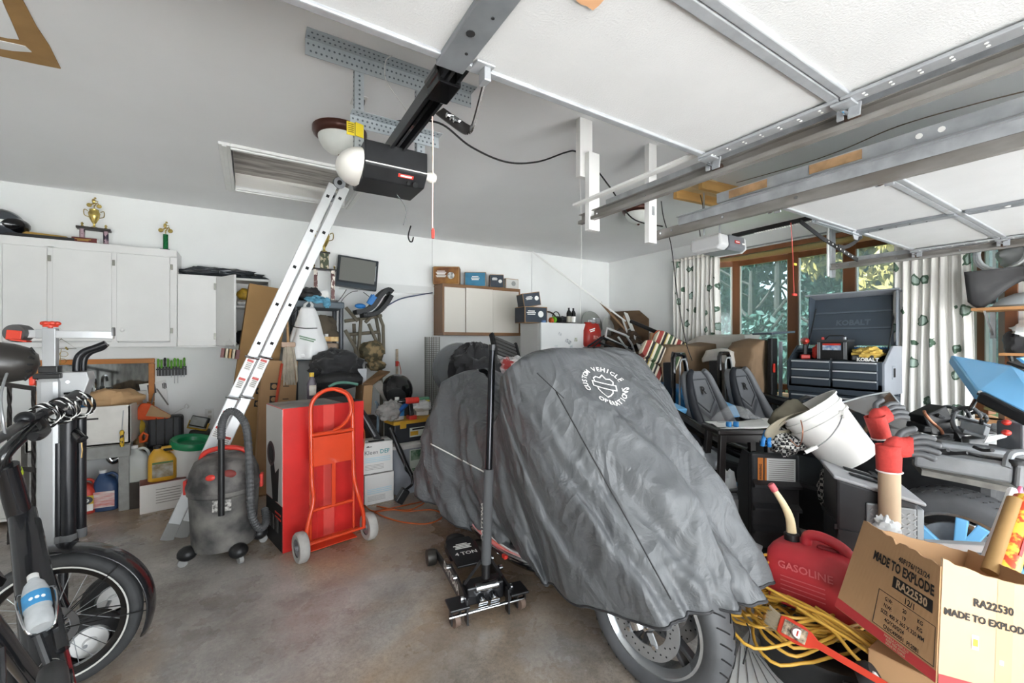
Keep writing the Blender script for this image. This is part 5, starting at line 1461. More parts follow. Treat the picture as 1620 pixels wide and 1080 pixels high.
MB().cyl(B_,B_+(B_-A)*.25,.022,n=14).build('white_end',WHITE,t,w=1,sm=1)
lump('grey_rag','crumpled grey rag hanging over the left end of the tool box',P(615,650,Y=3.80),(.1,.07,.085),mat('grey_rag','#817f7c',.9,var=.15,scale=16),61,'rag',.4,2.2,30,20)
lump('white_rag','white rag heaped on the right of the tool box',P(668,642,Y=3.95),(.09,.07,.05),mat('white_rag','#c9c9c8',.9,var=.06,scale=14),62,'rag',.35,2.2)
t = thing('sponge_pack','stack of green and yellow sponges on the white rag','sponges',(P(668,625,Y=4.0).x,4.0,hz+.10),R(-18))
for k, c in enumerate(('#b8a32e','#c6b652','#5f9377')):
    MB().box((0,0,.016+.024*k),(.14,.09,.022)).build('sponge',mat('sponge_%d' % k,c,.9,var=.1,scale=50,bump=.2),t,bevel=.004)
MB().box((0,0,-.05),(.12,.08,.1)).build('rag_below',mat('white_rag'),t,bevel=.01)
# KleenDEF cartons
DEFW = mat('def_carton_white','#dcdcd9',.5,var=.02,scale=5)
TEAL = mat('teal_ink','#2f8f94',.6)
PALEB = mat('pale_blue_print','#b9d3dc',.6)
def def_carton(label,loc,rz,w,d,h,word=True,size=.045):
    t = thing('fluid_carton',label,'box',loc,rz,'white diesel fluid cartons')
    MB().box((0,0,h/2),(w,d,h)).build('body',DEFW,t,bevel=.003)
    MB().box((0,.03,h+.002),(w*.96,d*.5,.003)).build('top_flap',mat('def_flap','#bfbfbc',.6),t)
    MB().box((0,-d*.3,h+.004),(w*.5,.03,.007)).build('hand_hole',HOLE,t)
    y = -d / 2 - .0008
    if word:
        text('Kleen',size,mat('def_ink','#4b4f55',.6),t,(-w*.2,y,h*.68),(1,0,0),(0,0,1),w=0,lift=.0006)
        text('DEF',size,TEAL,t,(w*.235,y,h*.68),(1,0,0),(0,0,1),w=0,bold=.0006,lift=.0006)
        MB().prism([(-.02,0),(0,.012),(.012,.004),(.03,.006),(.03,0)],.001,(-w*.3,y,h*.86),(1,0,0),(0,0,1)).build('logo',INK,t)
    for k in range(3): MB().box((0,y,h*.5-.016*k),(w*.84,.001,.008)).build('print_line',PALEB,t)
    for k in range(4): MB().box((-w*.1,y,h*.27-.012*k),(w*.6,.001,.003)).build('print_line',mat('grey_print'),t)
    return t
k1 = P(597,796,Z=0)
def_carton('white fluid carton on the floor with a hand hole',(k1.x+.01,k1.y+.1,0),R(5),.255,.2,.255,False)
def_carton('white teal lettered fluid carton stacked on another by the hand truck',(k1.x+.0,k1.y+.1,.265),R(1),.265,.2,.265,True,.05)
k2 = P(672,770,Z=0)
def_carton('white lettered fluid carton on the floor half behind the bike cover',(k2.x+.03,3.9,0),R(2),.22,.2,.26,True,.042)
def_carton('white carton stacked above the half hidden lettered carton',(k2.x+.05,3.93,.27),R(4),.2,.2,.25,False)
o = MB().lathe([(.035,0),(.05,.14),(.052,.145)],16,(k2.x+.06,3.92,.526)).build('paper_cup',WHITE,sm=1)
tag(o,'white paper cup on the upper fluid carton by the bike cover','cup')
# pressure washer wand
t = thing('pressure_wand','black pressure washer wand leaning in front of the tote','wand',P(640,780,Z=0))
wp = [P(617,676,Y=3.62),P(627,700,Y=3.58),P(640,730,Y=3.54),P(651,752,Y=3.5)]
MB().tube(bez(wp,5),.016,10,rr=[.016,.016,.017,.019,.02,.02,.022,.024,.024,.022,.02,.02,.018,.018,.018,.018]).build('barrel',BLACK,t,w=1,sm=1)
MB().tube(bez([wp[3],P(652,765,Y=3.5),P(645,772,Y=3.48),P(632,782,Y=3.46)],5),.012,8).build('handle',BLACK,t,w=1,sm=1)
MB().tube(bez([P(641,732,Y=3.52),P(641,742,Y=3.5),P(648,750,Y=3.5)],5),.006,6).build('trigger_guard',BLACK,t,w=1)
MB().box(P(636,784,Y=3.46) ,(.07,.06,.12),rot=(0,R(35),0)).build('nozzle_shoe',BLACK,t,w=1,bevel=.01)
t = thing('car_jack_bar','grey metal jack column leaning between hand truck and carton','jack',P(572,700,Y=3.75))
MB().beam(P(572,682,Y=3.7),Vector((P(570,790,Y=3.7).x,3.7,0)),.02,.02).build('post',mat('post_grey','#5b5d60',.5),t,w=1)
t = thing('leaning_bracket','flat black metal arm leaning above the fluid cartons','bracket',P(590,690,Y=3.9))
MB().beam(P(571,650,Y=3.9),P(599,696,Y=3.8),.06,.02,up=(.3,1,.2)).build('arm',BLACK,t,w=1,bevel=.004)
MB().beam(P(574,655,Y=3.88),P(594,690,Y=3.79),.01,.03,up=(.3,1,.2)).build('edge',STEEL,t,w=1)
o = MB().tube(bez([P(594,635,Y=3.95),P(597,640,Y=3.93),P(598,660,Y=3.92),P(597,690,Y=3.9)],4),.012,8).build('frame_tube',mat('blue_grey_tube','#5b6a74',.4),sm=1)
tag(o,'bent blue grey tube in front of the open carton','tube')
# orange extension cord on the floor
CO = mat('cord_orange','#b95a26',.5)
o = MB().tube(bez([P(574,676,Y=3.55),P(577,690,Y=3.52),P(573,730,Y=3.5),P(571,765,Y=3.48),P(570,797,Z=.006),P(576,800,Z=.006)],6) ,.0045,6).build('extension_cord',CO,sm=180)
tag(o,'orange cord hanging down beside the stacked fluid cartons','cord','orange extension cords')
o = MB().tube(bez([P(x,y,Z=.006) for x,y in ((576,798),(590,808),(620,806),(648,806),(665,799),(671,795),(669,793))] )+bez([P(x,y,Z=.006) for x,y in ((592,809),(610,818),(640,826),(675,828),(697,820),(697,811),(680,806),(640,808),(596,800))]),.0055,6).build('extension_cord',CO,sm=180)
tag(o,'orange extension cord looped on the floor by the bike cover','cord','orange extension cords')
from mathutils.bvhtree import BVHTree
# ------------------------------------------------------------------ folded rolling saw stand (grey post, red knobs, black legs)
SG = mat('stand_grey_paint','#a3a5a6',.35,.25,var=.04,scale=8)
SGD = mat('stand_dark_grey','#6b6c6d',.45)
BTUBE = mat('black_satin_tube','#222326',.28,.3)
KNOB = mat('knob_red','#cc3a22',.4)
t = thing('saw_stand','folded grey saw stand with red knobs and black legs','saw stand',(-.72,2.62,0))
def S(px,py,Y=2.62): return P(px,py,Y=Y)
ztop = S(82,520).z
px0 = S(80,700).x
MB().beam((px0,2.62,.32),(px0,2.62,S(82,596).z),.075,.075).build('lower_post',SG,t,w=1,bevel=.02)
MB().beam((px0,2.62,S(82,600).z),(px0,2.62,S(82,519).z),.042,.042).build('upper_post',SG,t,w=1,bevel=.003)
MB().box((px0,2.62,S(82,594).z),(.085,.085,.022)).box((px0,2.62,S(82,584).z),(.06,.06,.03)).build('collar',BLACK,t,w=1,bevel=.004)
b = MB().cyl((px0,2.62,S(82,520).z),(px0,2.62,S(82,516).z),.008,n=8)
for k in range(6):
    a = k * math.pi / 3
    b.ball((px0+.02*math.cos(a),2.62+.02*math.sin(a),S(82,511.5).z),(.014,.014,.01),8,6)
b.cyl((px0,2.62,S(82,517).z),(px0,2.62,S(82,509.5).z),.024,n=14)
b.build('top_knob',KNOB,t,w=1,sm=1)
MB().beam(S(45,528),S(180,530),.034,.034).build('extension_arm',mat('bright_square_tube','#bfc1c2',.3,.5),t,w=1,bevel=.003)
MB().box(S(68,528),(.035,.04,.04)).build('arm_sleeve',SG,t,w=1,bevel=.003)
MB().beam(S(178,525),S(181,525),.036,.036).build('arm_end',SGD,t,w=1)
rl = MB().lathe([(.015,-.028),(.036,-.03),(.038,0),(.036,.03),(.015,.028)],22,S(30,527),(.2,1,0)).build('roller',mat('roller_grey','#4b4b4b',.5),t,w=1,sm=1)
MB().box(S(28,530)-Vector((0,.034,0)),(.045,.006,.04),rot=(0,.1,0)).build('roller_bracket',KNOB,t,w=1,bevel=.006)
MB().beam(S(20,537,2.58),S(46,540,2.58),.05,.006).build('roller_base',KNOB,t,w=1)
MB().cyl(S(64,602),S(54,602),.007,n=8).build('side_bolt',CHROME,t,w=1)
MB().box(S(52,602),(.02,.024,.042)).build('side_knob',KNOB,t,w=1,bevel=.006)
# grey gusset box with slotted hole
q = [S(x,y,2.60) for x,y in ((88,589),(137,588),(141,600),(131,627),(123,634),(87,635))]
MB().prism([(v.x,v.z) for v in q],.1,(0,2.65,0),(1,0,0),(0,0,1)).build('gusset_box',SG,t,w=1,bevel=.004)
MB().cyl(S(107,604,2.598),S(107,604,2.592),.006,n=8).build('bolt',CHROME,t,w=1)
MB().box(S(106,622,2.598),(.022,.004,.009)).build('slot',HOLE,t,w=1,bevel=.003)
# black handle and legs
for dx, Y in ((0,2.66),(10,2.74)):
    MB().tube(bez([S(121+dx,640,Y),S(121+dx,600,Y),S(122+dx,570,Y),S(132+dx,557,Y),S(150+dx,550,Y),S(168,543,Y)],6),.0145,12).build('handle_tube',BTUBE,t,w=1,sm=1)
for a, c, r_, Y in (((93,700),(92,855),.017,2.60),((108,648),(108,852),.026,2.60),((127,655),(127,842),.021,2.66)):
    lg = MB().cyl(S(a[0],a[1],Y),S(c[0],c[1],Y),r_,n=16).build('leg',BTUBE,t,w=1,sm=1)
    MB().cyl(S(c[0],c[1]-8,Y),S(c[0],c[1]+6,Y),r_*1.1,n=16).build('leg_cap',SGD,lg,w=1,sm=1)
MB().lathe([(.02,0),(.028,.012),(.03,.035),(.02,.05)],14,S(110,868,2.6)).build('rubber_foot',BLACK,t,w=1,sm=1)
MB().tube(bez([S(108,866,2.62),S(100,900,2.6),S(98,950,2.58),S(92,985,2.56)],4),.018,10).build('lower_leg',BTUBE,t,w=1,sm=1)
MB().beam(Vector((px0,2.62,.34)),Vector((px0+.02,2.55,.13)),.06,.05).build('axle_arm',SG,t,w=1)
for px, py, Y, lb in ((118,1000,2.50,0),(145,952,2.78,1)):
    c = P(px,py,Y=Y); c.z = .115
    if lb == 0: c = Vector((-.6,2.50,.115))
    else: c = Vector((-.6,2.86,.115))
    w_ = MB().lathe([(.07,-.03),(.1,-.032),(.115,-.02),(.115,.02),(.1,.032),(.07,.03)],28,c,(.35,-1,0),ring=True).build('wheel',RUBBER,t,w=1,sm=1)
    MB().lathe([(.074,-.02),(.06,.025),(.025,.03),(.022,.045),(.0,.046)],24,c,(.35,-1,0)).build('hub',mat('white_hub','#dcdcda',.4),w_,w=1,sm=1)
MB().cyl((-.6,2.45,.115),(-.6,2.9,.115),.008,n=8).build('axle',STEEL,t,w=1)

# ------------------------------------------------------------------ e-bike
BK = mat('bike_black','#17181b',.22,coat=.6,var=.15,scale=8)
BRED = mat('bike_red_line','#6e1219',.3)
t = thing('electric_bicycle','black electric bicycle with mudguard and bottle cage at left edge','bicycle',(-.62,1.98,0))
HD = Vector((-.29,.957,0)).normalized()      # heading of the frame
LF = Vector((-HD.y,HD.x,0))
def B(f,l,z):                                   # frame coordinates; the bike leans to its left on the stand
    return Vector((-.47,1.82,0)) + HD * f + LF * (l+.16*z) + Vector((0,0,z))
hb, ht = B(.6,0,.7), B(.55,0,.9)
bb = B(.02,0,.3)
def dt(u,v):
    p = bb.lerp(hb+Vector((0,0,.04)),v)
    a = 2 * math.pi * u
    c, s = math.cos(a), math.sin(a)
    wv = .052 - .014 * v
    up = (hb-bb).normalized().cross(LF).normalized()
    return p + LF * (wv*math.copysign(abs(c)**.6,c)) + up * (wv*.9*math.copysign(abs(s)**.6,s))
MB().grid(dt,20,14,closeu=True).build('down_tube',BK,t,w=1,sm=60)
up = (hb-bb).normalized().cross(LF).normalized()
if up.dot(Vector((0,-1,1))) < 0: up = -up
for s in (-1,):
    e = [bb.lerp(hb,v)+LF*(s*(.05-.014*v))+up*.03 for v in (.02,.3,.6,.95)]
    MB().tube(e,.0055,6).build('red_stripe',BRED,t,w=1,sm=1)
    e = [bb.lerp(hb,v)+LF*(s*(.04-.014*v))+up*.045 for v in (.18,.4,.7,.95)]
    MB().tube(e,.018,8).build('battery_edge',BK,t,w=1,sm=1)
MB().cyl(B(.625,0,.62),B(.535,0,.945),.034,n=18).build('head_tube',BK,t,w=1,sm=1)
MB().cyl(B(.555,0,.9),B(.548,0,.918),.0365,n=18).build('lime_spacer',mat('lime','#b5c832',.5),t,w=1,sm=1)
MB().cyl(bb,B(-.4,.05,.9),.021,n=12).build('seat_tube',BK,t,w=1,sm=1)
MB().lathe([(.045,-.05),(.075,-.045),(.075,.045),(.045,.05)],22,bb,LF).build('motor',BK,t,w=1,sm=1)
for s in (-1,1): MB().cyl(B(.02,s*.06,.3),B(.02+s*.15,s*.075,.3+s*.08),.013,n=10).build('crank_arm',BLACK,t,w=1,sm=1)
for s in (-1,1):
    MB().cyl(B(-.02,s*.04,.31),B(-.44,s*.065,.34),.011,n=8).build('chain_stay',BK,t,w=1,sm=1)
    MB().cyl(B(-.28,s*.03,.66),B(-.44,s*.065,.34),.009,n=8).build('seat_stay',BK,t,w=1,sm=1)
def saddle(u,v):
    a = 2 * math.pi * u
    w_ = .075 * (1-v) ** .6 + .018
    return B(-.58+.26*v,.06+w_*math.cos(a),.93+.028*math.sin(a)*(.7+.3*(1-v)))
MB().grid(saddle,16,10,closeu=True).build('saddle',BLACK,t,w=1,sm=180)
def bike_wheel(c,axis,r,tag_r):
    axis = Vector(axis).normalized()
    wt = []
    for k in range(12):
        a = 2 * math.pi * k / 12
        wt.append((r-.026+.026*math.cos(a),.027*math.sin(a)))
    ty = MB().lathe(wt+wt[:1],56,c,axis).build('tyre',mat('bike_tyre','#3a3b3c',.75,var=.1,scale=20),t,w=1,sm=180)
    MB().lathe([(r-.047,.0265),(r-.04,.028)],56,c,axis,ring=True).build('reflective_band',mat('reflective_strip','#c9c9c4',.3),ty,w=1,sm=1)
    MB().lathe([(r-.052,-.016),(r-.072,-.012),(r-.072,.012),(r-.052,.016)],56,c,axis,ring=True).build('rim',BLACKGLOSS,ty,w=1,sm=1)
    MB().cyl(c-axis*.05,c+axis*.05,.018,n=12).build('hub',BLACK,ty,w=1,sm=1)
    x, y, z = frame(Vector((0,0,0)),axis)
    for k in range(24):
        a = 2 * math.pi * k / 24 + .05; s = 1 if k % 2 else -1
        e = c + (x*math.cos(a)+y*math.sin(a)) * (r-.06)
        h = c + (x*math.cos(a+.9*s)+y*math.sin(a+.9*s)) * .018 + axis * (.035*(1 if k % 4 < 2 else -1))
        MB().cyl(h,e,.0015,n=4,cap=False).build('spoke',CHROME if k % 3 == 0 else STEEL,ty,w=1)
    MB().lathe([(.055,.04),(.08,.04),(.08,.043),(.055,.043),(.055,.04)],28,c,axis).build('brake_disc',mat('disc_dark','#6d6e70',.3,.6),ty,w=1)
    return ty
FAX = Vector((-.665,2.40,.272))
WD = Vector((1.0,-.12,0)).normalized()          # the front wheel is turned hard over
WA = Vector((WD.y,-WD.x,0))                       # axle direction, towards the viewer
bike_wheel(FAX,WA,.27,0)
bike_wheel(B(-.45,0,.32),LF,.31,0)
crown = B(.625,0,.62)
for s in (-1,1):
    MB().tube(bez([crown+Vector((0,0,.02)),crown+WA*(.045*s)+Vector((0,0,-.03)),FAX+WA*(.055*s)+Vector((0,0,.02))],5),.016,10).build('fork_leg',BK,t,w=1,sm=1)
def guard(u,v):
    a = R(100) - R(122) * v
    b_ = (u-.5) * math.pi * .95
    rr_ = .292 + .014 * math.cos(b_)
    return FAX + (WD*math.cos(a)+Vector((0,0,1))*math.sin(a)) * rr_ + WA * (.05*math.sin(b_))
MB().grid(guard,12,26).build('mudguard',BK,t,w=1,sm=180,solid=.003)
for a in (R(-2),R(45)):
    e = FAX + (WD*math.cos(a)+Vector((0,0,1))*math.sin(a)) * .302
    for s in (-1,1): MB().cyl(FAX+WA*(.06*s),e+WA*(.034*s),.0025,n=5).build('guard_stay',BLACK,t,w=1)
# stem, bar, grip, bell, brake lever, display housing
st0 = B(.525,0,.98)
bar0 = Vector((-.7,2.38,1.07))
MB().tube(bez([B(.545,0,.93),st0,(st0+bar0)/2+Vector((0,0,.02)),bar0],4),.021,10).build('stem',BK,t,w=1,sm=1)
barp = bez([P(-70,726,d=1.15),P(0,692,d=1.33),P(40,668,d=1.52),P(75,650,d=1.66),P(132,616,d=1.92)],6)
MB().tube(barp,.0155,12).build('handlebar',BTUBE,t,w=1,sm=1)
MB().tube([P(66,656,d=1.62),P(100,637,d=1.76),P(133,616,d=1.925)],.019,12).build('grip',BLACK,t,w=1,sm=1)
MB().ball(P(39,662,d=1.52),(.027,.027,.026),14,10).build('bell',BTUBE,t,w=1,sm=1)
MB().tube(bez([P(62,664,d=1.60),P(72,680,d=1.58),P(60,690,d=1.5),P(52,690,d=1.47)],4),.016,8).build('brake_lever',BLACK,t,w=1,sm=1)
for k, pts in enumerate((((58,668,1.56),(38,688,1.45),(22,705,1.4),(6,730,1.38),(-4,760,1.4)),((50,672,1.54),(32,690,1.46),(16,712,1.4),(8,738,1.42)))):
    MB().tube(bez([P(x,y,d=d) for x,y,d in pts],5),.0038,6).build('control_cable',BLACK,t,w=1,sm=1)
MB().lathe([(.03,-.13),(.062,-.11),(.068,-.05),(.066,.0),(.056,.035),(.035,.058),(.0,.066)],26,P(18,574,d=1.42),P(56,578,d=1.46)-P(0,575,d=1.40)).build('mirror_housing',mat('housing_black','#2a2826',.3),t,w=1,sm=1)
ax = (P(56,578,d=1.46)-P(0,575,d=1.40)).normalized()
x_, y_, z_ = frame(Vector((0,0,0)),ax)
for k in range(14):
    a = 2 * math.pi * k / 14
    rd = x_ * math.cos(a) + y_ * math.sin(a)
    c = P(18,574,d=1.42) + ax * .041 + rd * .0505
    MB().beam(c-(ax*-.7+rd).normalized()*.009,c+(ax*-.7+rd).normalized()*.009,.006,.006,up=rd).build('vent_slot',HOLE,t,w=1)
MB().tube(bez([P(12,588,d=1.38),P(6,605,d=1.36),P(1,630,d=1.34),P(4,660,d=1.33),P(8,690,d=1.34)],5),.004,8).build('mirror_stem',mat('grey_stem','#8a8b8d',.3,.5),t,w=1,sm=1)
# bottle cage and round badge on the down tube
cg = bb.lerp(hb,.42) + up * .075
dv = (hb-bb).normalized()
for s in (-1,1):
    MB().tube(bez([cg-up*.02+dv*.06+LF*(.02*s),cg+dv*.05+LF*(.042*s),cg+up*.015-dv*.02+LF*(.042*s),cg-dv*.085+LF*(.03*s),cg-up*.02-dv*.09+LF*(.012*s)],5),.0035,6).build('bottle_cage_wire',CHROME,t,w=1,sm=1)
bd = bb.lerp(hb,.12) + up * .049 - LF * .006
MB().tube([bd+LF*(.026*math.cos(k*.314))+dv*(.026*math.sin(k*.314)) for k in range(20)],.0009,4,closed=True).build('badge_ring',mat('grey_print'),t,w=1)
bars([.018,.016,.02],.003,mat('grey_print'),t,bd+dv*.010,-LF,dv)
MB().tube([bd-dv*.008+LF*(.009*math.cos(k*.628))+dv*(.009*math.sin(k*.628)) for k in range(10)],.002,4,closed=True).build('badge_mark',mat('grey_print'),t,w=1)
# water bottle in the cage
t = thing('water_bottle','clear water bottle with blue label in the bicycle cage','bottle',cg-dv*.09,0,'drinking water bottles')
MB().lathe([(.0,0),(.026,.002),(.032,.012),(.033,.05),(.031,.06),(.033,.07),(.033,.135),(.026,.165),(.013,.185),(.013,.19)],22,cg-dv*.09,dv).build('bottle_body',CLEAR,t,w=1,sm=1)
MB().lathe([(.0338,.075),(.0338,.125)],22,cg-dv*.09,dv,ring=True).build('label_sleeve',mat('sky_blue_label','#3a86b8',.5,var=.1,scale=30),t,w=1,sm=1)
for k in (-1,0,1):
    a_ = k * .42; n_ = (up*math.cos(a_)-LF*math.sin(a_))
    MB().cyl(cg-dv*.09+dv*.097+n_*.0335,cg-dv*.09+dv*.097+n_*.0345,.0055,n=10).build('label_dot',WHITEINK,t,w=1)
MB().lathe([(.0145,.188),(.0145,.205),(.013,.207),(0,.207)],18,cg-dv*.09,dv).build('cap',WHITE,t,w=1,sm=1)
# spiral cable lock wound round the grip
t = thing('cable_lock','black and white spiral cable lock wound around the bicycle grip','lock',P(100,650,d=1.76))
a0, a1 = P(62,655,d=1.62), P(132,628,d=1.90)
x_, y_, z_ = frame(a0,a1)
path = []
for k in range(170):
    u = k / 169; a = u * 2 * math.pi * 8.5
    rr_ = .036 + .012 * math.sin(u*17) + .012 * u
    path.append(a0.lerp(a1,u)+x_*(rr_*math.cos(a))+y_*(rr_*math.sin(a))-Vector((0,0,.012+.02*u)))
MB().tube(path,.0055,8).build('black_cable',BLACKGLOSS,t,w=1,sm=1)
for s in (1,):
    pp = []
    for k in range(1000):
        u = k / 999; f = u * 168; i = int(f)
        q = path[i].lerp(path[i+1],f-i)
        tn = (path[i+1]-path[i]).normalized()
        n1 = tn.orthogonal().normalized(); n2 = tn.cross(n1)
        a = u * 2 * math.pi * 42
        pp.append(q+(n1*math.cos(a)+n2*math.sin(a))*.0036)
    MB().tube(pp,.0033,5).build('white_strand',mat('strand_white','#e2e1de',.35),t,w=1,sm=1)
MB().cyl(P(116,682,d=1.86),P(130,695,d=1.84),.018,n=14).build('lock_body',BLACKGLOSS,t,w=1,sm=1)
MB().cyl(P(127,694,d=1.84),P(137,692,d=1.84),.008,n=8).build('lock_plug',BLACK,t,w=1)
MB().tube([P(129,700,d=1.84),P(130,712,d=1.84),P(129,724,d=1.84)],.0028,5).build('key',mat('brass_key','#b99d6a',.3,.7),t,w=1)

# ------------------------------------------------------------------ covered motorcycle
t = thing('motorcycle','motorcycle front wheel with brake disc showing below its cover','motorcycle',(1.42,1.9,0))
WC = Vector((1.395,1.15,.306))
wd = Vector((.139,-.99,0)).normalized(); wa = Vector((wd.y,-wd.x,0))
prof = [(.235,-.05),(.255,-.062),(.285,-.066),(.308,-.055),(.32,-.03),(.325,.0),(.32,.03),(.308,.055),(.285,.066),(.255,.062),(.235,.05)]
TY = mat('motorcycle_tyre','#4a4b4d',.6,var=.1,scale=14)
prof = [(r_*.94,h_) for r_,h_ in prof]
ty = MB().lathe(prof,72,WC,wa,ring=True).build('tyre',TY,t,w=1,sm=180)
x_, y_, z_ = frame(Vector((0,0,0)),wa)
g = MB()
for k in range(36):
    for s in (-1,1):
        a = 2 * math.pi * (k+.25*s) / 36
        pts = []
        for j in range(5):
            w_ = s * (.012+.011*j)
            rr_ = .3067 - (w_/.066) ** 2 * .024
            aa = a + .03 * j
            pts.append(WC+(x_*math.cos(aa)+y_*math.sin(aa))*rr_+z_*w_)
        g.tube(pts,.0028,4)
o = g.build('tread_groove_row',mat('groove_black','#161617',.8),ty,w=1)
RIMM = mat('rim_polished','#a9acae',.22,.7)
DARKW = mat('wheel_dark_cast','#55575a',.3,.6)
rm = MB().lathe([(.224,-.052),(.214,-.056),(.192,-.03),(.192,.03),(.214,.056),(.224,.052)],64,WC,wa,ring=True).build('rim',RIMM,t,w=1,sm=1)
for k in range(5):
    a = 2 * math.pi * k / 5 + .55
    for da in (-.13,.13):
        e = WC + (x_*math.cos(a+da)+y_*math.sin(a+da)) * .198
        h = WC + (x_*math.cos(a+da*.4)+y_*math.sin(a+da*.4)) * .045
        MB().beam(h,e,.034,.02,up=(e-h).cross(wa)).build('spoke',DARKW,rm,w=1,bevel=.005)
MB().lathe([(.02,-.08),(.05,-.07),(.055,0),(.05,.07),(.02,.08)],24,WC,wa).build('hub',mat('hub_polished','#b9bbbd',.2,.8),t,w=1,sm=1)
for s in (1,-1):
    c = WC + wa * (.078*s)
    dsc = MB().lathe([(.098,-.0025),(.15,-.0025),(.15,.0025),(.098,.0025),(.098,-.0025)],56,c,wa).build('brake_disc',mat('disc_steel','#9c9ea0',.3,.6,var=.06,scale=20),t,w=1)
    hr = MB()
    for k in range(40):
        a = 2 * math.pi * k / 40; rr_ = .113 + .012 * (k % 3)
        q = c + (x_*math.cos(a)+y_*math.sin(a)) * rr_
        hr.cyl(q-wa*.0032,q+wa*.0032,.0038,n=6)
    hr.build('drilled_hole_row',HOLE,dsc,w=1)
    for k in range(5):
        a = 2 * math.pi * k / 5 + .2
        rd = x_ * math.cos(a) + y_ * math.sin(a)
        MB().beam(c+rd*.05,c+rd*.106,.03,.007,up=wa).build('disc_carrier',STEEL,dsc,w=1,bevel=.003)
        MB().cyl(c+rd*.098+wa*s*.004,c+rd*.098+wa*s*.011,.009,n=10).build('disc_bolt',CHROME,dsc,w=1)
    fk = WC + wa * (.115*s)
    MB().cyl(fk+Vector((0,0,-.02)),fk-wd*.3+Vector((0,0,.62)),.028,n=16).build('fork_tube',CHROME,t,w=1,sm=1)
    MB().box(WC+wa*(.105*s)-wd*.1+Vector((0,0,.11)),(.05,.1,.12)).build('brake_caliper',mat('caliper_black','#2b2c2e',.4,.3),t,w=1,bevel=.015)
for k in range(6):
    a = k * math.pi / 3
    q = WC + wa * .088 + (x_*math.cos(a)+y_*math.sin(a)) * .03
    MB().cyl(q,q+wa*.012,.008,n=8).build('hub_bolt',CHROME,t,w=1)
def fender(u,v):
    a = R(170) - R(85) * v
    return WC + (wd*math.cos(a)+Vector((0,0,1))*math.sin(a)) * (.322+.016*math.sin(math.pi*u)) + wa * (.085*math.cos(math.pi*u))
MB().grid(fender,12,20).build('front_fender',BLACKGLOSS,t,w=1,sm=180,solid=.004)
# body under the cover (its outline carries the cloth)
MB().box((1.5,1.75,1.13),(.66,.16,.26)).build('fairing',BLACK,t,w=1,bevel=.06)
MB().box((1.5,2.2,.62),(.34,.8,.34)).build('tank_and_seat',BLACK,t,w=1,bevel=.08)
MB().box((1.5,2.88,.9),(.46,.34,.28)).build('luggage_case',BLACK,t,w=1,bevel=.06)
MB().box((1.48,2.0,.36),(.42,.55,.36)).build('engine',mat('engine_grey','#4c4e50',.4,.5),t,w=1,bevel=.05)
MB().lathe(prof,40,(1.5,2.78,.325),(1,0,0)).build('rear_tyre',TY,t,w=1,sm=180)
MB().tube(bez([(1.28,1.75,.24),(1.24,2.1,.2),(1.24,2.6,.22),(1.24,3.0,.26)],4),.045,12).build('exhaust_pipe',CHROME,t,w=1,sm=1)
MB().box((1.24,2.02,.2),(.1,.03,.02)).build('kick_peg',RED,t,w=1)

HEM = [(1.46,.83,.45),(1.25,.99,.39),(1.19,1.45,.25),(1.26,1.80,.16),(1.24,2.2,.16),(1.13,2.6,.2),(1.04,2.98,.28),(1.5,3.42,.3),(1.95,3.0,.28),(2.0,2.3,.2),(2.0,1.6,.25),(1.72,.92,.45)]
SHO = [(1.5,1.57,1.325),(1.13,1.64,1.325),(1.05,1.79,1.23),(1.13,1.97,1.0),(1.2,2.3,.86),(1.22,2.62,.98),(1.2,2.92,1.10),(1.5,3.12,1.10),(1.8,2.95,1.10),(1.82,2.3,.86),(1.95,1.76,1.16),(1.84,1.62,1.315)]
TOP = [(1.5,1.70,1.35),(1.36,1.72,1.35),(1.30,1.80,1.33),(1.46,2.02,1.16),(1.5,2.3,.93),(1.5,2.62,1.08),(1.46,2.82,1.17),(1.5,2.92,1.18),(1.54,2.82,1.17),(1.5,2.3,.93),(1.7,1.80,1.33),(1.64,1.72,1.35)]
def loop(pts,n):
    pts = [Vector(p) for p in pts]; m = len(pts); out = []
    for i in range(m):
        p0, p1, p2, p3 = pts[i-1], pts[i], pts[(i+1) % m], pts[(i+2) % m]
        for k in range(n):
            u = k / n
            out.append(.5*((2*p1)+(p2-p0)*u+(2*p0-5*p1+4*p2-p3)*u*u+(3*p1-p0-3*p2+p3)*u**3))
    return out
NS = 26
lh, ls, lt = loop(HEM,NS), loop(SHO,NS), loop(TOP,NS)
NA = len(lh)
def ridge(x): return 1 - abs(2*(x-math.floor(x))-1)
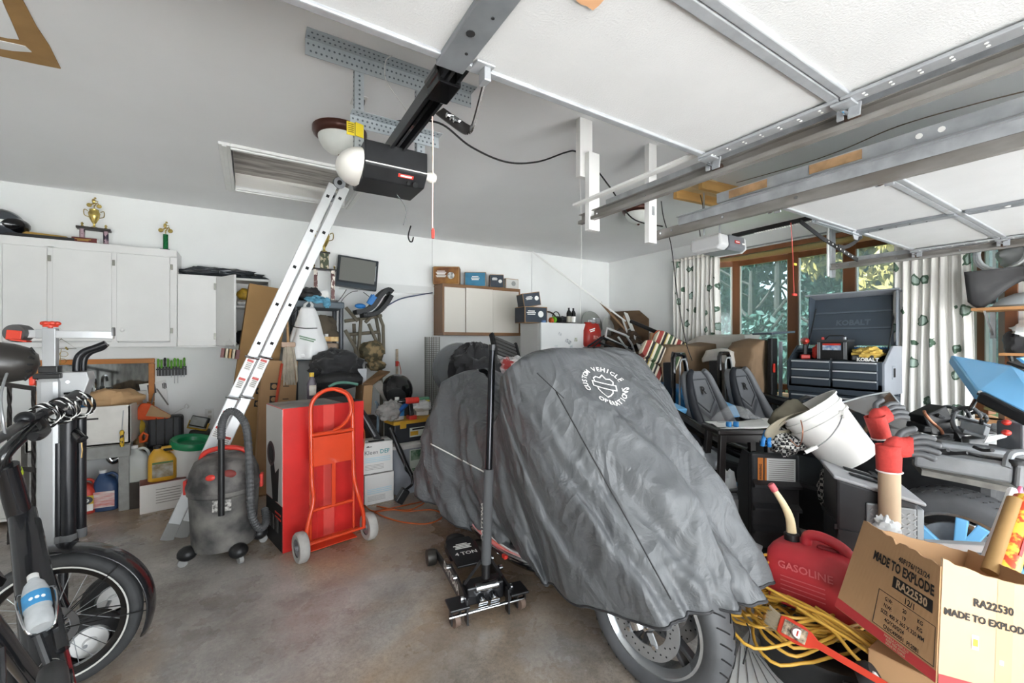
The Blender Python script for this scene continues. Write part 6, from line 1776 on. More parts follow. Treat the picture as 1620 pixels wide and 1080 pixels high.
def cover_pt(u,v):
    f = u * NA; i = int(f) % NA; j = (i+1) % NA; k = f - int(f)
    H, S_, T = lh[i].lerp(lh[j],k), ls[i].lerp(ls[j],k), lt[i].lerp(lt[j],k)
    if v < .22:
        w_ = v / .22
        p = T.lerp(S_,w_) + Vector((0,0,.025*math.sin(math.pi*w_)))
        dep = .15 * w_
    else:
        w_ = (v-.22) / .78
        p = S_.lerp(H,w_)
        dep = .15 + .85 * w_
    out = Vector((H.x-T.x,H.y-T.y,0))
    out = out.normalized() if out.length > 1e-6 else Vector((0,-1,0))
    # soft hanging folds, drifting sideways as they fall, and diagonal drags from the bars
    arc = u * NA
    n1 = noise.noise(Vector((arc*.07+dep*2.4,dep*1.1,3.1)))
    n2 = noise.noise(Vector((arc*.13+dep*3.4,dep*1.3,7.7)))
    n3 = noise.noise(Vector((arc*.22-dep*3.0,dep*4.0,1.2)))
    n4 = noise.noise(Vector((arc*.09+dep*5.5,dep*2.2,11.4)))
    fm = max(0,1-min(arc,NA-arc)/(1.5*NS)) * max(0,1-dep/.65)
    am = (.02+.07*dep) * (1-.8*fm)
    sh = lambda n: math.copysign(abs(n)**.7,n)
    p = p + out * (am*(.9*sh(n1)+.5*sh(n2))+.016*n3*(.4+dep)*(1-fm)+.075*(1-.85*fm)*(.25-abs(n4))*(.45+dep*.5))
    if .15 < dep: p = p + out * .05 * math.sin(math.pi*min(1,(dep-.15)/.85)) ** 1.0
    p.z += .03 * n2 * dep
    if dep > .9: p = p - out * .05 * (dep-.9) * 10 * .5
    return p
def cover_material():
    m = mat('cover_nylon','#595b5d',.42,var=.05,scale=3,spec=.45,sheen=.0)
    nt = m.node_tree; b = nt.nodes['Principled BSDF']; L = nt.links
    tc = nt.nodes.new('ShaderNodeTexCoord')
    n = nt.nodes.new('ShaderNodeTexNoise'); n.inputs['Scale'].default_value = 7; n.inputs['Detail'].default_value = 5; n.inputs['Distortion'].default_value = 1.2; n.inputs['Roughness'].default_value = .55
    L.new(tc.outputs['Object'],n.inputs['Vector'])
    bp = nt.nodes.new('ShaderNodeBump'); bp.inputs['Strength'].default_value = .55; bp.inputs['Distance'].default_value = .03
    mp = nt.nodes.new('ShaderNodeMapping'); mp.inputs['Scale'].default_value = (3.2,2.0,1.1); mp.inputs['Rotation'].default_value = (.3,.5,.2)
    n2 = nt.nodes.new('ShaderNodeTexNoise'); n2.inputs['Scale'].default_value = 1.3; n2.inputs['Detail'].default_value = 3; n2.inputs['Distortion'].default_value = .8
    L.new(tc.outputs['Object'],mp.inputs[0]); L.new(mp.outputs[0],n2.inputs['Vector'])
    sb = nt.nodes.new('ShaderNodeMath'); sb.operation = 'SUBTRACT'; sb.inputs[1].default_value = .5; L.new(n2.outputs['Fac'],sb.inputs[0])
    ab = nt.nodes.new('ShaderNodeMath'); ab.operation = 'ABSOLUTE'; L.new(sb.outputs[0],ab.inputs[0])
    mu = nt.nodes.new('ShaderNodeMath'); mu.operation = 'MULTIPLY'; mu.inputs[1].default_value = -5.0; L.new(ab.outputs[0],mu.inputs[0])
    ad = nt.nodes.new('ShaderNodeMath'); ad.operation = 'ADD'; L.new(mu.outputs[0],ad.inputs[0]); L.new(n.outputs['Fac'],ad.inputs[1])
    L.new(ad.outputs[0],bp.inputs['Height']); L.new(bp.outputs[0],b.inputs['Normal'])
    return m
COVER = cover_material()
t = thing('motorcycle_cover','charcoal nylon cover draped over the motorcycle with white emblem','cover',(1.5,2.1,.16))
cm = MB().grid(cover_pt,NA,60,closeu=True)
BV = BVHTree.FromPolygons(cm.v,cm.f)
cm.build('cloth',COVER,t,w=1,sm=180,solid=.003)
hem = [cover_pt(k/NA,.995) for k in range(NA)]
MB().tube(hem,.006,6,closed=True).build('hem',mat('hem_dark','#2e2e30',.6),t,w=1,sm=180)
def on_cover(p,d,lift=.007):
    d = Vector(d).normalized()
    h, nrm, idx, dist = BV.ray_cast(Vector(p)-d*.8,d)
    if h is None: return Vector(p)
    if nrm.dot(d) > 0: nrm = -nrm
    return h + nrm * lift
cvec = Vector((0,0,CAM_H))
def seam(name,pxs,r_,m):
    pts = []
    for x, y in pxs:
        d = P(x,y,d=1.0) - cvec
        h, nrm, idx, dist = BV.ray_cast(cvec,d.normalized())
        if h is not None: pts.append(h+(nrm if nrm.dot(d) < 0 else -nrm)*.002)
    if len(pts) > 2: MB().tube(pts,r_,5).build(name,m,t,w=1,sm=180)
SEAM = mat('seam_thread','#2a2a2b',.7)
seam('front_seam',[(a+(b_-a)*k/30,c+(d_-c)*k/30) for (a,c,b_,d_) in ((880,620,1062,948),) for k in range(31)],.0028,SEAM)
seam('shoulder_seam',[(850+14*k/10*3,590+40*k/10) for k in range(11)],.0022,SEAM)
seam('reflective_piping',[(682+95*k/24,702+50*k/24) for k in range(25)],.0045,WHITEINK)
# emblem: lettering around a ring, barred shield in the middle
EC = None
d0 = P(955,612,d=1.0) - cvec
h, nrm, idx, dist = BV.ray_cast(cvec,d0.normalized())
EC = h
en = Vector((.0,-.86,.51))
rotm = Matrix.Rotation(R(-22),3,en)
eax = rotm @ Vector((1,.0,0)); eay = rotm @ Vector((0,.51,.86))
def emb(x,y): return on_cover(EC+eax*x+eay*y,-en)
ring = MB()
RADI = .1
for word, a_mid, span, outw in (('CUSTOM VEHICLE',119,186,True),('OPERATIONS',-56,128,False)):
    n_ = len(word)
    for k, ch in enumerate(word):
        if ch == ' ': continue
        if outw: a = R(a_mid+span/2-span*(k+.5)/n_); rot_ = a - math.pi / 2
        else: a = R(a_mid-span/2+span*(k+.5)/n_); rot_ = a + math.pi / 2
        vs, fs = glyphs(ch,.034,.0007)
        c, s = math.cos(rot_), math.sin(rot_)
        ring._add([emb(RADI*math.cos(a)+v.x*c-v.y*s,RADI*math.sin(a)+v.x*s+v.y*c) for v in vs],fs)
ring.build('emblem_letter_row',WHITEINK,t,w=1)
def stroke(pts,w_,closed=True):
    w_ *= .75
    b = MB(); q = [Vector((x,y,0))*.8 for x,y in pts]
    m = len(q)
    for k in range(m if closed else m-1):
        a, c = q[k], q[(k+1) % m]
        d = (c-a); L_ = d.length; d.normalize(); nn = Vector((-d.y,d.x,0)) * w_ / 2
        st = max(1,int(L_/.015))
        for j in range(st):
            p0, p1 = a + (c-a) * (j/st) - d * (w_*.4 if j == 0 else 0), a + (c-a) * ((j+1)/st) + d * (w_*.4 if j == st-1 else 0)
            b._add([emb(v.x,v.y) for v in (p0-nn,p1-nn,p1+nn,p0+nn)],[(0,1,2,3)])
    return b
stroke([(-.075,-.018),(.075,-.018),(.075,.02),(-.075,.02)],.007).build('emblem_bar',WHITEINK,t,w=1)
stroke([(-.058,.02),(-.062,.045),(-.045,.062),(-.02,.058),(0,.085),(.02,.058),(.045,.062),(.062,.045),(.058,.02)],.007,False).build('emblem_shield',WHITEINK,t,w=1)
stroke([(-.05,-.018),(-.048,-.04),(-.03,-.062),(0,-.085),(.03,-.062),(.048,-.04),(.05,-.018)],.007,False).build('emblem_shield',WHITEINK,t,w=1)

# ------------------------------------------------------------------ floor jack
t = thing('floor_jack','black low floor jack with tall upright handle beside the motorcycle','jack',(1.06,2.16,0),R(-8))
JB = mat('jack_black','#1e1e20',.35,.2,coat=.3)
for s in (-1,1):
    sp = MB().prism([(-.3,.05),(.36,.035),(.37,.075),(.1,.105),(.02,.15),(-.12,.15),(-.3,.13)],.012,(s*.115,0,0),(0,1,0),(0,0,1)).build('side_plate',JB,t,bevel=.003)
    w_ = MB().lathe([(.012,-.028),(.046,-.026),(.05,0),(.046,.026),(.012,.028)],22,(s*.155,.33,.05),(1,0,0)).build('front_wheel',mat('jack_wheel','#3f3c38',.4,.4),t,sm=1)
    MB().box((s*.16,-.27,.1),(.1,.11,.012)).build('castor_plate',JB,t,bevel=.004)
    MB().lathe([(.01,-.014),(.034,-.014),(.034,.014),(.01,.014)],18,(s*.175,-.285,.035),(1,.25,0)).build('castor_wheel',mat('castor_rust','#7d6a5e',.5,.3),t,sm=1)
    for q in (-1,1): MB().box((s*.175+q*.022,-.28,.06),(.006,.05,.08)).build('castor_fork',JB,t)
    for y, z in ((-.12,.145),(-.255,.11),(.02,.13)): MB().cyl((s*.122,y,z),(s*.14,y,z),.015,n=12).build('bolt',CHROME,t,sm=1)
    MB().beam((s*.1,-.2,.15),(s*.025,-.24,.27),.02,.012).build('yoke_brace',JB,t)
MB().prism([(-.085,-.02),(.085,-.02),(.095,.2),(.075,.28),(-.075,.28),(-.095,.2)],.012,(0,.0,.14),(1,0,0),(0,1,.06)).build('top_plate',JB,t,bevel=.003)
MB().box((0,.28,.085),(.13,.14,.06)).build('lift_arm',JB,t,bevel=.01)
MB().lathe([(.055,.11),(.062,.13),(.058,.15),(.03,.155),(0,.155)],22,(0,.315,0)).build('saddle',RUBBER,t,sm=1)
MB().box((0,-.2,.1),(.2,.09,.09)).build('pump_block',JB,t,bevel=.008)
for x in (-.03,.035): MB().cyl((x,-.24,.085),(x,-.29,.075),.026,n=14).build('pump_piston',CHROME,t,sm=1)
MB().cyl((-.06,-.255,.145),(.06,-.255,.145),.022,n=14).build('handle_pivot',CHROME,t,sm=1)
MB().cyl((-.21,-.3,.06),(.19,-.3,.06),.009,n=10).build('rear_rod',CHROME,t,sm=1)
for x in (-.12,.1): MB().prism([(0,0),(.05,0),(.04,.12),(.01,.12)],.008,(x,-.32,.01),(0,1,0),(0,0,1)).build('rear_plate',JB,t)
HL = Vector((.0,-.24,.18))
inv = chain(t).inverted()
htop = inv @ P(779,545,Y=1.95)
MB().cyl(HL,HL.lerp(htop,.09),.022,n=16).build('handle_socket',JB,t,sm=1)
MB().cyl(HL.lerp(htop,.06),HL.lerp(htop,.46),.026,n=18).build('foam_sleeve',mat('foam_grey','#4a4b4d',.8),t,sm=1)
MB().cyl(HL.lerp(htop,.46),HL.lerp(htop,.985),.0185,n=16).build('handle_tube',mat('handle_chrome_black','#2c2d30',.18,.8),t,sm=1)
MB().cyl(HL.lerp(htop,.975),htop,.021,n=16).build('handle_knob',JB,t,sm=1)
text('DAYTONA',.062,WHITEINK,t,(-.1225,-.02,.098),(0,-1,.02),(0,0,1),w=0,bold=.002,xs=1.0)
text('DAYTONA',.04,WHITEINK,t,HL.lerp(htop,.24)+Vector((-.0275,.0,0)),(0,0,1),(0,1,0),w=0,bold=.001)
bars([.07,.11,.09,.10],.009,WHITEINK,t,(0,.17,.1495+.06*.17),(1,0,0),(0,1,.06),0)
text('4 TON',.045,WHITEINK,t,(.0,.09,.149+.06*.09),(1,0,0),(0,1,.06),w=0,bold=.0012)
# ------------------------------------------------------------------ brown wall cabinet with white sliding doors and the boxes on it
WAL = mat('walnut_laminate','#7d5a3a',.45,var=.1,scale=5,stretch=(1,1,.2))
CX0, CX1, CY0, CZ0, CZ1 = P(700,480,Y=4.99).x, P(823,480,Y=4.99).x, 4.99, 1.48, 2.14
t = thing('wall_cabinet','brown wall cabinet with three white sliding doors','cabinet',((CX0+CX1)/2,5.14,CZ0))
b = MB()
cx = (CX0+CX1) / 2
for z in (CZ0+.012,CZ1-.012): b.box((cx,5.145,z),(CX1-CX0,.31,.024))
for x in (CX0+.012,CX1-.012): b.box((x,5.145,(CZ0+CZ1)/2),(.024,.31,CZ1-CZ0-.048))
b.box((cx,5.29,(CZ0+CZ1)/2),(CX1-CX0-.05,.015,CZ1-CZ0-.05))
b.build('carcass',WAL,t,w=1,bevel=.002)
MB().box((cx,CY0+.012,CZ1-.028),(CX1-CX0-.01,.02,.03)).build('top_rail',WAL,t,w=1)
MB().box((cx,CY0-.004,CZ0+.02),(CX1-CX0-.01,.02,.04)).build('bottom_rail',WAL,t,w=1)
xs_ = [CX0+.03,P(737,480,Y=CY0).x,P(780,480,Y=CY0).x,CX1-.012]
SLID = mat('sliding_door_white','#d3cfc6',.5)
for k in range(3):
    MB().box(((xs_[k]+xs_[k+1])/2,CY0+(.018 if k == 0 else .0+.004*k),(CZ0+CZ1)/2),(xs_[k+1]-xs_[k]-.004,.012,CZ1-CZ0-.075)).build('sliding_door',SLID,t,w=1,bevel=.002)
def printed_box(name,label,x0,x1,Y,z,d,h,cols,rz=.0,group=None,picture=None,words=(),rot=None,cat='box'):
    w = x1 - x0
    t = thing(name,label,cat,((x0+x1)/2,Y+d/2,z),rz,group,rot=rot)
    MB().box((0,0,h/2),(w,d,h)).build('body',BROWNCARD,t,bevel=.002)
    MB().box((0,-d/2-.0012,h/2),(w*.94,.002,h*.94)).build('front_print',cols,t)
    MB().box((-w/2-.0012,0,h/2),(.002,d*.94,h*.94)).build('side_print',cols,t)
    MB().box((w/2+.0012,0,h/2),(.002,d*.94,h*.94)).build('side_print',cols,t)
    MB().box((-w*.25,0,h+.002),(w*.49,d*.98,.003)).build('top_flap',BROWNCARD,t)
    MB().box((w*.25,0,h+.002),(w*.49,d*.98,.003)).build('top_flap',BROWNCARD,t)
    if picture:
        c, px, pz, r_ = picture
        MB().lathe([(r_,0),(r_,.002),(0,.002)],18,(px*w,-d/2-.0022,pz*h),(0,-1,0)).build('picture',c,t)
    for k, (wd_,sz,x,z_) in enumerate(words):
        bars([w*.3,w*.4,w*.34],sz*.3,WHITEINK,t,(x*w,-d/2-.002,(z_-.12)*h),(1,0,0),(0,0,1),0)
    return t
zc = CZ1 + .001
g1 = 'fixture boxes on the brown cabinet'
X = lambda px, Y=5.02: P(px,430,Y=Y).x
printed_box('fixture_box','orange brown lamp box at the left end of the brown cabinet',X(694),X(732),5.06,zc,.17,.225,mat('amber_print','#63361a',.5,col2='#96692a',scale=6),R(-30),g1,(mat('lamp_photo','#d5d6d4',.5,col2='#777777',scale=30),.18,.5,.045),(('BROOKS',.03,-.2,.8),('LIGHT',.026,-.2,.6)))
printed_box('fixture_box','teal and grey fixture box beside the orange brown one',X(744),X(774),5.05,zc,.19,.19,mat('teal_print','#2f7595',.5,var=.1,scale=9),R(-30),g1,None,(('LED',.04,0,.7),))
NAVY = mat('navy_print','#1d2a38',.5,var=.1,scale=14)
printed_box('fixture_box','narrow navy fixture box between teal and white boxes',X(781),X(800),5.04,zc,.15,.18,NAVY,R(-25),g1,(WHITEINK,.25,.5,.025),(('ALLEN',.025,-.15,.8),))
printed_box('fixture_box','white fixture box at the right end of the brown cabinet',X(802),X(822),5.05,zc,.16,.14,mat('white_print','#c8c8c4',.5),0,g1,(mat('grey_photo','#8e918f',.5),.1,.55,.035))

# ------------------------------------------------------------------ white refrigerator and what stands on it
FX0, FX1, FY0, FY1, FZ = 3.07, 3.84, 4.30, 4.76, 1.635
t = thing('refrigerator','white refrigerator with stickers standing behind the covered motorcycle','refrigerator',((FX0+FX1)/2,(FY0+FY1)/2,0))
FR = mat('fridge_white','#d4d5d4',.4,var=.02,scale=5)
MB().box(((FX0+FX1)/2,(FY0+FY1)/2+.02,FZ/2),(FX1-FX0,FY1-FY0-.04,FZ)).build('body',FR,t,w=1,bevel=.012)
MB().box(((FX0+FX1)/2,FY0+.005,.66),(FX1-FX0,.05,1.14)).build('lower_door',FR,t,w=1,bevel=.012)
MB().box(((FX0+FX1)/2,FY0+.005,1.44),(FX1-FX0,.05,.4)).build('upper_door',FR,t,w=1,bevel=.012)
for px, py, w_, h_, c, rt in ((886,528,.05,.04,'#9fa3a5',.3),(899,540,.10,.05,'#777b80',.5),(911,537,.05,.05,'#8d8f6b',0),(880,549,.05,.05,'#aab2b5',0),(904,548,.05,.03,'#99aaaa',-.3)):
    p = P(px,py,Y=FY0-.021)
    MB().box(p,(w_,.002,h_),rot=(0,rt,0)).build('sticker',mat('sticker_' + c[1:],c,.5,col2='#d0d2d2',scale=40),t,w=1)
printed_box('fixture_box','navy lamp box lying on the left of the refrigerator',X(832,4.36),X(866,4.36),4.36,FZ+.002,.26,.2,NAVY,R(-4),'navy boxes on the refrigerator',(WHITEINK,.2,.55,.04),(('SPOT',.04,-.22,.75),))
printed_box('fixture_box','smaller navy lamp box stacked crookedly on the other',X(832,4.4),X(856,4.4),4.38,FZ+.212,.22,.17,NAVY,0,'navy boxes on the refrigerator',(WHITEINK,.28,.55,.028),(('SPOT',.03,-.15,.75),),rot=(0,R(-9),R(-12)))
BOTTLE = [(.0,0),(.03,.002),(.032,.01),(.032,.14),(.025,.165),(.011,.185),(.011,.195)]
for k, px in enumerate((900,908.5)):
    t = thing('polish_bottle',('black bottle with pale label near the middle of the refrigerator','black bottle with white label near the right of the refrigerator')[k],'bottle',(X(px,4.38),4.38+.02*k,FZ+.001),0,'bottles on the refrigerator')
    MB().lathe([(r_*1.05,h) for r_,h in BOTTLE],16).build('body',BLACKGLOSS,t,sm=1)
    MB().lathe([(.0345,.02),(.0345,.10)],16,ring=True).build('label_sleeve',mat('pale_label','#a5a293',.5) if k == 0 else WHITEINK,t,sm=1)
    MB().lathe([(.013,.19),(.013,.215),(0,.216)],12).build('cap',BLACK,t,sm=1)
t = thing('ear_muffs','black ear muffs with lime cushions among the bottles','ear muffs',(X(882,4.4),4.42,FZ))
for x, m_ in ((-.05,mat('lime_cushion','#6fae2a',.5)),(.05,BLACK)):
    MB().lathe([(.0,-.02),(.04,-.02),(.045,0),(.04,.02),(0,.02)],18,(x,0,.05),(1,.4,0)).build('cup',m_,t,sm=1)
MB().tube([(-.05,0,.08)]+[(-.06*math.cos(k*math.pi/10),.01,.08+.08*math.sin(k*math.pi/10)) for k in range(1,10)]+[(.05,0,.08)],.007,6).build('headband',BLACKGLOSS,t,sm=1)
lump('orange_tool','small orange handled tool left of the ear muffs',(X(872,4.4),4.4,FZ+.04),(.03,.04,.04),mat('tool_orange','#c0561f',.5),71,'tool',.3,flat=FZ)
t = thing('barrel_ring','dark curved hoop rising behind the navy boxes','hoop',(X(868,4.6),4.62,FZ))
MB().tube([(.17*math.cos(k*math.pi/16),0,.17*math.sin(k*math.pi/16)) for k in range(17)],.012,8).build('hoop_tube',mat('dark_brown_hoop','#3a2c22',.6),t,sm=1)
lump('dark_tools','dark pile of small tools on the middle of the refrigerator',(X(888,4.5),4.52,FZ+.05),(.16,.09,.05),mat('dark_tool_pile','#2a2b2e',.5,var=.5,scale=30),72,'tools',.5,3,flat=FZ)
o = MB().lathe([(.028,0),(.03,.03),(.02,.035),(0,.035)],16,(X(860,4.33),4.33,FZ+.001)).build('tape_roll',mat('blue_tape','#5d7fae',.6),sm=1)
tag(o,'blue masking tape roll at the refrigerator front edge','tape')

# ------------------------------------------------------------------ heap between refrigerator and window wall
PLY = mat('weathered_board','#6b543e',.75,var=.15,scale=4,stretch=(.4,1,2))
t = thing('plywood_panel','brown clipped corner board leaning against the right wall','board',(5.2,4.8,0))
q = [P(x,y,X=5.2) for x,y in ((966,493),(1011,491),(1026,504),(1026,575),(966,575))]
q[3].z = q[4].z = .02
MB().prism([(v.y,v.z) for v in q],.02,(5.2,0,0),(0,1,0),(0,0,1)).build('panel',PLY,t,w=1)
t = thing('round_table_top','grey round disc leaning behind the red bag','disc',P(935,500,Y=5.1))
MB().lathe([(.21,0),(.21,.015),(0,.016)],36,P(936,512,Y=5.08),(0,-1,.25)).build('disc',mat('disc_grey','#8d918c',.5),t,w=1)
t = thing('satellite_dish','pale round dish behind the metal chair frames','dish',P(962,505,Y=4.9))
MB().lathe([(.0,.03),(.09,.02),(.15,.0),(.155,-.004)],30,P(963,517,Y=4.95),(.2,-1,.2)).build('dish',mat('dish_grey','#a9aaa5',.5),t,w=1,sm=1,solid=.006)
MB().beam(P(963,520,Y=5.0),Vector((P(963,520,Y=5.0).x,5.0,0)),.03,.03).build('mast',STEEL,t,w=1)
# dark base crates that carry the heap
o = MB().box((4.35,4.45,.56),(.85,.75,1.12)).build('storage_crate',mat('dark_crate','#2e2822',.8,var=.2,scale=6),bevel=.02)
tag(o,'large dark crate carrying the red bag and chair frames','crate')
t = thing('charcoal_bag','red printed bag standing beside the refrigerator','bag',(P(938,530,Y=4.25).x,4.3,1.33))
loft([(0,0,0,.13,.09),(.03,0,0,.145,.10),(.22,0,0,.14,.10),(.30,.01,0,.12,.05),(.33,.01,0,.11,.02)],22,3.5).build('sack',mat('red_bag','#a3281f',.4,var=.12,scale=9),t,sm=1)
MB().box((.02,-.105,.12),(.12,.004,.05),rot=(0,.1,0)).build('white_print',mat('pink_print','#d8a49a',.5,col2='#a3281f',scale=40),t)
bars([.10,.08],.014,WHITEINK,t,(-.06,-.104,.22),(1,0,.25),(-.25,0,1),0)
lump('foil_ball','crumpled silver foil on top of the red bag',(P(938,498,Y=4.28).x+.03,4.28,1.68),(.09,.05,.04),mat('foil','#a8aaac',.3,.6,var=.2,scale=20),73,'foil',.5,3)
MB().box((P(938,530,Y=4.25).x,4.25,1.22),(.34,.3,.2)).build('storage_tub',BLACK,bevel=.02)
tag(bpy.data.objects['storage_tub'],'black tub under the red bag beside the refrigerator','tub')
# folding chair frames
def chair_frame(label,pts_list,r_,m):
    t = thing('folding_chair',label,'chair frame',Vector(pts_list[0][0]),0,'folded chair frames')
    for k, pts in enumerate(pts_list): MB().tube(pts,r_,10).build('frame_tube' if k else 'front_frame',m,t,w=1,sm=1)
    return t
WTUBE = mat('white_tube','#d0d1d0',.35,.2)
q = lambda x, y, Y=4.1: P(x,y,Y=Y)
chair_frame('white metal chair frame lying tilted on the heap',[[q(958,533),q(960,519),q(990,530),q(1000,545),q(1003,560,4.2)],[q(958,533),q(992,549),q(1003,560,4.2)],[q(978,533,4.15),q(995,556,4.2)],[q(965,520,4.3),q(995,533,4.3)]],.014,WTUBE)
chair_frame('black metal chair frame below the white frame',[[q(932,555),q(955,534),q(1000,552)],[q(948,542),q(984,554)],[q(930,548,4.05),q(952,533,4.05)],[q(935,560,3.95),q(975,560,3.95)]],.013,mat('dark_tube','#26272a',.3,.4))
lump('heap_of_rags','dark brown jumble of cloth behind the chair frames',P(985,540,Y=4.5),(.30,.22,.17),mat('brown_jumble','#4a3a2e',.9,var=.4,scale=12),74,'cloth',.4,2.2)
# sticks of trim
TW = mat('white_trim_stick','#d7d7d4',.5)
for k, (a,c,Ya,Yc,w_,m_,lb) in enumerate((
    ((842,398),(990,508),5.15,4.5,.012,TW,'long thin white stick leaning far up the back wall'),
    ((950,478),(1010,545),4.8,4.3,.018,mat('bare_stick','#8a6d52',.6),'brown stick beside the bundle of white trim'),
    ((990,495),(1014,555),4.6,4.2,.05,TW,'broad white trim board standing in the heap'),
    ((985,505),(1005,560),4.6,4.15,.03,TW,'narrow white trim board left of the broad one'),
    ((995,520),(1024,553),4.5,4.2,.03,TW,'white trim board slanting to the cushions'),
    ((987,500),(1000,548),4.7,4.3,.025,mat('raw_stick','#b08b66',.6),'raw wooden batten behind the white trim boards'))):
    o = MB().beam(P(a[0],a[1],Y=Ya),P(c[0],c[1],Y=Yc),w_*1.7,.014,up=(0,1,.3)).build('trim_stick',m_)
    tag(o,lb,'trim','sticks of trim in the heap')
# long black pole with orange cord
o = MB().cyl(P(998,508,d=5.7),P(1085,545,d=5.1),.026,n=10).build('roof_rack_bar',BLACK,sm=1)
tag(o,'long black bar slanting down towards the brown canvas','bar')
o = MB().tube(bez([P(1030,545,d=5.3),P(1034,530,d=5.3),P(1041,523,d=5.36),P(1048,526,d=5.3),P(1053,536,d=5.2)],5),.006,6).build('tie_down_rope',mat('orange_plastic'),sm=1)
tag(o,'orange cord tied round the long black bar','cord')
o = MB().prism([(v.x,v.z) for v in (P(1028,527,Y=4.05),P(1034,525,Y=4.05),P(1046,545,Y=4.05),Vector((P(1046,545,Y=4.05).x+.1,4.05,0)),Vector((P(1035,552,Y=4.05).x,4.05,0)))],.02,(0,4.05,0),(1,0,0),(0,0,1)).build('wood_wedge',mat('raw_stick'))
tag(o,'tan wooden wedge under the long black bar','wood')
# striped cushions
def stripe_material():
    m = bpy.data.materials.new('striped_cushion'); m.use_nodes = True
    nt = m.node_tree; L = nt.links; b = nt.nodes['Principled BSDF']
    tc = nt.nodes.new('ShaderNodeTexCoord'); sp = nt.nodes.new('ShaderNodeSeparateXYZ'); L.new(tc.outputs['Object'],sp.inputs[0])
    mm = nt.nodes.new('ShaderNodeMath'); mm.operation = 'MULTIPLY'; mm.inputs[1].default_value = 4.2; L.new(sp.outputs[0],mm.inputs[0])
    fr = nt.nodes.new('ShaderNodeMath'); fr.operation = 'FRACT'; L.new(mm.outputs[0],fr.inputs[0])
    r = nt.nodes.new('ShaderNodeValToRGB'); r.color_ramp.interpolation = 'CONSTANT'
    st = [(0,'#d8cfb8'),(.10,'#8f3a33'),(.30,'#d8cfb8'),(.36,'#2a2626'),(.50,'#b39c4e'),(.55,'#d8cfb8'),(.66,'#43583a'),(.82,'#d8cfb8'),(.90,'#2a2626')]
    e = r.color_ramp.elements
    while len(e) < len(st): e.new(.5)
    for k, (p,c) in enumerate(st): e[k].position = p; e[k].color = lin(c)
    L.new(fr.outputs[0],r.inputs[0]); L.new(r.outputs[0],b.inputs['Base Color']); b.inputs['Roughness'].default_value = .85
    return m
STRIPE = stripe_material()
def cushion(label,c,rot,w,h):
    t = thing('striped_cushion',label,'cushion',c,0,'striped garden cushions',rot=rot)
    for z0, hh in ((-h*.25,h*.5),(h*.25,h*.5)):
        loft([(-.06,0,z0,w*.44,hh*.40),(-.045,0,z0,w*.49,hh*.47),(0,0,z0,w*.5,hh*.5),(.045,0,z0,w*.49,hh*.47),(.06,0,z0,w*.44,hh*.40)],24,5).xf(Matrix.Rotation(R(90),4,'X')).build('pad',STRIPE,t,sm=1)
cushion('striped cushion lying nearest the covered motorcycle',P(1038,577,d=4.7),(R(-15),R(28),R(-30)),.46,.46)
cushion('striped cushion tucked behind the nearer striped cushion',P(1056,562,d=5.0),(R(-20),R(30),R(-30)),.46,.50)
o = MB().box((4.2,3.5,.46),(.7,.6,.92)).build('furniture_stack',mat('dark_crate'),bevel=.03)
tag(o,'dark stack of garden furniture carrying the striped cushions','furniture')
# canvas covers by the window
def drape(name,label,pts,Y,dY,m,seed,foot=.35,cat='cover',group=None,X=None):
    """cloth thrown over a box: outline pts (pixels) for the front face at depth Y, top running back to Y + dY"""
    n = len(pts)
    def f(u,v):
        k = u * (n-1); i = min(int(k),n-2); w_ = k - i
        x, y = pts[i][0] * (1-w_) + pts[i+1][0] * w_, pts[i][1] * (1-w_) + pts[i+1][1] * w_
        p = P(x,y,Y=Y) if X is None else P(x,y,X=X)
        if v < .4:
            q_ = p + Vector((0 if X is None else dY*(1-v/.4),dY*(1-v/.4) if X is None else 0,.02*math.sin(math.pi*v/.4)))
        else:
            q_ = Vector((p.x,p.y-.03*(v-.4),p.z+(foot-p.z)*(v-.4)/.6))
        nn = noise.noise(Vector((u*6+seed,v*4,seed))) * .04 + noise.noise(Vector((u*17,v*6,seed))) * .015
        return q_ + Vector((nn*.4,-nn,nn*.5))
    o = MB().grid(f,44,26).build(name,m,sm=180,solid=.003)
    return tag(o,label,cat,group)
CANV = mat('brown_canvas','#77614a',.8,var=.1,scale=7,bump=.1,bscale=12)
PALEC = mat('pale_canvas','#b5b1aa',.6,var=.06,scale=6,bump=.1,bscale=10)
drape('canvas_cover','brown canvas cover draped behind the left roll hoop',((1048,580),(1060,550),(1080,548),(1110,548),(1138,543),(1141,552),(1148,580)),3.05,.35,CANV,3)
drape('canvas_cover','pale grey cover draped below the left curtain',((1082,545),(1100,533),(1130,532),(1160,531),(1178,531),(1182,548)),3.35,.3,PALEC,5,X=4.8)
drape('canvas_cover','pale grey cover behind the right roll hoop',((1152,575),(1155,556),(1175,554),(1192,553),(1196,575)),2.62,.3,PALEC,8)
drape('canvas_cover','brown canvas end hanging left of the tool chest',((1190,585),(1194,553),(1203,541),(1214,538),(1219,545),(1220,600)),2.42,.3,CANV,9)
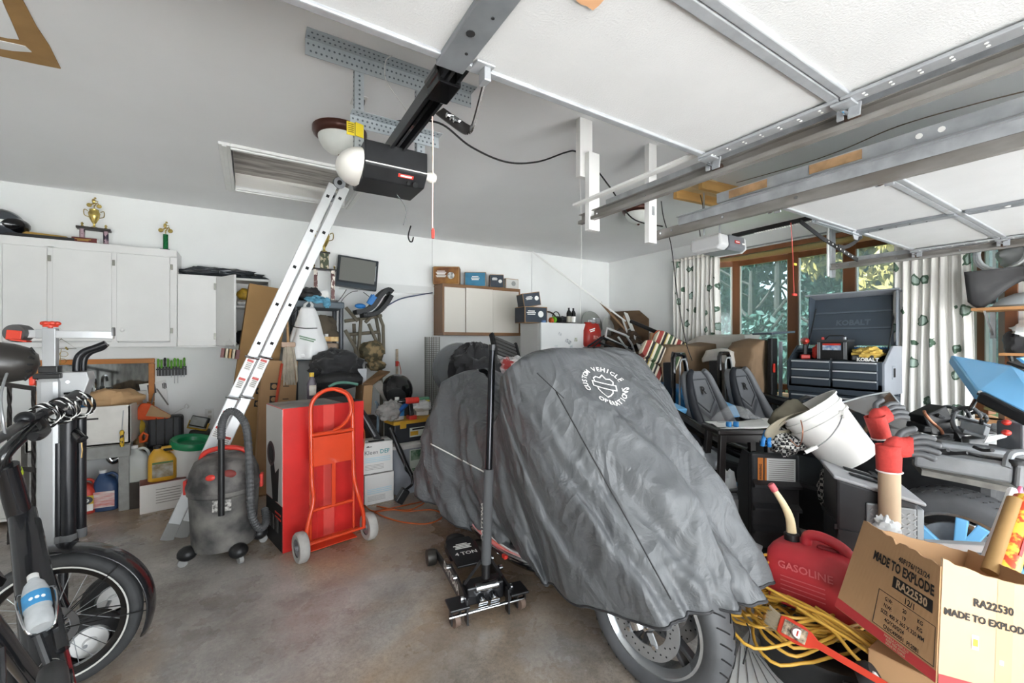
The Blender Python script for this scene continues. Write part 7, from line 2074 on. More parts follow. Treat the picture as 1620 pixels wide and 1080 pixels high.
# wheel in plastic, jacket, crate behind the motorcycle
t = thing('wrapped_wheel','spare wheel wrapped in clear plastic behind the bike cover','wheel',P(728,585,Y=4.3))
c = P(726,584,Y=4.35)
MB().lathe([(.12,-.09),(.25,-.10),(.29,-.06),(.29,.06),(.25,.10),(.12,.09)],34,c,(-.35,-1,.15)).build('tyre',RUBBER,t,w=1,sm=1)
MB().lathe([(.0,.085),(.12,.09),(.26,.106),(.298,.065),(.298,-.065)],34,c,(-.35,-1,.15)).build('plastic_wrap',mat('plastic_wrap','#b7bcc0',.15,alpha=.35),t,w=1,sm=1)
MB().beam(c+Vector((0,.05,-.25)),Vector((c.x,c.y+.05,0)),.3,.25).build('support_crate',mat('dim_crate'),t,w=1)
lump('rain_jacket','black rain jacket thrown over the rear of the motorcycle',P(752,585,Y=3.45),(.20,.16,.20),CLOTHB,81,'jacket',.35,1.7,40,28,ridge=True)
t = thing('plastic_crate','grey slatted crate tipped behind the jack handle','crate',P(800,560,Y=3.7))
cc = P(800,552,Y=3.75); Rm = Euler((R(-35),R(18),R(10))).to_matrix()
for k in range(5): MB().box(cc+Rm @ Vector((0,0,-.10+.05*k)),(.34,.02,.035),rot=Rm).build('slat',mat('crate_slat','#4e4d4c',.5),t,w=1,bevel=.004)
for x in (-.17,.17): MB().box(cc+Rm @ Vector((x,.0,0)),(.025,.05,.27),rot=Rm).build('end_post',BLACK,t,w=1)
lump('red_white_clothes','red and white clothes piled beside the grey crate',P(800,582,Y=3.5),(.13,.12,.09),mat('red_white_cloth','#9c3a38',.8,col2='#c9bdbb',scale=9,lo=.45,hi=.52),82,'clothes',.4,2)
lump('white_shirt','white shirt on the red and white clothes',P(815,575,Y=3.48),(.10,.09,.07),mat('white_rag'),83,'clothes',.4,2)
o = MB().box((2.35,3.7,.52),(.75,.7,1.04)).build('workbench_box',mat('dark_crate'),bevel=.02)
tag(o,'dark cabinet hidden behind the motorcycle carrying the clothes','cabinet')
t = thing('wire_mesh_roll','rolled grey wire mesh standing against the back wall','wire mesh',(P(684,640,Y=5.2).x,5.18,0))
g = MB()
pc = P(684,600,Y=5.18)
for k in range(26):
    a = k * 2 * math.pi / 26
    g.cyl((pc.x+.10*math.cos(a),5.18+.06*math.sin(a),0),(pc.x+.10*math.cos(a),5.18+.06*math.sin(a),1.46),.0025,n=4,cap=False)
for k in range(58):
    g.tube([(pc.x+.10*math.cos(j*.785),5.18+.06*math.sin(j*.785),.02+.025*k) for j in range(8)],.0022,3,closed=True)
o = g.build('mesh_wires',mat('mesh_wire','#85857c',.5,.4),t,w=1); o['kind'] = 'stuff'
# ------------------------------------------------------------------ tool chest
SLATE = mat('chest_slate','#3f4852',.35,coat=.25,var=.05,scale=6)
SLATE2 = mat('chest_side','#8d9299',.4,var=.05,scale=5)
BARM = mat('drawer_pull','#cdcfd1',.3,.15)
t = thing('tool_chest','slate blue tool chest with open lid before the window','tool chest',(4.68,1.80,0),R(-90))
# local: x across the front (right = towards the camera's right), -y = front
W_, D_ = .76, .44
inv = chain(t).inverted()
def cz(py): return CAM_H + (540-py) / FPX * 4.0
Zt, Zc = 1.27, .0
MB().box((0,D_/2,.48),(W_,D_,.84)).build('cabinet_body',SLATE,t,bevel=.006)
MB().box((0,D_/2+.18,1.115),(W_,D_-.36,.43)).box((0,D_/2,.97),(W_,D_,.1)).box((0,.18,1.07),(W_,.36,.30)).build('top_body',SLATE,t,bevel=.006)
for s in (-1,1):
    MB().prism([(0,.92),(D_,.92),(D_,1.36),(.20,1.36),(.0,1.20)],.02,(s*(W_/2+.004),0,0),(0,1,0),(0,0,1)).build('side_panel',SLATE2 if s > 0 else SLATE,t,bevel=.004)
MB().box((W_/2+.016,D_*.45,1.12),(.008,.07,.12)).build('side_handle_plate',SLATE2,t,bevel=.003)
MB().box((W_/2+.021,D_*.45,1.12),(.006,.04,.08)).build('side_handle_recess',HOLE,t)
# drawers of the top chest, two columns of three; one wide and more below
for col in (-1,1):
    for k in range(3):
        z = 1.175 - .082 * k
        d = MB().box((col*W_*.235,-.008,z),(W_*.44,.018,.074)).build('drawer',SLATE,t,bevel=.003)
        MB().box((col*W_*.235,-.024,z+.030),(W_*.43,.022,.012)).build('pull',BARM,d,bevel=.004)
        MB().box((col*W_*.235,-.018,z-.038),(W_*.43,.004,.004)).build('shadow_gap',HOLE,d)
for k in range(5):
    z = .82 - .13 * k
    d = MB().box((0,-.008,z),(W_*.92,.018,.12)).build('drawer',SLATE,t,bevel=.003)
    MB().box((0,-.024,z+.05),(W_*.90,.022,.012)).build('pull',BARM,d,bevel=.004)
MB().box((0,-.012,.93),(W_*.98,.03,.05)).build('waist_band',SLATE,t,bevel=.004)
MB().lathe([(.010,0),(.010,.012),(0,.012)],10,(0,-.026,.93),(0,-1,0)).lathe([(.010,0),(.010,.012),(0,.012)],10,(0,-.002,1.232),(0,-1,0)).build('lock_row',CHROME,t)
text('KOBALT',.042,WHITEINK,t,(W_*.36,-.0015,1.236),(1,0,0),(0,0,1),w=0,bold=.0018)
# lid swung open, hollow underside showing
lid0, lid1 = Vector((0,D_-.02,1.36)), Vector((0,D_+.10,1.86))
ld = (lid1-lid0).normalized()
MB().beam(lid0,lid1,W_-.05,.012,up=(0,1,0)).build('lid_panel',SLATE,t)
MB().beam(lid0+Vector((0,-.02,0))+ld*.17,lid0+Vector((0,-.02,0))+ld*.185,W_-.08,.012).beam(lid0+Vector((0,-.02,0))+ld*.34,lid0+Vector((0,-.02,0))+ld*.355,W_-.08,.012).build('lid_crease_row',mat('slate_light','#56606b',.35),t)
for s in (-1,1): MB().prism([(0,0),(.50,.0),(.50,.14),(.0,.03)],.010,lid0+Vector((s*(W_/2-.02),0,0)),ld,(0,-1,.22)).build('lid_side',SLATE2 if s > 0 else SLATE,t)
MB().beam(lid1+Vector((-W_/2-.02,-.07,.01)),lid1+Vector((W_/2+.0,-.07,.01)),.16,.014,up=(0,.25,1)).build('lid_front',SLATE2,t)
text('KOBALT',.075,mat('slate_light'),t,lid0+ld*.235+Vector((0,-.0075,0)),(1,0,0),ld,w=0,bold=.003)
for s in (-1,1): MB().cyl((s*(W_/2-.05),.28,1.3),lid0+ld*.4+Vector((s*(W_/2-.05),-.03,0)),.006,n=8).build('gas_strut',BLACK,t)
pg = MB()
for k in range(18): pg.box((.0+.02*k,D_-.045,1.345),(.008,.004,.016))
pg.build('vent_slot_row',WHITEINK,t)
MB().box((-.02,D_*.62,1.29),(W_-.06,.30,.006)).build('tray_floor',BLACK,t)
MB().box((.17,D_-.06,1.32),(.35,.02,.05)).build('blue_strip',mat('kobalt_blue','#1d5a96',.4),t)
# what lies in the open top
CHM = chain(t)
def inchest(x,y,z): return CHM @ Vector((x,y,z))
p = inchest(-.28,.12,1.225)
t = thing('power_drill','red and black drill standing in the tool chest','drill',p,R(-60))
MB().box((0,0,.022),(.08,.11,.042)).build('battery',RED,t,bevel=.008)
MB().beam((0,0,.04),(0,-.01,.15),.04,.045).build('grip',BLACK,t,bevel=.01)
MB().lathe([(.028,-.07),(.034,-.06),(.034,.05),(.022,.08),(.010,.11)],16,(0,0,.18),(0,-1,0)).build('motor_housing',RED,t,sm=1)
p = inchest(-.02,.13,1.222)
t = thing('car_battery','black car battery with white label in the tool chest','battery',p,R(-90))
MB().box((0,0,.09),(.25,.16,.18)).build('case',BLACK,t,bevel=.006)
MB().box((0,0,.186),(.255,.165,.02)).build('lid',mat('battery_lid','#3a3d40',.5),t,bevel=.004)
for s in (-1,1): MB().lathe([(.014,.195),(.012,.22),(0,.22)],10,(s*.09,-.04,0)).build('terminal',RED if s < 0 else STEEL,t,sm=1)
for x in (-.115,-.10,.10,.115): MB().box((x,-.082,.09),(.008,.006,.16)).build('rib',mat('rib_grey','#8b8d90',.4),t)
MB().box((0,-.0815,.125),(.15,.002,.06)).build('label_sheet',mat('battery_label','#c7ccd2',.5,col2='#5d7aa3',scale=30),t)
MB().box((0,-.0825,.15),(.15,.002,.018)).build('red_band',RED,t)
MB().tube([(-.1,.02,.19),(-.06,.02,.235),(.06,.02,.235),(.1,.02,.19)],.006,6).build('carry_strap',BLACK,t)
lump('red_glove','red glove beside the drill in the tool chest',inchest(-.17,.14,1.30),(.05,.05,.07),RED,91,'glove',.3)
lump('yellow_gloves','pair of yellow work gloves lying in the tool chest',inchest(.23,.13,1.29),(.12,.10,.055),mat('yellow_glove','#b99b4a',.8,var=.1,scale=14),92,'gloves',.45,2.2,34,20)
o = MB().box(inchest(.20,.09,1.25),(.12,.16,.05),rot=(0,0,R(24))).build('socket_case',BLACK,bevel=.01)
tag(o,'small black socket case under the yellow gloves','case')
o = MB().box(inchest(.15,.2,1.25),(.06,.1,.12),rot=(0,0,R(24))).build('silver_tin',STEEL,bevel=.01)
tag(o,'silver tin beside the car battery','tin')
# upright black creeper board at the left of the chest
t = thing('tailgate_panel','tall black panel with red reflector left of the tool chest','panel',P(1228,640,Y=2.33))
MB().beam(Vector((P(1222,600,Y=2.34).x,2.34,0)),P(1222,535,Y=2.34),.12,.05,up=(0,1,0)).build('board',BLACK,t,w=1,bevel=.01)
MB().beam(P(1205,528,Y=2.34),P(1242,525,Y=2.28),.22,.02).build('top_shelf',SLATE,t,w=1,bevel=.004)
p = P(1224.5,582,Y=2.30)
MB().box(p,(.03,.01,.09)).build('reflector',RED,t,w=1)
MB().beam(Vector((P(1236,600,Y=2.3).x,2.31,.3)),P(1235,540,Y=2.31),.02,.03).build('pale_edge',SLATE2,t,w=1)

# ------------------------------------------------------------------ blue three wheeled roadster with its bonnet up
VB = mat('roadster_blue','#72b4e2',.35,coat=.4,var=.03,scale=5)
VBD = mat('roadster_blue_deep','#2379b5',.35,coat=.4)
SEATG = mat('seat_grey_vinyl','#6b6d70',.5,var=.05,scale=9)
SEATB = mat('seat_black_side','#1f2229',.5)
FRAMEG = mat('chassis_grey','#7b7d7f',.45,.3,var=.12,scale=10)
DARKE = mat('engine_dark','#2a2b2d',.5,var=.3,scale=12)
t = thing('roadster','blue and black open roadster with grey seats parked by the window','vehicle',(3.72,1.6,0))
def seat(x,y):
    def shell(u,v):
        a = 2 * math.pi * u
        z = .42 + .70 * v
        w_ = .235 - .05 * max(0,(v-.45)) * 1.6 - .06 * max(0,v-.85) * 4
        w_ *= 1.0 if v < .97 else .75
        c, s = math.cos(a), math.sin(a)
        th = .06 * (1-.4*v)
        yy = y + .02 + .22 * v ** 1.1
        return Vector((x+w_*math.copysign(abs(c)**.55,c),yy+th*math.copysign(abs(s)**.55,s)-.03*(1-abs(c))*0,z))
    sh = MB().grid(shell,28,18,closeu=True)
    n = len(sh.v); sh.f.append(tuple(range(n-28,n)))
    o = sh.build('seat_back',SEATG,t,w=1,sm=60)
    for s in (-1,1):
        bl = bez([(x+s*.22,y-.12,.44),(x+s*.225,y-.02,.62),(x+s*.20,y+.10,.86),(x+s*.15,y+.17,1.06),(x+s*.09,y+.19,1.13)],5)
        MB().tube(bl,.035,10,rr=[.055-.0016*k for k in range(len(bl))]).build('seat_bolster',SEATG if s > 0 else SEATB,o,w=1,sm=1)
    def sp(z): return y + .02 + .22 * ((z-.42)/.70) ** 1.1 - .06 * (1-.4*(z-.42)/.70) - .004
    q = [(-.10,1.05),(.10,1.05),(.13,.86),(0,.76),(-.13,.86)]
    for k in range(5):
        a, c = q[k], q[(k+1) % 5]
        MB().tube([(x+a[0],sp(a[1]),a[1]),(x+c[0],sp(c[1]),c[1])],.006,6).build('seat_seam',mat('seam_grey','#4c4e51',.6),o,w=1)
    b = MB()
    aa = [(-.135,.83),(0,.725),(.135,.83),(.135,.79),(0,.68),(-.135,.79)]
    b._add([Vector((x+px,sp(pz)-.003,pz)) for px,pz in aa],[(0,1,4,5),(1,2,3,4)])
    b.build('seat_chevron',mat('chevron_grey','#4e5053',.5),o,w=1)
    text('R',.10,INK,o,(x,sp(.95)-.004,.95),(1,0,0),(0,.28,1),bold=.002,xs=1.2)
    MB().beam((x,y-.30,.40),(x,y+.04,.38),.44,.14).build('seat_cushion',SEATG,o,w=1,bevel=.04)
seat(3.51,2.22); seat(4.19,2.22)
for x in (3.50,4.24):
    for dx in (0,.045):
        w0, w1 = .145 - dx * .8, .085 - dx * .8
        MB().tube([(x-w0,2.56-dx,.72),(x-w1,2.60-dx,1.24-dx),(x-w1+.02,2.60-dx,1.275-dx),(x+w1-.02,2.60-dx,1.275-dx),(x+w1,2.60-dx,1.24-dx),(x+w0,2.56-dx,.72)],.022 if dx == 0 else .009,8).build('roll_hoop',BLACKGLOSS if dx == 0 else STEEL,t,w=1,sm=1)
    MB().beam((x-.1,2.63,.75),(x-.08,2.66,1.2),.05,.10,up=(0,1,0)).build('hoop_fin',BLACK,t,w=1,bevel=.01)
    g = MB().lathe([(.0,.0),(.085,.0),(.09,.02),(.06,.03),(.0,.02)],20,(x+.02,2.52,.95),(0,-1,0))
    g.build('speaker',BLACK,t,w=1,sm=1)
    for r_ in (.03,.055,.08): MB().tube([(x+.02+r_*math.cos(k*.52),2.487,.95+r_*math.sin(k*.52)) for k in range(12)],.003,4,closed=True).build('speaker_ring',STEEL,t,w=1)
# body tub, pods, sills
b = MB()
b._add([Vector(p) for p in ((3.02,2.9,.18),(4.5,2.9,.18),(4.5,.9,.18),(3.02,.9,.18),(3.08,2.9,.52),(4.44,2.9,.52),(4.44,.9,.46),(3.08,.9,.46))],[(0,3,2,1),(4,5,6,7),(0,1,5,4),(1,2,6,5),(2,3,7,6),(3,0,4,7)])
b.build('tub',BLACK,t,w=1,bevel=.03)
MB().tube(bez([(3.10,2.75,.86),(3.08,2.35,.78),(3.10,1.9,.60),(3.16,1.45,.52)],5),.05,10).build('door_sill',BLACKGLOSS,t,w=1,sm=1)
MB().tube(bez([(4.46,2.6,.86),(4.48,2.1,.80),(4.46,1.6,.74),(4.4,1.3,.72)],5),.05,10).build('door_sill',BLACKGLOSS,t,w=1,sm=1)
MB().prism([(0,.56),(.55,.72),(.60,1.02),(.15,1.0),(-.05,.78)],.22,(3.20,2.62,0),(0,1,0),(0,0,1)).build('rear_pod',VBD,t,w=1,bevel=.03)
MB().prism([(0,.60),(.6,.72),(.60,.98),(.15,.92),(-.05,.74)],.3,(3.80,2.62,0),(0,1,0),(0,0,1)).build('rear_deck',VBD,t,w=1,bevel=.03)
MB().prism([(-.25,.70),(.15,.78),(.15,.90),(-.2,.80)],.16,(3.78,2.45,0),(0,1,0),(0,0,1)).build('centre_console',VB,t,w=1,bevel=.015)
MB().box((3.18,2.42,.80),(.20,.14,.05),rot=(R(15),0,0)).build('door_trim',VB,t,w=1,bevel=.012)
MB().beam((2.98,1.55,.34),(3.10,2.1,.34),.03,.05).build('blue_side_stripe',VB,t,w=1,bevel=.008)
# smoked windscreen
ws = [Vector(p) for p in ((3.22,1.34,.80),(3.36,1.26,.98),(3.62,1.20,1.02),(4.02,1.18,1.03),(4.12,1.10,.86),(4.12,1.02,.70),(3.35,1.06,.72))]
b = MB(); n_ = len(ws)
b._add(ws+[v+Vector((0,.006,.004)) for v in ws],[tuple(range(n_)),tuple(range(2*n_-1,n_-1,-1))]+[(i,n_+i,n_+(i+1) % n_,(i+1) % n_) for i in range(n_)])
b.build('windscreen',mat('smoked_screen','#16181b',.06,alpha=.86,coat=.3),t,w=1)
MB().tube(ws[:5],.006,6).build('windscreen_edge',STEEL,t,w=1,sm=1)
MB().box((3.75,1.42,.72),(1.2,.28,.20)).build('dashboard',BLACK,t,w=1,bevel=.05)
MB().tube([(3.48+.17*math.cos(k*.393),1.55-.05*math.sin(k*.393),.84+.15*math.sin(k*.393)) for k in range(16)],.014,8,closed=True).build('steering_wheel',BLACK,t,w=1,sm=1)
# front frame, radiator support, engine and hoses
MB().beam(P(1446,722,d=2.25),P(1600,748,d=2.02),.10,.085).build('front_beam',FRAMEG,t,w=1,bevel=.012)
MB().beam(P(1598,748,d=2.02),P(1665,758,d=1.95),.12,.11).build('beam_end',FRAMEG,t,w=1,bevel=.012)
MB().beam(P(1478,702,d=2.45),P(1640,722,d=2.25),.12,.045).build('upper_beam',FRAMEG,t,w=1,bevel=.02)
MB().beam(P(1450,738,d=2.35),P(1640,775,d=2.1),.25,.03).build('skid_tray',mat('grimy_tray','#6d6a64',.6,var=.3,scale=14),t,w=1)
MB().box((3.85,.95,.50),(.75,.75,.44)).build('engine_block',DARKE,t,w=1,bevel=.05)
rn = random.Random(3)
for k in range(16):
    p = P(rn.uniform(1450,1600),rn.uniform(672,712),d=rn.uniform(2.5,2.9))
    MB().box(p,(rn.uniform(.04,.12),rn.uniform(.04,.1),rn.uniform(.02,.06)),rot=(rn.uniform(-.4,.4),rn.uniform(-.4,.4),rn.uniform(0,3))).build('engine_part',(DARKE,FRAMEG,BLACK)[k % 3],t,w=1,bevel=.006)
HOSE = mat('hose_dark','#3a3b3d',.45)
for k, (cx_,cy_,rx,ry,d_) in enumerate(((1530,665,23,21,2.6),(1520,664,14,20,2.75),(1545,662,16,10,2.8),(1498,652,16,9,2.8))):
    pts = [P(cx_+rx*math.cos(a),cy_+ry*math.sin(a),d=d_+.08*math.sin(2*a)) for a in [j*.349 for j in range(18)]]
    MB().tube(pts,.011,8,closed=True).build('coolant_hose',(mat('hose_grey'),HOSE)[k % 2],t,w=1,sm=1)
for k in range(7):
    a, c = (1505+6*k,655+4*k), (1580+8*k,682+3*k)
    MB().tube(bez([P(a[0],a[1],d=2.75),P((a[0]+c[0])/2,(a[1]+c[1])/2-4,d=2.7),P(c[0],c[1],d=2.6)],4),.010,6).build('brake_line',(STEEL,HOSE,FRAMEG)[k % 3],t,w=1,sm=1)
MB().prism([(0,0),(.15,.07),(.20,-.06),(.12,-.13),(.05,-.12)],.12,P(1448,656,d=2.8),RGT,(0,0,1)).build('air_box',BLACK,t,w=1,bevel=.01)
MB().tube(bez([P(1462,650,d=2.68),P(1464,655,d=2.66),P(1474,667,d=2.64),P(1488,679,d=2.62),P(1491,686,d=2.62)],5),.009,8).build('copper_pipe',mat('copper','#b0765a',.3,.7),t,w=1,sm=1)
for x0, y0, x1, y1 in ((1450,712,1530,716),(1530,716,1600,728),(1470,708,1500,712),(1540,706,1570,712)):
    MB().tube(bez([P(x0,y0,d=2.2),P((x0+x1)/2,(y0+y1)/2+3,d=2.16),P(x1,y1,d=2.08)],4),.009,6).build('wiring_loom',BLACK,t,w=1,sm=1)
MB().lathe([(.04,0),(.042,.02),(.036,.03),(0,.03)],16,P(1608,736,d=2.0)).build('filler_cap',BLACK,t,w=1,sm=1)
MB().tube(bez([P(1592,740,d=2.0),P(1600,718,d=2.02),P(1630,716,d=2.0)],5),.018,8).build('filler_pipe',FRAMEG,t,w=1,sm=1)
MB().prism([(0,0),(.12,.03),(.13,.05),(.02,.035)],.01,P(1556,700,d=2.3),RGT,(0,0,1)).build('white_bracket',WHITE,t,w=1)
MB().ball(P(1592,668,d=2.3),(.025,.02,.016),10,8).build('red_cap',RED,t,w=1,sm=1)
MB().ball(P(1592,684,d=2.25),(.025,.02,.016),10,8).build('red_cap',RED,t,w=1,sm=1)
MB().box(P(1615,690,d=2.3),(.14,.12,.16),rot=(0,0,-.5)).build('fuse_box',mat('fuse_box','#55575a',.45,var=.15,scale=10),t,w=1,bevel=.01)
# bonnet swung up on a strut
a = [P(1505,561,d=2.65),P(1600,577,d=2.30),P(1700,620,d=2.05),P(1660,668,d=1.95),P(1556,620,d=2.25),P(1547,618,d=2.28)]
dn = Vector((.0,.0,-1)) * .05 + FWD * .02
b = MB(); n_ = len(a)
b._add(a+[v+dn for v in a],[tuple(range(n_)),tuple(range(2*n_-1,n_-1,-1))]+[(i,n_+i,n_+(i+1) % n_,(i+1) % n_) for i in range(n_)])
b.build('bonnet',VB,t,w=1,bevel=.008)
MB().beam(P(1553,627,d=2.26),P(1665,682,d=1.95),.05,.06).build('bonnet_lip',BLACK,t,w=1,bevel=.01)
MB().beam(P(1600,573,d=2.26),P(1680,600,d=2.05),.05,.012).build('bonnet_vent',BLACK,t,w=1)
MB().prism([(0,0),(.2,.03),(.25,-.03),(.05,-.04)],.03,P(1610,566,d=2.4),RGT,(0,0,1)).build('far_wing',VB,t,w=1,bevel=.006)
MB().cyl(P(1551,620,d=2.26),P(1534,648,d=2.45),.010,n=10).build('bonnet_strut',CHROME,t,w=1,sm=1)
# front wheel nearest the camera
wc = Vector((3.02,.62,.325)); wx = Vector((-1,-.12,0)).normalized()
pr = [(.235,-.11),(.285,-.118),(.31,-.105),(.325,-.08),(.328,0),(.325,.08),(.31,.105),(.285,.118),(.235,.11)]
ty = MB().lathe(pr,64,wc,wx,ring=True).build('front_tyre',mat('car_tyre','#48494b',.65,var=.1,scale=16),t,w=1,sm=60)
x_, y_, z_ = frame(Vector((0,0,0)),wx)
g = MB()
for k in range(48):
    for s in (-.055,.02,.075):
        aa = 2 * math.pi * (k+s*8) / 48
        pts = [wc+(x_*math.cos(aa+.012*j)+y_*math.sin(aa+.012*j))*.3285+z_*(s+.008*j) for j in range(4)]
        g.tube(pts,.003,4)
g.build('tread_groove_row',mat('groove_black'),ty,w=1)
rm = MB().lathe([(.243,.09),(.236,.112),(.222,.11),(.205,.05),(.205,-.09),(.243,-.09)],56,wc,wx,ring=True).build('chrome_rim',CHROME,t,w=1,sm=1)
for k in range(5):
    aa = 2 * math.pi * k / 5 + 1.3
    for da in (-.17,.17):
        rd = x_ * math.cos(aa+da) + y_ * math.sin(aa+da); rd0 = x_ * math.cos(aa+da*.3) + y_ * math.sin(aa+da*.3)
        MB().beam(wc+rd0*.05+z_*.075,wc+rd*.22+z_*.095,.045,.03,up=wx).build('blue_spoke',VB,rm,w=1,bevel=.006)
    rd = x_ * math.cos(aa) + y_ * math.sin(aa)
    MB().beam(wc+rd*.05+z_*.07,wc+rd*.21+z_*.085,.03,.04,up=wx).build('chrome_spoke',CHROME,rm,w=1,bevel=.006)
MB().lathe([(.06,.05),(.06,.095),(.04,.105),(0,.105)],24,wc,wx).build('hub',CHROME,rm,w=1,sm=1)
MB().lathe([(.07,-.01),(.16,-.01),(.16,.01),(.07,.01),(.07,-.01)],36,wc,wx).build('brake_disc',STEEL,t,w=1)
MB().box(wc+Vector((.2,.02,.02)),(.36,.06,.06)).build('suspension_arm',DARKE,t,w=1)
MB().lathe(pr,40,(4.48,.62,.325),wx,ring=True).build('front_tyre',mat('car_tyre'),t,w=1,sm=60)
MB().lathe([(.243,.09),(.1,.05),(.0,.05)],40,(4.48,.62,.325),-wx).build('chrome_rim',CHROME,t,w=1,sm=1)
MB().lathe([(.2,-.13),(.30,-.13),(.325,-.1),(.325,.1),(.30,.13),(.2,.13)],40,(3.75,3.0,.325),(1,0,0)).build('rear_tyre',mat('car_tyre'),t,w=1,sm=60)
# ------------------------------------------------------------------ right hand foreground
# stool
ESP = mat('espresso_wood','#1f1a19',.35,var=.2,scale=8)
t = thing('bar_stool','dark wooden bar stool with paper laid on its seat','stool',(2.93,1.70,0),R(-31))
SH = .80
MB().box((0,0,SH-.02),(.40,.26,.04)).build('seat',ESP,t,bevel=.012)
for sx in (-1,1):
    for sy in (-1,1):
        MB().beam((sx*.20,sy*.13,0),(sx*.155,sy*.095,SH-.03),.042,.042).build('leg',ESP,t,bevel=.004)
    MB().beam((sx*.185,-.125,.22),(sx*.185,.125,.22),.02,.04).build('side_stretcher',ESP,t)
for sy, z in ((-1,.36),(1,.30)): MB().beam((-.18,sy*.115,z),(.18,sy*.115,z),.02,.04).build('cross_stretcher',ESP,t)
MB().box((0,-.1,SH-.065),(.31,.018,.05)).build('apron',ESP,t)
M_ = chain(t)
def ps(u,v):
    return M_ @ Vector((-.16+.46*u,-.10+.26*v,SH+.004+.012*noise.noise(Vector((u*3,v*3,2)))+.05*max(0,u-.6)*1.2))
o = MB().grid(ps,20,12).build('paper_sheet',mat('white_paper','#e2e2df',.5),sm=180,solid=.002)
tag(o,'white paper sheet lying on the dark stool seat','paper')
def pf(u,v):
    return M_ @ Vector((-.10+.42*u,.06+.12*v,SH+.012+.11*math.sin(math.pi*min(1,u*1.15))*(.35+.65*v)+.02*noise.noise(Vector((u*5,v*4,9)))))
o = MB().grid(pf,24,10).build('plastic_film',mat('clear_film','#c4c6c8',.15,alpha=.22),sm=180,solid=.001)
tag(o,'sheet of clear plastic film bulging over the stool','plastic film')
for k in range(2):
    p = M_ @ Vector((-.10+.05*k,-.075,SH+.012))
    o = MB().lathe([(.017,0),(.019,.012),(.017,.032),(0,.033)],14,p).build('bottle_cap',mat('cap_blue','#2a7fc0',.4),sm=1)
    tag(o,('left of two blue bottle caps on the stool','right of two blue bottle caps on the stool')[k],'cap','blue caps on the stool')
# grey case under the stool, helmet beside it
t = thing('tool_case','grey hard case with black handle below the stool','case',P(1178,868,Z=0)+Vector((0,.10,0)),R(-38))
MB().box((0,0,.19),(.30,.20,.36)).build('shell',mat('case_grey','#7d8083',.45,var=.06,scale=8),t,bevel=.03)
MB().box((.06,-.102,.21),(.15,.006,.26)).build('front_plate',mat('case_pale','#a3a5a7',.5),t,bevel=.004)
MB().box((-.05,-.105,.25),(.06,.02,.10)).build('latch',mat('case_latch','#37383a',.5),t,bevel=.006)
t = thing('fishing_tool','black handled clamp tool leaning on the grey case','clamp',P(1172,860,Z=.1))
MB().tube([P(1154,793,d=2.72),P(1160,818,d=2.66),P(1165,830,d=2.62)],.016,10).build('grip',BLACK,t,w=1,sm=1)
MB().tube([P(1163,828,d=2.62),P(1170,848,d=2.58),P(1180,856,d=2.54)],.012,8).build('jaw',DARKE,t,w=1,sm=1)
MB().tube(bez([P(1160,828,d=2.62),P(1153,840,d=2.58),P(1158,852,d=2.55)],4),.006,6).build('guard',CHROME,t,w=1,sm=1)
MB().ball(P(1173,852,d=2.55),(.022,.018,.014),10,8).build('red_button',RED,t,w=1,sm=1)
MB().tube([P(1180,856,d=2.54),P(1205,868,d=2.5)],.02,8).build('shaft',STEEL,t,w=1,sm=1)
p = P(1112,745,d=3.15)
t = thing('motorcycle_helmet','silver grey helmet between motorcycle cover and stool','helmet',(p.x,p.y,.33),0,'motorcycle helmets')
MB().ball((0,0,.14),(.135,.16,.14),26,16).build('shell',mat('helmet_silver','#9b9ea2',.25,.3,var=.25,scale=6),t,sm=1)
MB().ball((-.05,-.07,.10),(.115,.11,.075),20,12).build('visor',BLACKGLOSS,t,sm=1)
MB().ball((-.02,-.03,.02),(.12,.12,.04),18,8).build('lining',mat('white_rag'),t,sm=1)
MB().box((0,0,-.16),(.24,.24,.325)).build('stand_block',BLACK,t)
lump('plastic_bag','white plastic bag hanging behind the stool leg',P(1148,770,d=3.0),(.07,.06,.12),mat('white_film'),101,'bag',.35,2)
# wheel ramps
RAMP = mat('ramp_black','#2b2b2d',.5,var=.12,scale=9)
RAMPT = mat('ramp_grey_top','#9a9b9d',.5,var=.06,scale=8)
def up_ramp():
    t = thing('wheel_ramp','black wheel ramp standing on end with a warning label','ramp',(2.74,1.36,0),R(-42))
    MB().box((0,0,.36),(.27,.05,.70)).build('deck',RAMP,t,bevel=.012)
    for z in (.50,.36,.22):
        MB().prism([(0,0),(.045,.015),(.045,.03),(0,.05)],.26,(0,-.025,z),(0,-1,0),(0,0,1)).build('tread_rib',RAMP,t)
    MB().box((-.055,-.027,.60),(.012,.003,.17)).build('orange_band',mat('warning_orange','#c8752c',.5),t)
    MB().box((.03,-.0272,.60),(.16,.003,.17)).build('warning_label',mat('label_text_white','#d5d5d2',.5),t)
    MB().box((-.085,-.0275,.60),(.03,.003,.17)).build('orange_band',mat('warning_orange'),t)
    b = MB()
    for k in range(12): b.box((.03,-.0292,.67-.0125*k),(.14,.001,.004))
    b.build('print_line_row',mat('grey_print'),t)
    text('WARNING',.02,INK,t,(-.085,-.030,.60),(0,0,1),(-1,0,0),w=0,bold=.0006)
    MB().box((-.03,-.028,.10),(.10,.006,.07)).build('hand_hole',HOLE,t,bevel=.025)
    for s in (-1,1):
        MB().prism([(0,.02),(.22,.02),(.28,.18),(.28,.30),(.20,.40),(.22,.52),(.12,.70),(0,.70)],.016,(s*.128,.02,0),(0,1,0),(0,0,1)).build('side_wall',RAMP,t,bevel=.004)
    for k in range(9):
        MB().box((0,.13+.012*(k % 2),.30+.022*k),(.24,.18,.005)).build('inner_rib',RAMP,t)
    return t
up_ramp()
t = thing('wheel_ramp','black wheel ramp with grey slotted top beside the tyre','ramp',(2.62,.86,0),R(-58))
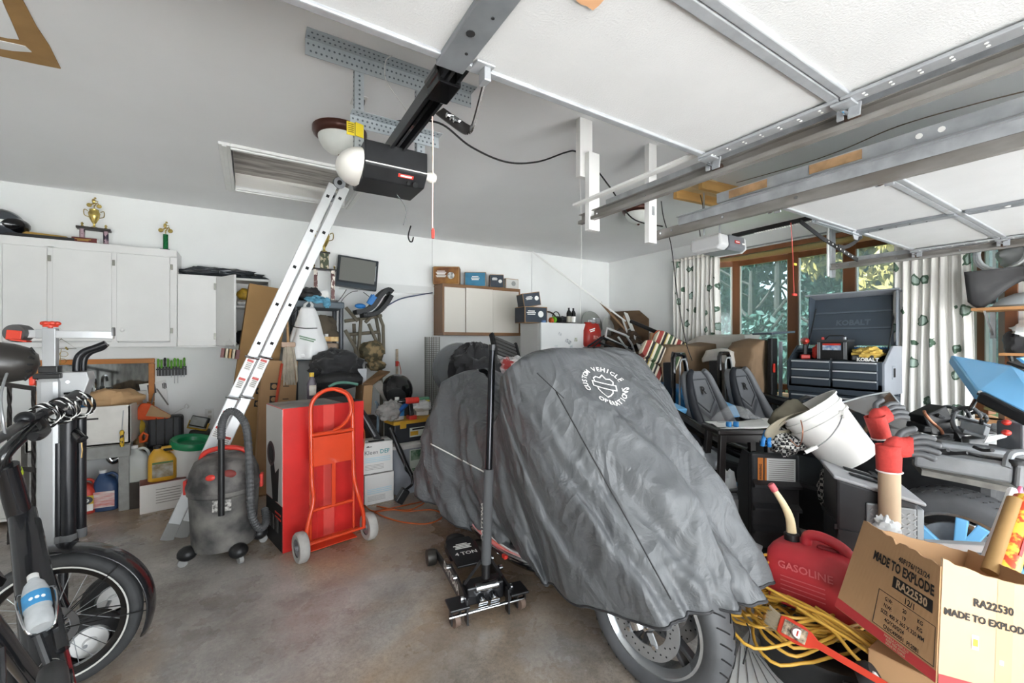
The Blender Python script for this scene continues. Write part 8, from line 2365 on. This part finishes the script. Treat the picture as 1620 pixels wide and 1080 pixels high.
MB().prism([(-.15,.0),(.15,.0),(.15,.66),(-.15,.735)],.30,(0,0,0),(1,0,0),(0,0,1)).build('body',RAMP,t,bevel=.012)
MB().prism([(-.165,.735),(.175,.655),(.175,.672),(-.165,.755)],.325,(0,0,0),(1,0,0),(0,0,1)).build('top_deck',RAMPT,t,bevel=.008)
for y in (-.05,.06):
    MB().beam((-.08,y,.742),(.10,y,.70),.035,.008,up=(.2,0,1)).build('deck_slot',HOLE,t,bevel=.004)
MB().beam((.06,-.165,.708),(.06,.165,.708),.025,.008,up=(.2,0,1)).build('deck_groove',HOLE,t)
for z in (.5,.34,.18): MB().box((-.152,0,z),(.012,.29,.025)).box((0,-.152,z-.02),(.29,.012,.025)).build('wall_rib',RAMP,t)
DIA = mat('diamond_plate','#85888a',.4,.3)
MB().box((.165,0,.53),(.03,.24,.2)).build('step_plate',DIA,t,bevel=.006)
MB().box((.165,0,.20),(.03,.26,.28)).build('step_plate',DIA,t,bevel=.006)
MB().box((.05,-.155,.55),(.18,.014,.18)).build('step_plate',DIA,t,bevel=.006)
g = MB()
rn = random.Random(7)
for j in range(8):
    for k in range(7):
        g.box((-.02+.022*j,-.164,.48+.022*k),(.014,.004,.005),rot=(0,(.7 if (j+k) % 2 else -.7),0))
g.build('diamond_row',RAMPT,t)
# plaid shirt, pliers, hat, bucket
PLA = bpy.data.materials.new('plaid_flannel'); PLA.use_nodes = True
nt = PLA.node_tree; tc = nt.nodes.new('ShaderNodeTexCoord'); ck = nt.nodes.new('ShaderNodeTexChecker'); ck.inputs['Scale'].default_value = 55
ck.inputs['Color1'].default_value = lin('#17171a'); ck.inputs['Color2'].default_value = lin('#b9b7b2')
nt.links.new(tc.outputs['Object'],ck.inputs['Vector']); nt.links.new(ck.outputs[0],nt.nodes['Principled BSDF'].inputs['Base Color']); nt.nodes['Principled BSDF'].inputs['Roughness'].default_value = .9
lump('plaid_shirt','black and white plaid shirt stuffed on top of the upright ramp',P(1240,698,d=2.50),(.13,.10,.075),PLA,102,'shirt',.35,2.0,36,24)
lump('plaid_shirt','black and white plaid cloth hanging between the two ramps',P(1314,775,d=2.42),(.05,.06,.13),PLA,103,'shirt',.35,2.0,26,18)
t = thing('pliers','blue handled pliers lying beside the plaid shirt','pliers',P(1213,690,d=2.45))
for a, c in (((1206,705),(1212,682)),((1217,706),(1218,688))):
    MB().tube(bez([P(a[0],a[1],d=2.42),P((a[0]+c[0])/2-1,(a[1]+c[1])/2,d=2.42),P(c[0],c[1],d=2.46)],4),.012,8).build('blue_handle',mat('handle_blue','#1f6fb0',.4),t,w=1,sm=1)
MB().tube([P(1213,684,d=2.46),P(1222,676,d=2.5)],.014,8).build('jaw',BLACK,t,w=1)
t = thing('olive_hat','olive canvas hat with wide brim leaning on the bucket','hat',P(1265,660,d=2.45))
hc = P(1258,668,d=2.42)
hx = (P(1325,642,d=2.46)-P(1212,686,d=2.42)); hx.normalize()
hz = (P(1262,640,d=2.5)-hc).normalized(); hy = hx.cross(hz).normalized() * -1; hz = hx.cross(hy).normalized()
if hz.z < 0: hz = -hz
OLV = mat('olive_canvas','#5f5a4c',.8,var=.12,scale=9)
def brim(u,v):
    a = 2 * math.pi * u; r_ = .10 + .09 * v
    return hc + hx * (r_*1.05*math.cos(a)) + hy * (r_*.5*math.sin(a)) + hz * (.012*math.sin(2*a)*v)
MB().grid(brim,32,5,closeu=True).build('brim',mat('brim_olive','#8c8574',.8),t,w=1,sm=180,solid=.004)
def crown(u,v):
    a = 2 * math.pi * u; r_ = (.115-.012*v) * (1 if v < .8 else (1-(v-.8)*4.5))
    k = 1 + .08 * noise.noise(Vector((math.cos(a)*2,math.sin(a)*2,v*2)))
    return hc + hx * (r_*1.05*k*math.cos(a)) + hy * (r_*.8*k*math.sin(a)) + hz * (.105*min(1,v*1.15)*k+.02*math.cos(a)*v)
MB().grid(crown,28,12,closeu=True).build('crown',OLV,t,w=1,sm=180)
# bucket
t = thing('plastic_bucket','white plastic bucket with wire handle tipped on the ramps','bucket',P(1345,735,d=2.25))
b0, b1 = P(1350,728,d=2.30), P(1295,664,d=2.38)
bd_ = (b1-b0).normalized(); L_ = .35
b1 = b0 + bd_ * L_
BW = mat('bucket_plastic','#d8d7d3',.42,var=.03,scale=7)
MB().lathe([(.0,.012),(.122,.0),(.128,.006),(.150,L_*.70),(.158,L_*.705),(.158,L_*.74),(.151,L_*.75),(.152,L_*.84),(.159,L_*.845),(.159,L_*.88),(.153,L_*.89),(.156,L_*.97),(.166,L_*.975),(.166,L_),(.150,L_),(.118,.02),(0,.02)],48,b0,bd_).build('pail',BW,t,w=1,sm=30)
sd = bd_.cross(RGT*.3-FWD).normalized()
sx_ = bd_.cross(Vector((0,0,1))).normalized()
e0 = P(1333,655,d=2.24); e1 = P(1272,718,d=2.20)
MB().tube(bez([e0,P(1327,672,d=2.14),P(1312,692,d=2.10),P(1294,706,d=2.10),e1],6),.003,6).build('wire_handle',mat('grey_wire'),t,w=1,sm=1)
MB().cyl(P(1274,715,d=2.12),P(1293,706,d=2.10),.010,n=10).build('hand_grip',BW,t,w=1,sm=1)
MB().box(e0,(.03,.03,.04)).build('handle_ear',BW,t,w=1,bevel=.006)
o = MB().tube(bez([P(1267,665,d=2.25),P(1270,680,d=2.2),P(1268,698,d=2.22),P(1262,706,d=2.3),P(1250,695,d=2.36)],5),.003,6).build('copper_wire',mat('copper'),sm=1)
tag(o,'copper wire loop hanging beside the white bucket','wire')
# cardboard tube with gloves on it
t = thing('cardboard_tube','tan cardboard tube standing upright behind the firework carton','tube',Vector((P(1407,800,d=1.92).x,P(1407,800,d=1.92).y,0)))
tb = P(1407,740,d=1.92)
MB().lathe([(.035,.02),(.040,.02),(.040,tb.z),(.035,tb.z),(.035,.02)],28,(tb.x,tb.y,0)).build('tube_wall',mat('tube_tan','#b39b80',.7,var=.05,scale=8),t,w=1,sm=60)
def glove(name,label,base,up_,side,m_palm,m_dip,s,tilt,hand=None):
    """knitted glove: cuff, palm and five fingers"""
    t = thing(name,label,'glove',base,0,'work gloves by the bucket')
    up_ = Vector(up_).normalized(); side = Vector(side); side = (side-up_*side.dot(up_)).normalized(); fw = up_.cross(side)
    def cu(u,v):
        a = 2 * math.pi * u; r_ = .046 + .006 * math.sin(3*a) * .4 + .004 * v
        return base + up_ * (.12*v) * s + (side*math.cos(a)+fw*math.sin(a)*.85) * r_ * s
    MB().grid(cu,20,8,closeu=True).build('cuff',m_palm,t,w=1,sm=180,solid=.003)
    MB().tube([base+(side*math.cos(a)+fw*math.sin(a)*.85)*.048*s for a in [k*.314 for k in range(20)]],.004,6,closed=True).build('cuff_edge',mat('cuff_white','#d8c9c5',.8),t,w=1)
    pm = base + up_ * .10 * s
    if hand is not None: side = Vector(hand).normalized()
    bend = up_ * .3 + tilt; bend.normalize()
    pl = bez([base+up_*.085*s,pm+bend*.012*s+up_*.012*s,pm+bend*.05*s,pm+bend*.085*s],4)
    def pal(u,v):
        f_ = v * (len(pl)-1); i_ = min(int(f_),len(pl)-2); c_ = pl[i_].lerp(pl[i_+1],f_-i_)
        d_ = (pl[i_+1]-pl[i_]).normalized(); th_ = d_.cross(side).normalized(); a_ = 2 * math.pi * u
        return c_ + (side*(.047*math.cos(a_))+th_*((.036-.016*v)*math.sin(a_))) * s
    pb = MB().grid(pal,18,10,closeu=True); pb.f.append(tuple(range(len(pb.v)-18,len(pb.v)))); pb.build('palm',m_palm,t,w=1,sm=60)
    for k, (off,ln) in enumerate(((-.036,.075),(-.013,.09),(.011,.085),(.034,.07))):
        q0 = pm + bend * .078 * s + side * off * s
        d1 = (bend+side*(off*4)-up_*.1).normalized()
        d2 = (d1-up_*.45).normalized()
        pts = [q0,q0+d1*ln*.5*s,q0+d1*ln*.5*s+d2*ln*.55*s]
        MB().tube(bez(pts,4),.0135*s,10).build('finger',m_dip,t,w=1,sm=1)
        MB().ball(pts[-1],.0135*s,10,8).build('fingertip',m_dip,t,w=1,sm=1)
    q0 = pm + bend * .03 * s + side * -.042 * s
    pts = [q0,q0-side*.03*s+bend*.02*s,q0-side*.035*s+bend*.06*s]
    MB().tube(bez(pts,4),.0145*s,10).build('thumb',m_dip,t,w=1,sm=1)
    MB().ball(pts[-1],.0145*s,10,8).build('thumb_tip',m_dip,t,w=1,sm=1)
    return t
GR = mat('glove_red_knit','#b53a34',.85,var=.08,scale=60,bump=.2,bscale=200)
GD = mat('glove_dark_dip','#4a4b4d',.5,var=.12,scale=14)
glove('work_glove','red and grey work glove pulled over the cardboard tube',Vector((tb.x,tb.y,tb.z-.015)),(0,0,1),RGT,GR,GD,1.0,RGT*.9-FWD*.45,hand=Vector((0,0,-.85))+RGT*-.25-FWD*.3)
glove('work_glove','second red and grey glove lying behind the one on the tube',P(1395,692,d=2.1),(-.2,.2,1),FWD,GR,GD,.92,RGT*1.0+Vector((0,0,.2)),hand=Vector((0,0,-.6))-FWD*.6)
lump('blue_glove','bright blue glove cuff between bucket and red gloves',P(1388,676,d=2.25),(.06,.035,.04),mat('bright_blue','#2c7cc0',.5),104,'glove',.35,2)
# drain pan, cord pile, gas can, brush
t = thing('drain_pan','black round plastic drain pan under the yellow cords','pan',(2.03,.80,0))
MB().lathe([(.0,.008),(.215,.0),(.225,.01),(.25,.17),(.262,.185),(.262,.20),(.24,.20),(.215,.02),(0,.02)],48).build('pan',mat('pan_black','#2a2a2b',.45,var=.15,scale=8),t,sm=40)
MB().box((-.20,-.16,.10),(.02,.06,.16),rot=(0,0,.65)).build('pour_lip',mat('pan_black'),t,bevel=.01)
YC = mat('cord_yellow','#c79a3e',.45,var=.08,scale=12)
rn = random.Random(12)
t = thing('extension_cord','tangled yellow extension cord heaped on the drain pan','cord',(2.0,.86,.2))
for g_ in range(5):
    for k in range(3):
        cx_, cy_ = 1.97 + rn.uniform(-.10,.10), .84 + rn.uniform(-.06,.10)
        rx, ry = rn.uniform(.17,.30), rn.uniform(.09,.17)
        rot_ = rn.uniform(-.9,.3)
        zz_ = .215 + .022 * g_ + .008 * k
        pts = []
        for j in range(34):
            a = j * 2 * math.pi / 34
            x, y = rx * math.cos(a), ry * math.sin(a)
            wob = noise.noise(Vector((math.cos(a)*1.5+k*3,math.sin(a)*1.5,g_*2.2)))
            pts.append((cx_+x*math.cos(rot_)-y*math.sin(rot_)+.04*wob,cy_+x*math.sin(rot_)+y*math.cos(rot_)+.03*wob,zz_+.025*wob+.01*math.sin(3*a)))
        MB().tube(pts,.0062,7,closed=True).build('cord_loop',YC,t,w=1,sm=180)
def strand(pp,r_=.0062): MB().tube(bez(pp,8),r_,7).build('cord_strand',YC,t,w=1,sm=180)
strand([P(x,y,d=d_) for x,y,d_ in ((1182,940,1.75),(1178,905,1.8),(1200,880,1.85),(1230,880,1.9),(1245,900,1.9),(1230,925,1.85))])
strand([P(x,y,d=d_) for x,y,d_ in ((1186,945,1.74),(1184,912,1.8),(1208,890,1.84),(1232,892,1.88))])
strand([P(x,y,d=d_) for x,y,d_ in ((1170,965,1.72),(1195,990,1.62),(1230,985,1.6),(1225,965,1.63),(1190,958,1.7))])
strand([P(x,y,d=d_) for x,y,d_ in ((1260,960,1.62),(1300,985,1.55),(1350,1015,1.48),(1400,1050,1.4),(1450,1078,1.36))])
strand([P(x,y,d=d_) for x,y,d_ in ((1290,960,1.64),(1330,985,1.56),(1385,1020,1.48),(1430,1060,1.40))])
strand([P(x,y,d=d_) for x,y,d_ in ((1285,970,1.6),(1320,1000,1.52),(1345,1030,1.46),(1360,1045,1.44))])
for k in range(9):
    strand([P(1200+9*k+rn.uniform(-8,8),930+4*k+rn.uniform(-8,8),d=1.74),P(1260+9*k,955+4*k+rn.uniform(-8,8),d=1.64),P(1320+9*k,985+4*k+rn.uniform(-8,8),d=1.54),P(1385+7*k,1030+5*k+rn.uniform(-5,5),d=1.45)])
MB().box(P(1213,976,d=1.60),(.035,.022,.02),rot=(0,.2,.5)).build('plug',mat('plug_orange','#c48436',.5),t,w=1,bevel=.004)
MB().cyl(P(1206,978,d=1.6),P(1199,974,d=1.6),.003,n=6).build('plug_pin',CHROME,t,w=1)
# gas can
t = thing('gas_can','red plastic gasoline can with pale spout on the yellow cord','gas can',P(1292,958,d=1.80)-Vector((0,0,.0)),0,rot=(R(-3),R(3),R(6)))
GC = mat('gas_can_red','#b3333a',.42,var=.08,scale=9)
loft([(0,0,0,.105,.145),(.012,0,0,.12,.158),(.16,0,0,.125,.162),(.215,0,0,.118,.155),(.238,0,.0,.10,.14),(.248,0,0,.07,.11)],48,6.5).build('body',GC,t,sm=35)
MB().tube(bez([(0,.03,.235),(0,.02,.285),(0,-.04,.292),(0,-.11,.262),(0,-.135,.205)],5),.022,10).build('handle',GC,t,sm=1)
MB().box((0,-.05,.25),(.03,.08,.02)).build('handle_hole',mat('gas_can_dark','#7d2228',.5),t,bevel=.01)
MB().lathe([(.026,.255),(.03,.258),(.03,.29),(.024,.295),(.018,.296)],20,(0,.085,-.015)).build('spout_collar',BLACK,t,sm=1)
SP = mat('spout_cream','#d6c39c',.5)
sp_ = [(0,.085,.27),(-.005,.088,.34),(-.02,.105,.40),(-.045,.13,.46)]
MB().tube(bez(sp_,4),.018,12,rr=[.021-.0008*k for k in range(13)]).build('spout',SP,t,sm=1)
MB().lathe([(.015,0),(.015,.03),(.012,.034),(0,.034)],14,sp_[-1],Vector(sp_[-1])-Vector(sp_[-2])).build('spout_cap',mat('pink_cap','#b8565c',.5),t,sm=1)
text('GASOLINE',.042,mat('gas_letter','#cc6a6c',.45),t,(-.1265,0,.175),(0,-1,0),(0,0,1),w=0,bold=.0007)
for k in range(4): MB().box((-.1265,.01,.13-.018*k),(.002,.16,.003)).build('moulded_line',mat('gas_letter'),t)
# brush
t = thing('wheel_brush','red long handled brush lying on the cord pile','brush',P(1250,1010,d=1.52))
h0, h1, h2 = P(1232,985,d=1.55), P(1285,1015,d=1.46), P(1362,1060,d=1.34)
RB = mat('brush_red','#c23a26',.4)
bx_ = (h1-h0).normalized()
vw = (h0-Vector((0,0,CAM_H))).normalized()
sdv = bx_.cross(vw).normalized()
b = MB()
prf = [(0,.028),(.02,.034),(.07,.034),(.10,.026),(.125,.012),(.20,.011),(.30,.010),(.34,.009)]
LT, RT = [], []
for s_, w_ in prf:
    c_ = h0 + bx_ * s_ if s_ < .12 else h0 + bx_ * .12 + (h2-(h0+bx_*.12)).normalized() * (s_-.12)
    LT.append(c_+sdv*w_); RT.append(c_-sdv*w_)
ol = LT + RT[::-1]; n_ = len(ol)
b._add([v-vw*.007 for v in ol]+[v+vw*.007 for v in ol],[(i,i+1,n_-2-i,n_-1-i) for i in range(len(LT)-1)]+[(n_+n_-1-i,n_+n_-2-i,n_+i+1,n_+i) for i in range(len(LT)-1)]+[(i,n_+i,n_+(i+1) % n_,(i+1) % n_) for i in range(n_)])
b.build('handle',RB,t,w=1,bevel=.003)
g = MB()
for k in range(160):
    q0 = h0 + bx_ * rn.uniform(-.012,.012) + sdv * rn.uniform(-.03,.03)
    g.cyl(q0,q0-bx_*.035+Vector((0,0,rn.uniform(-.01,.015)))+sdv*rn.uniform(-.008,.008),.0012,n=3,cap=False)
o = g.build('bristles',mat('bristle','#8a7d68',.8),t,w=1); o['kind'] = 'stuff'
ctr = h0 + bx_ * .05 - vw * .0085
MB().prism([(-.035,-.024),(.04,-.022),(.04,.022),(-.035,.024)],.002,ctr,bx_,sdv).build('label_sheet',mat('brush_label','#c9b59a',.5,col2='#3a2f2b',scale=60),t,w=1)
MB().lathe([(.020,0),(.020,.0015),(0,.0015)],20,ctr+bx_*.012-vw*.001,-vw).build('round_badge',mat('badge_dark','#54342e',.5),t,w=1)
MB().lathe([(.015,0),(.015,.001),(0,.001)],18,ctr+bx_*.012-vw*.003,-vw).build('badge_centre',WHITEINK,t,w=1)
bars([.004],.018,RED,t,ctr+bx_*.012-vw*.0045,bx_,sdv)
# small wheel at the bottom edge
c = P(1377,1076,d=1.36)
t = thing('toy_wheel','small knobbly black wheel with white hub at the bottom edge','wheel',c)
MB().lathe([(.022,-.02),(.045,-.022),(.052,-.012),(.052,.012),(.045,.022),(.022,.02)],24,c,-FWD*.5+RGT*.6+Vector((0,0,.5))).build('tyre',RUBBER,t,w=1,sm=1)
MB().lathe([(.024,.018),(.02,.024),(0,.024)],18,c,-FWD*.5+RGT*.6+Vector((0,0,.5))).build('hub',WHITE,t,w=1,sm=1)
MB().box((c.x+.02,c.y-.02,c.z/2-.03),(.10,.10,c.z-.06)).build('block_below',BLACK,t,w=1)
# white corrugated sheet on the floor
t = thing('ribbed_panel','white ribbed sheet with black lines lying on the floor','panel',P(1215,1050,Z=.02))
q = [P(x,y,Z=.02) for x,y in ((1172,1018),(1186,1000),(1262,1078),(1300,1130),(1180,1130),(1150,1100))]
MB().prism([(v.x,v.y) for v in q],.03,(0,0,.02),(1,0,0),(0,1,0)).build('sheet',WHITE,t,w=1)
for k in range(8):
    a, c = P(1172+6*k,1022+3*k,Z=.0365), P(1165+22*k,1110,Z=.0365)
    MB().beam(a,c,.003,.002).build('rib_line',mat('rib_print','#8a8a8a',.6),t,w=1)
# zip tie cord
o = MB().tube(bez([P(1181,985,d=1.62),P(1187,1000,d=1.6),P(1182,1025,d=1.6),P(1176,1050,d=1.6)],5),.003,5).build('draw_cord',BLACK,sm=1)
tag(o,'black draw cord hanging from the pan edge beside the wheel','cord')

# ------------------------------------------------------------------ firework carton
KR = mat('kraft_carton','#b08a64',.8,var=.05,scale=5,bump=.03,bscale=20)
KR2 = mat('kraft_carton_pale','#b59a7d',.8,var=.04,scale=5)
REDP = mat('red_print','#b93a3c',.7)
KTL, KTR, KBR, KBL = P(1367,826,d=1.55), P(1490,893,d=1.18), P(1482,1080,d=1.19), P(1322,958,d=1.53)
KFT, KFB = P(1705,948,d=1.20), P(1700,1140,d=1.21)
t = thing('firework_carton','open brown firework carton reading MADE TO EXPLODE','box',Vector(((KBL.x+KFB.x)/2,(KBL.y+KFB.y)/2,.4)))
KXT, KXB = KTL + (KFT-KTR), KBL + (KFB-KBR)
def patch(a,b_,c_,d_):
    """bilinear sheet: a bottom left, b bottom right, c top right, d top left"""
    return lambda u, v: (a.lerp(b_,u)).lerp(d_.lerp(c_,u),v)
def side(name,f,m,rag,seed):
    rn_ = random.Random(seed); N = 24
    jit = [rn_.uniform(-.008,.008) for _ in range(N+1)]
    def g(u,v): return f(u,v*(1+jit[int(round(u*N))]+rag(u)))
    return MB().grid(g,N+1,6).build(name,m,t,w=1,solid=.006)
LF_ = patch(KBL,KBR,KTR,KTL); FF_ = patch(KBR,KFB,KFT,KTR)
side('left_side',LF_,KR,lambda u: .05*max(0,.5-u)-(.05 if .46 < u < .52 else 0)-.03*max(0,u-.6),1)
side('front_side',FF_,KR2,lambda u: .05-.16*u if u < .35 else 0,2)
side('right_side',patch(KFB,KXB,KXT,KFT),KR,lambda u: 0,3)
side('far_side',patch(KXB,KBL,KTL,KXT),KR,lambda u:-.03,4)
side('bottom',patch(KBL,KBR,KFB,KXB),KR,lambda u: 0,5)
def flatprint(f,W__,H__,s_,size,u,v,m=INK,bold=.0,xs=1.0,lift=.0052):
    vs, fs = glyphs(s_,size,bold,1.0,.0,xs)
    e = 1e-3
    nrm = (f(u+e,v)-f(u,v)).cross(f(u,v+e)-f(u,v)).normalized()
    if nrm.dot(Vector((0,0,CAM_H))-f(u,v)) < 0: nrm = -nrm
    MB()._add([f(u+q.x/W__,v+q.y/H__)+nrm*lift for q in vs],fs).build('lettering',m,t,w=1)
def ltext(s_,size,u,v,m=INK,bold=.0,xs=1.0,lift=.0052): flatprint(LF_,.385,.315,s_,size,u,v,m,bold,xs,lift)
def quadprint(name,f,u0,v0,u1,v1,m,lift=.0042):
    e = 1e-3; u, v = (u0+u1) / 2, (v0+v1) / 2
    nrm = (f(u+e,v)-f(u,v)).cross(f(u,v+e)-f(u,v)).normalized()
    if nrm.dot(Vector((0,0,CAM_H))-f(u,v)) < 0: nrm = -nrm
    MB().grid(lambda a,c_: f(u0+(u1-u0)*a,v0+(v1-v0)*c_)+nrm*lift,8,4).build(name,m,t,w=1)
E2F = (LF_(.5,.5)-Vector((0,0,CAM_H))).normalized() * .005
ltext('40F176/123/24',.022,.74,.845,bold=.0005)
ltext('MADE TO EXPLODE',.040,.615,.745,bold=.0014,xs=.74)
quadprint('black_band',LF_,.54,.555,.95,.665,INK)
ltext('RA22530',.033,.745,.610,KR2,.0010,1.0,.0060)
ltext('12/1',.025,.74,.505,bold=.0005)
for a_, b_ in (((.40,.455),(.97,.455)),((.97,.455),(.97,.115)),((.97,.115),(.40,.115)),((.40,.115),(.40,.455))):
    MB().tube([LF_(*a_)-E2F,LF_(*b_)-E2F],.0011,4).build('frame_line',INK,t,w=1)
for k, (s_,u) in enumerate((('G.W:          20          KG',.685),('N.W:          19          KG',.685),('SIZE: 400 X 365 X 320 MM',.685),('4G/Y30/S/24',.62),('CN/C490051  PI:2081',.69))):
    ltext(s_,.0165,u,.41-.064*k,bold=.0004,xs=.88)
quadprint('red_band',LF_,0,0,1,.10,REDP)
for k, s_ in enumerate(('HANDLE CAREFULLY','KEEP FIRE AWAY','MADE IN CHINA')):
    ltext(s_,.0095,.66,.082-.030*k,KR2,.0003,1.0,.0056)
quadprint('red_band',FF_,0,0,1,.09,REDP)
def ftext(s_,size,u,v,bold): flatprint(FF_,.385,.33,s_,size,u,v,INK,bold)
ftext('RA22530',.030,.37,.76,.0009)
ftext('MADE TO EXPLODE',.0265,.325,.625,.0009)
quadprint('price_sticker',FF_,.225,.37,.275,.49,WHITEINK)
quadprint('sticker_print',FF_,.232,.40,.268,.46,mat('sticker_green','#9dbb3a',.5),.0050)
quadprint('small_sticker',FF_,.43,.30,.46,.34,WHITEINK)
quadprint('clear_tape',FF_,.40,.09,.52,1.0,mat('carton_tape','#b99b78',.25),.0036)
MB().beam(Vector(((KBL.x+KFB.x)/2+.02,(KBL.y+KFB.y)/2+.02,0)),Vector(((KBL.x+KFB.x)/2+.02,(KBL.y+KFB.y)/2+.02,.36)),.30,.26).build('carton_below',KR,t,w=1,bevel=.004)
lump('tissue_paper','crumpled white tissue sticking out of the firework carton',P(1402,838,d=1.72),(.05,.04,.05),mat('white_rag'),105,'tissue',.4,2.5)
# ribbed silver beam and firework packs behind the carton
t = thing('aluminium_beam','silver aluminium beam lying behind the firework carton','beam',P(1490,870,d=1.9))
MB().beam(P(1442,859,d=1.98),P(1600,868,d=1.72),.06,.03).build('top_flange',ALU,t,w=1,bevel=.004)
MB().beam(P(1450,877,d=1.96),P(1600,888,d=1.72),.035,.05).build('ribbed_web',STEEL,t,w=1)
a0, c0_ = P(1450,877,d=1.96), P(1600,888,d=1.72)
MB().beam(Vector((a0.x+.09,a0.y-.10,0)),a0+Vector((.09,-.10,-.02)),.05,.05).build('support_block',BLACK,t,w=1)
MB().beam(Vector((c0_.x-.02,c0_.y+.03,0)),c0_+Vector((-.02,.03,-.02)),.05,.05).build('support_block',BLACK,t,w=1)
g = MB()
for k in range(60):
    p = a0.lerp(c0_,k/59) - FWD * .02
    g.box(p,(.002,.003,.046),rot=(0,0,-YAW))
g.build('rib_row',ALU,t,w=1)
t = thing('firework_pack','shrink wrapped firework tube with red and yellow print','firework pack',P(1600,890,d=1.45))
a, c = P(1588,905,d=1.45), P(1625,790,d=1.55)
MB().cyl(a,c,.035,n=18).build('tube',mat('firework_print','#c94a2d',.3,col2='#e0c24a',scale=26,lo=.45,hi=.52),t,w=1,sm=1)
MB().cyl(a+RGT*-.05,c+RGT*-.045,.022,n=14).build('brown_tube',mat('brown_kraft'),t,w=1,sm=1)
tx = (a-c).normalized()
bars([.14],.018,REDP,t,(a+c)/2-FWD*.037-RGT*.01,tx,tx.cross(FWD))
t = thing('firework_pack','white and pink wrapped firework roll leaning in the carton','firework pack',P(1575,890,d=1.55))
a, c = P(1556,900,d=1.52), P(1604,775,d=1.66)
MB().beam(a,c,.03,.05).build('white_roll',mat('white_film'),t,w=1,bevel=.014)
MB().beam(a+RGT*.035,c+RGT*.03,.012,.05).build('pink_strip',mat('pink_strip','#c4607a',.4),t,w=1,bevel=.004)

# ------------------------------------------------------------------ shelves on the right wall
SHW = mat('shelf_pine','#a5774b',.55,var=.1,scale=5,stretch=(2,.3,1))
def wall_shelf(label,z,y0,y1,dep,m):
    t = thing('wall_shelf',label,'shelf',(RIGHT-dep/2,(y0+y1)/2,z-.02),0,'shelves on the right wall')
    MB().box((RIGHT-dep/2,(y0+y1)/2,z),(dep,y1-y0,.022)).build('board',m,t,w=1,bevel=.002)
    for y in (y0+.12,y1-.06):
        MB().box((RIGHT-.012,y,z-.12),(.02,.03,.22)).build('bracket_upright',STEEL,t,w=1)
        MB().beam((RIGHT-.02,y,z-.2),(RIGHT-dep*.8,y,z-.015),.012,.012).build('bracket_brace',STEEL,t,w=1)
wall_shelf('upper pine shelf on the right wall with coiled hose',1.94,-.3,.93,.34,mat('shelf_pale','#b9a589',.6))
wall_shelf('middle pine shelf on the right wall with the lamp shade',1.655,-.3,.93,.36,SHW)
wall_shelf('small low shelf on the right wall holding a cup',1.30,.30,.80,.26,SHW)
x0 = RIGHT - .18
t = thing('coiled_hose','clear plastic hose coiled on the upper shelf','hose',(x0,.80,1.952))
for k in range(3): MB().tube([(x0-.05+.03*k+.02*math.sin(a),.78+.13*math.cos(a)+.02*k,2.10+.135*math.sin(a)) for a in [j*.314 for j in range(20)]],.010,8,closed=True).build('hose_turn',mat('hose_clear','#c3c6c8',.2,alpha=.7),t,w=1,sm=1)
lump('grey_bag','grey plastic bag behind the coiled hose',(RIGHT-.12,.66,2.07),(.09,.16,.12),mat('grey_film','#8a8c8c',.4,var=.1,scale=9),111,'bag',.25,2,flat=1.952)
lump('white_printed_bag','white bag with blue and red print on the upper shelf',(RIGHT-.17,.36,2.06),(.13,.20,.11),mat('white_blue_print','#d5d5d3',.5,col2='#2a4a78',scale=8,lo=.6,hi=.64),112,'bag',.3,2,flat=1.952)
def tarp(u,v):
    y = .96 - 1.1 * u
    return Vector((RIGHT-.40+.10*v+.02*noise.noise(Vector((u*8,v*3,1))),y,1.955-v*(.10+.13*max(0,1-abs(u-.06)/.2)+.06*math.sin(9*u+1)**2)+.03*noise.noise(Vector((u*5,v*2,4)))*v))
o = MB().grid(tarp,36,10).build('black_tarp',mat('charcoal_tarp','#3b3b3c',.6,var=.12,scale=9),sm=180,solid=.005)
tag(o,'charcoal tarp hanging over the edge of the upper shelf','tarp')
t = thing('lamp_shade','pale dome lamp shade lying on the middle shelf','lamp shade',(RIGHT-.19,.62,1.667))
MB().lathe([(.19,0),(.185,.02),(.15,.07),(.09,.105),(0,.115)],32,sx=.85,sy=1.2).build('dome',mat('shade_grey','#a9adaf',.35),t,sm=1)
MB().lathe([(.20,0),(.20,.012),(.185,.014)],32,sx=.85,sy=1.2).build('rim',mat('shade_rim','#7d7a72',.5),t,sm=1)
lump('white_sacks','bundle of white plastic sacks under the middle shelf',(RIGHT-.16,.52,1.50),(.12,.22,.09),mat('white_film'),113,'bag',.4,2.2,34,22)
lump('black_sack','black plastic sack hanging below the white sacks',(RIGHT-.14,.70,1.36),(.08,.09,.16),CLOTHB,114,'bag',.35,2)
MB().lathe([(.05,0),(.062,.12),(.068,.125),(.068,.135),(.06,.135)],22,(RIGHT-.15,.58,1.313)).build('white_tub',WHITE,sm=1)
tag(bpy.data.objects['white_tub'],'white ribbed plastic tub on the low shelf','tub')
t = thing('steel_flask','brushed steel flask with black lid on the low shelf','flask',(RIGHT-.16,.43,1.313),0,rot=(R(-10),0,0))
MB().lathe([(0,0),(.036,.001),(.038,.01),(.038,.16),(.028,.19)],20).build('flask_body',ALU,t,sm=1)
MB().lathe([(.029,.19),(.029,.225),(.02,.23),(0,.23)],16).build('flask_lid',BLACK,t,sm=1)
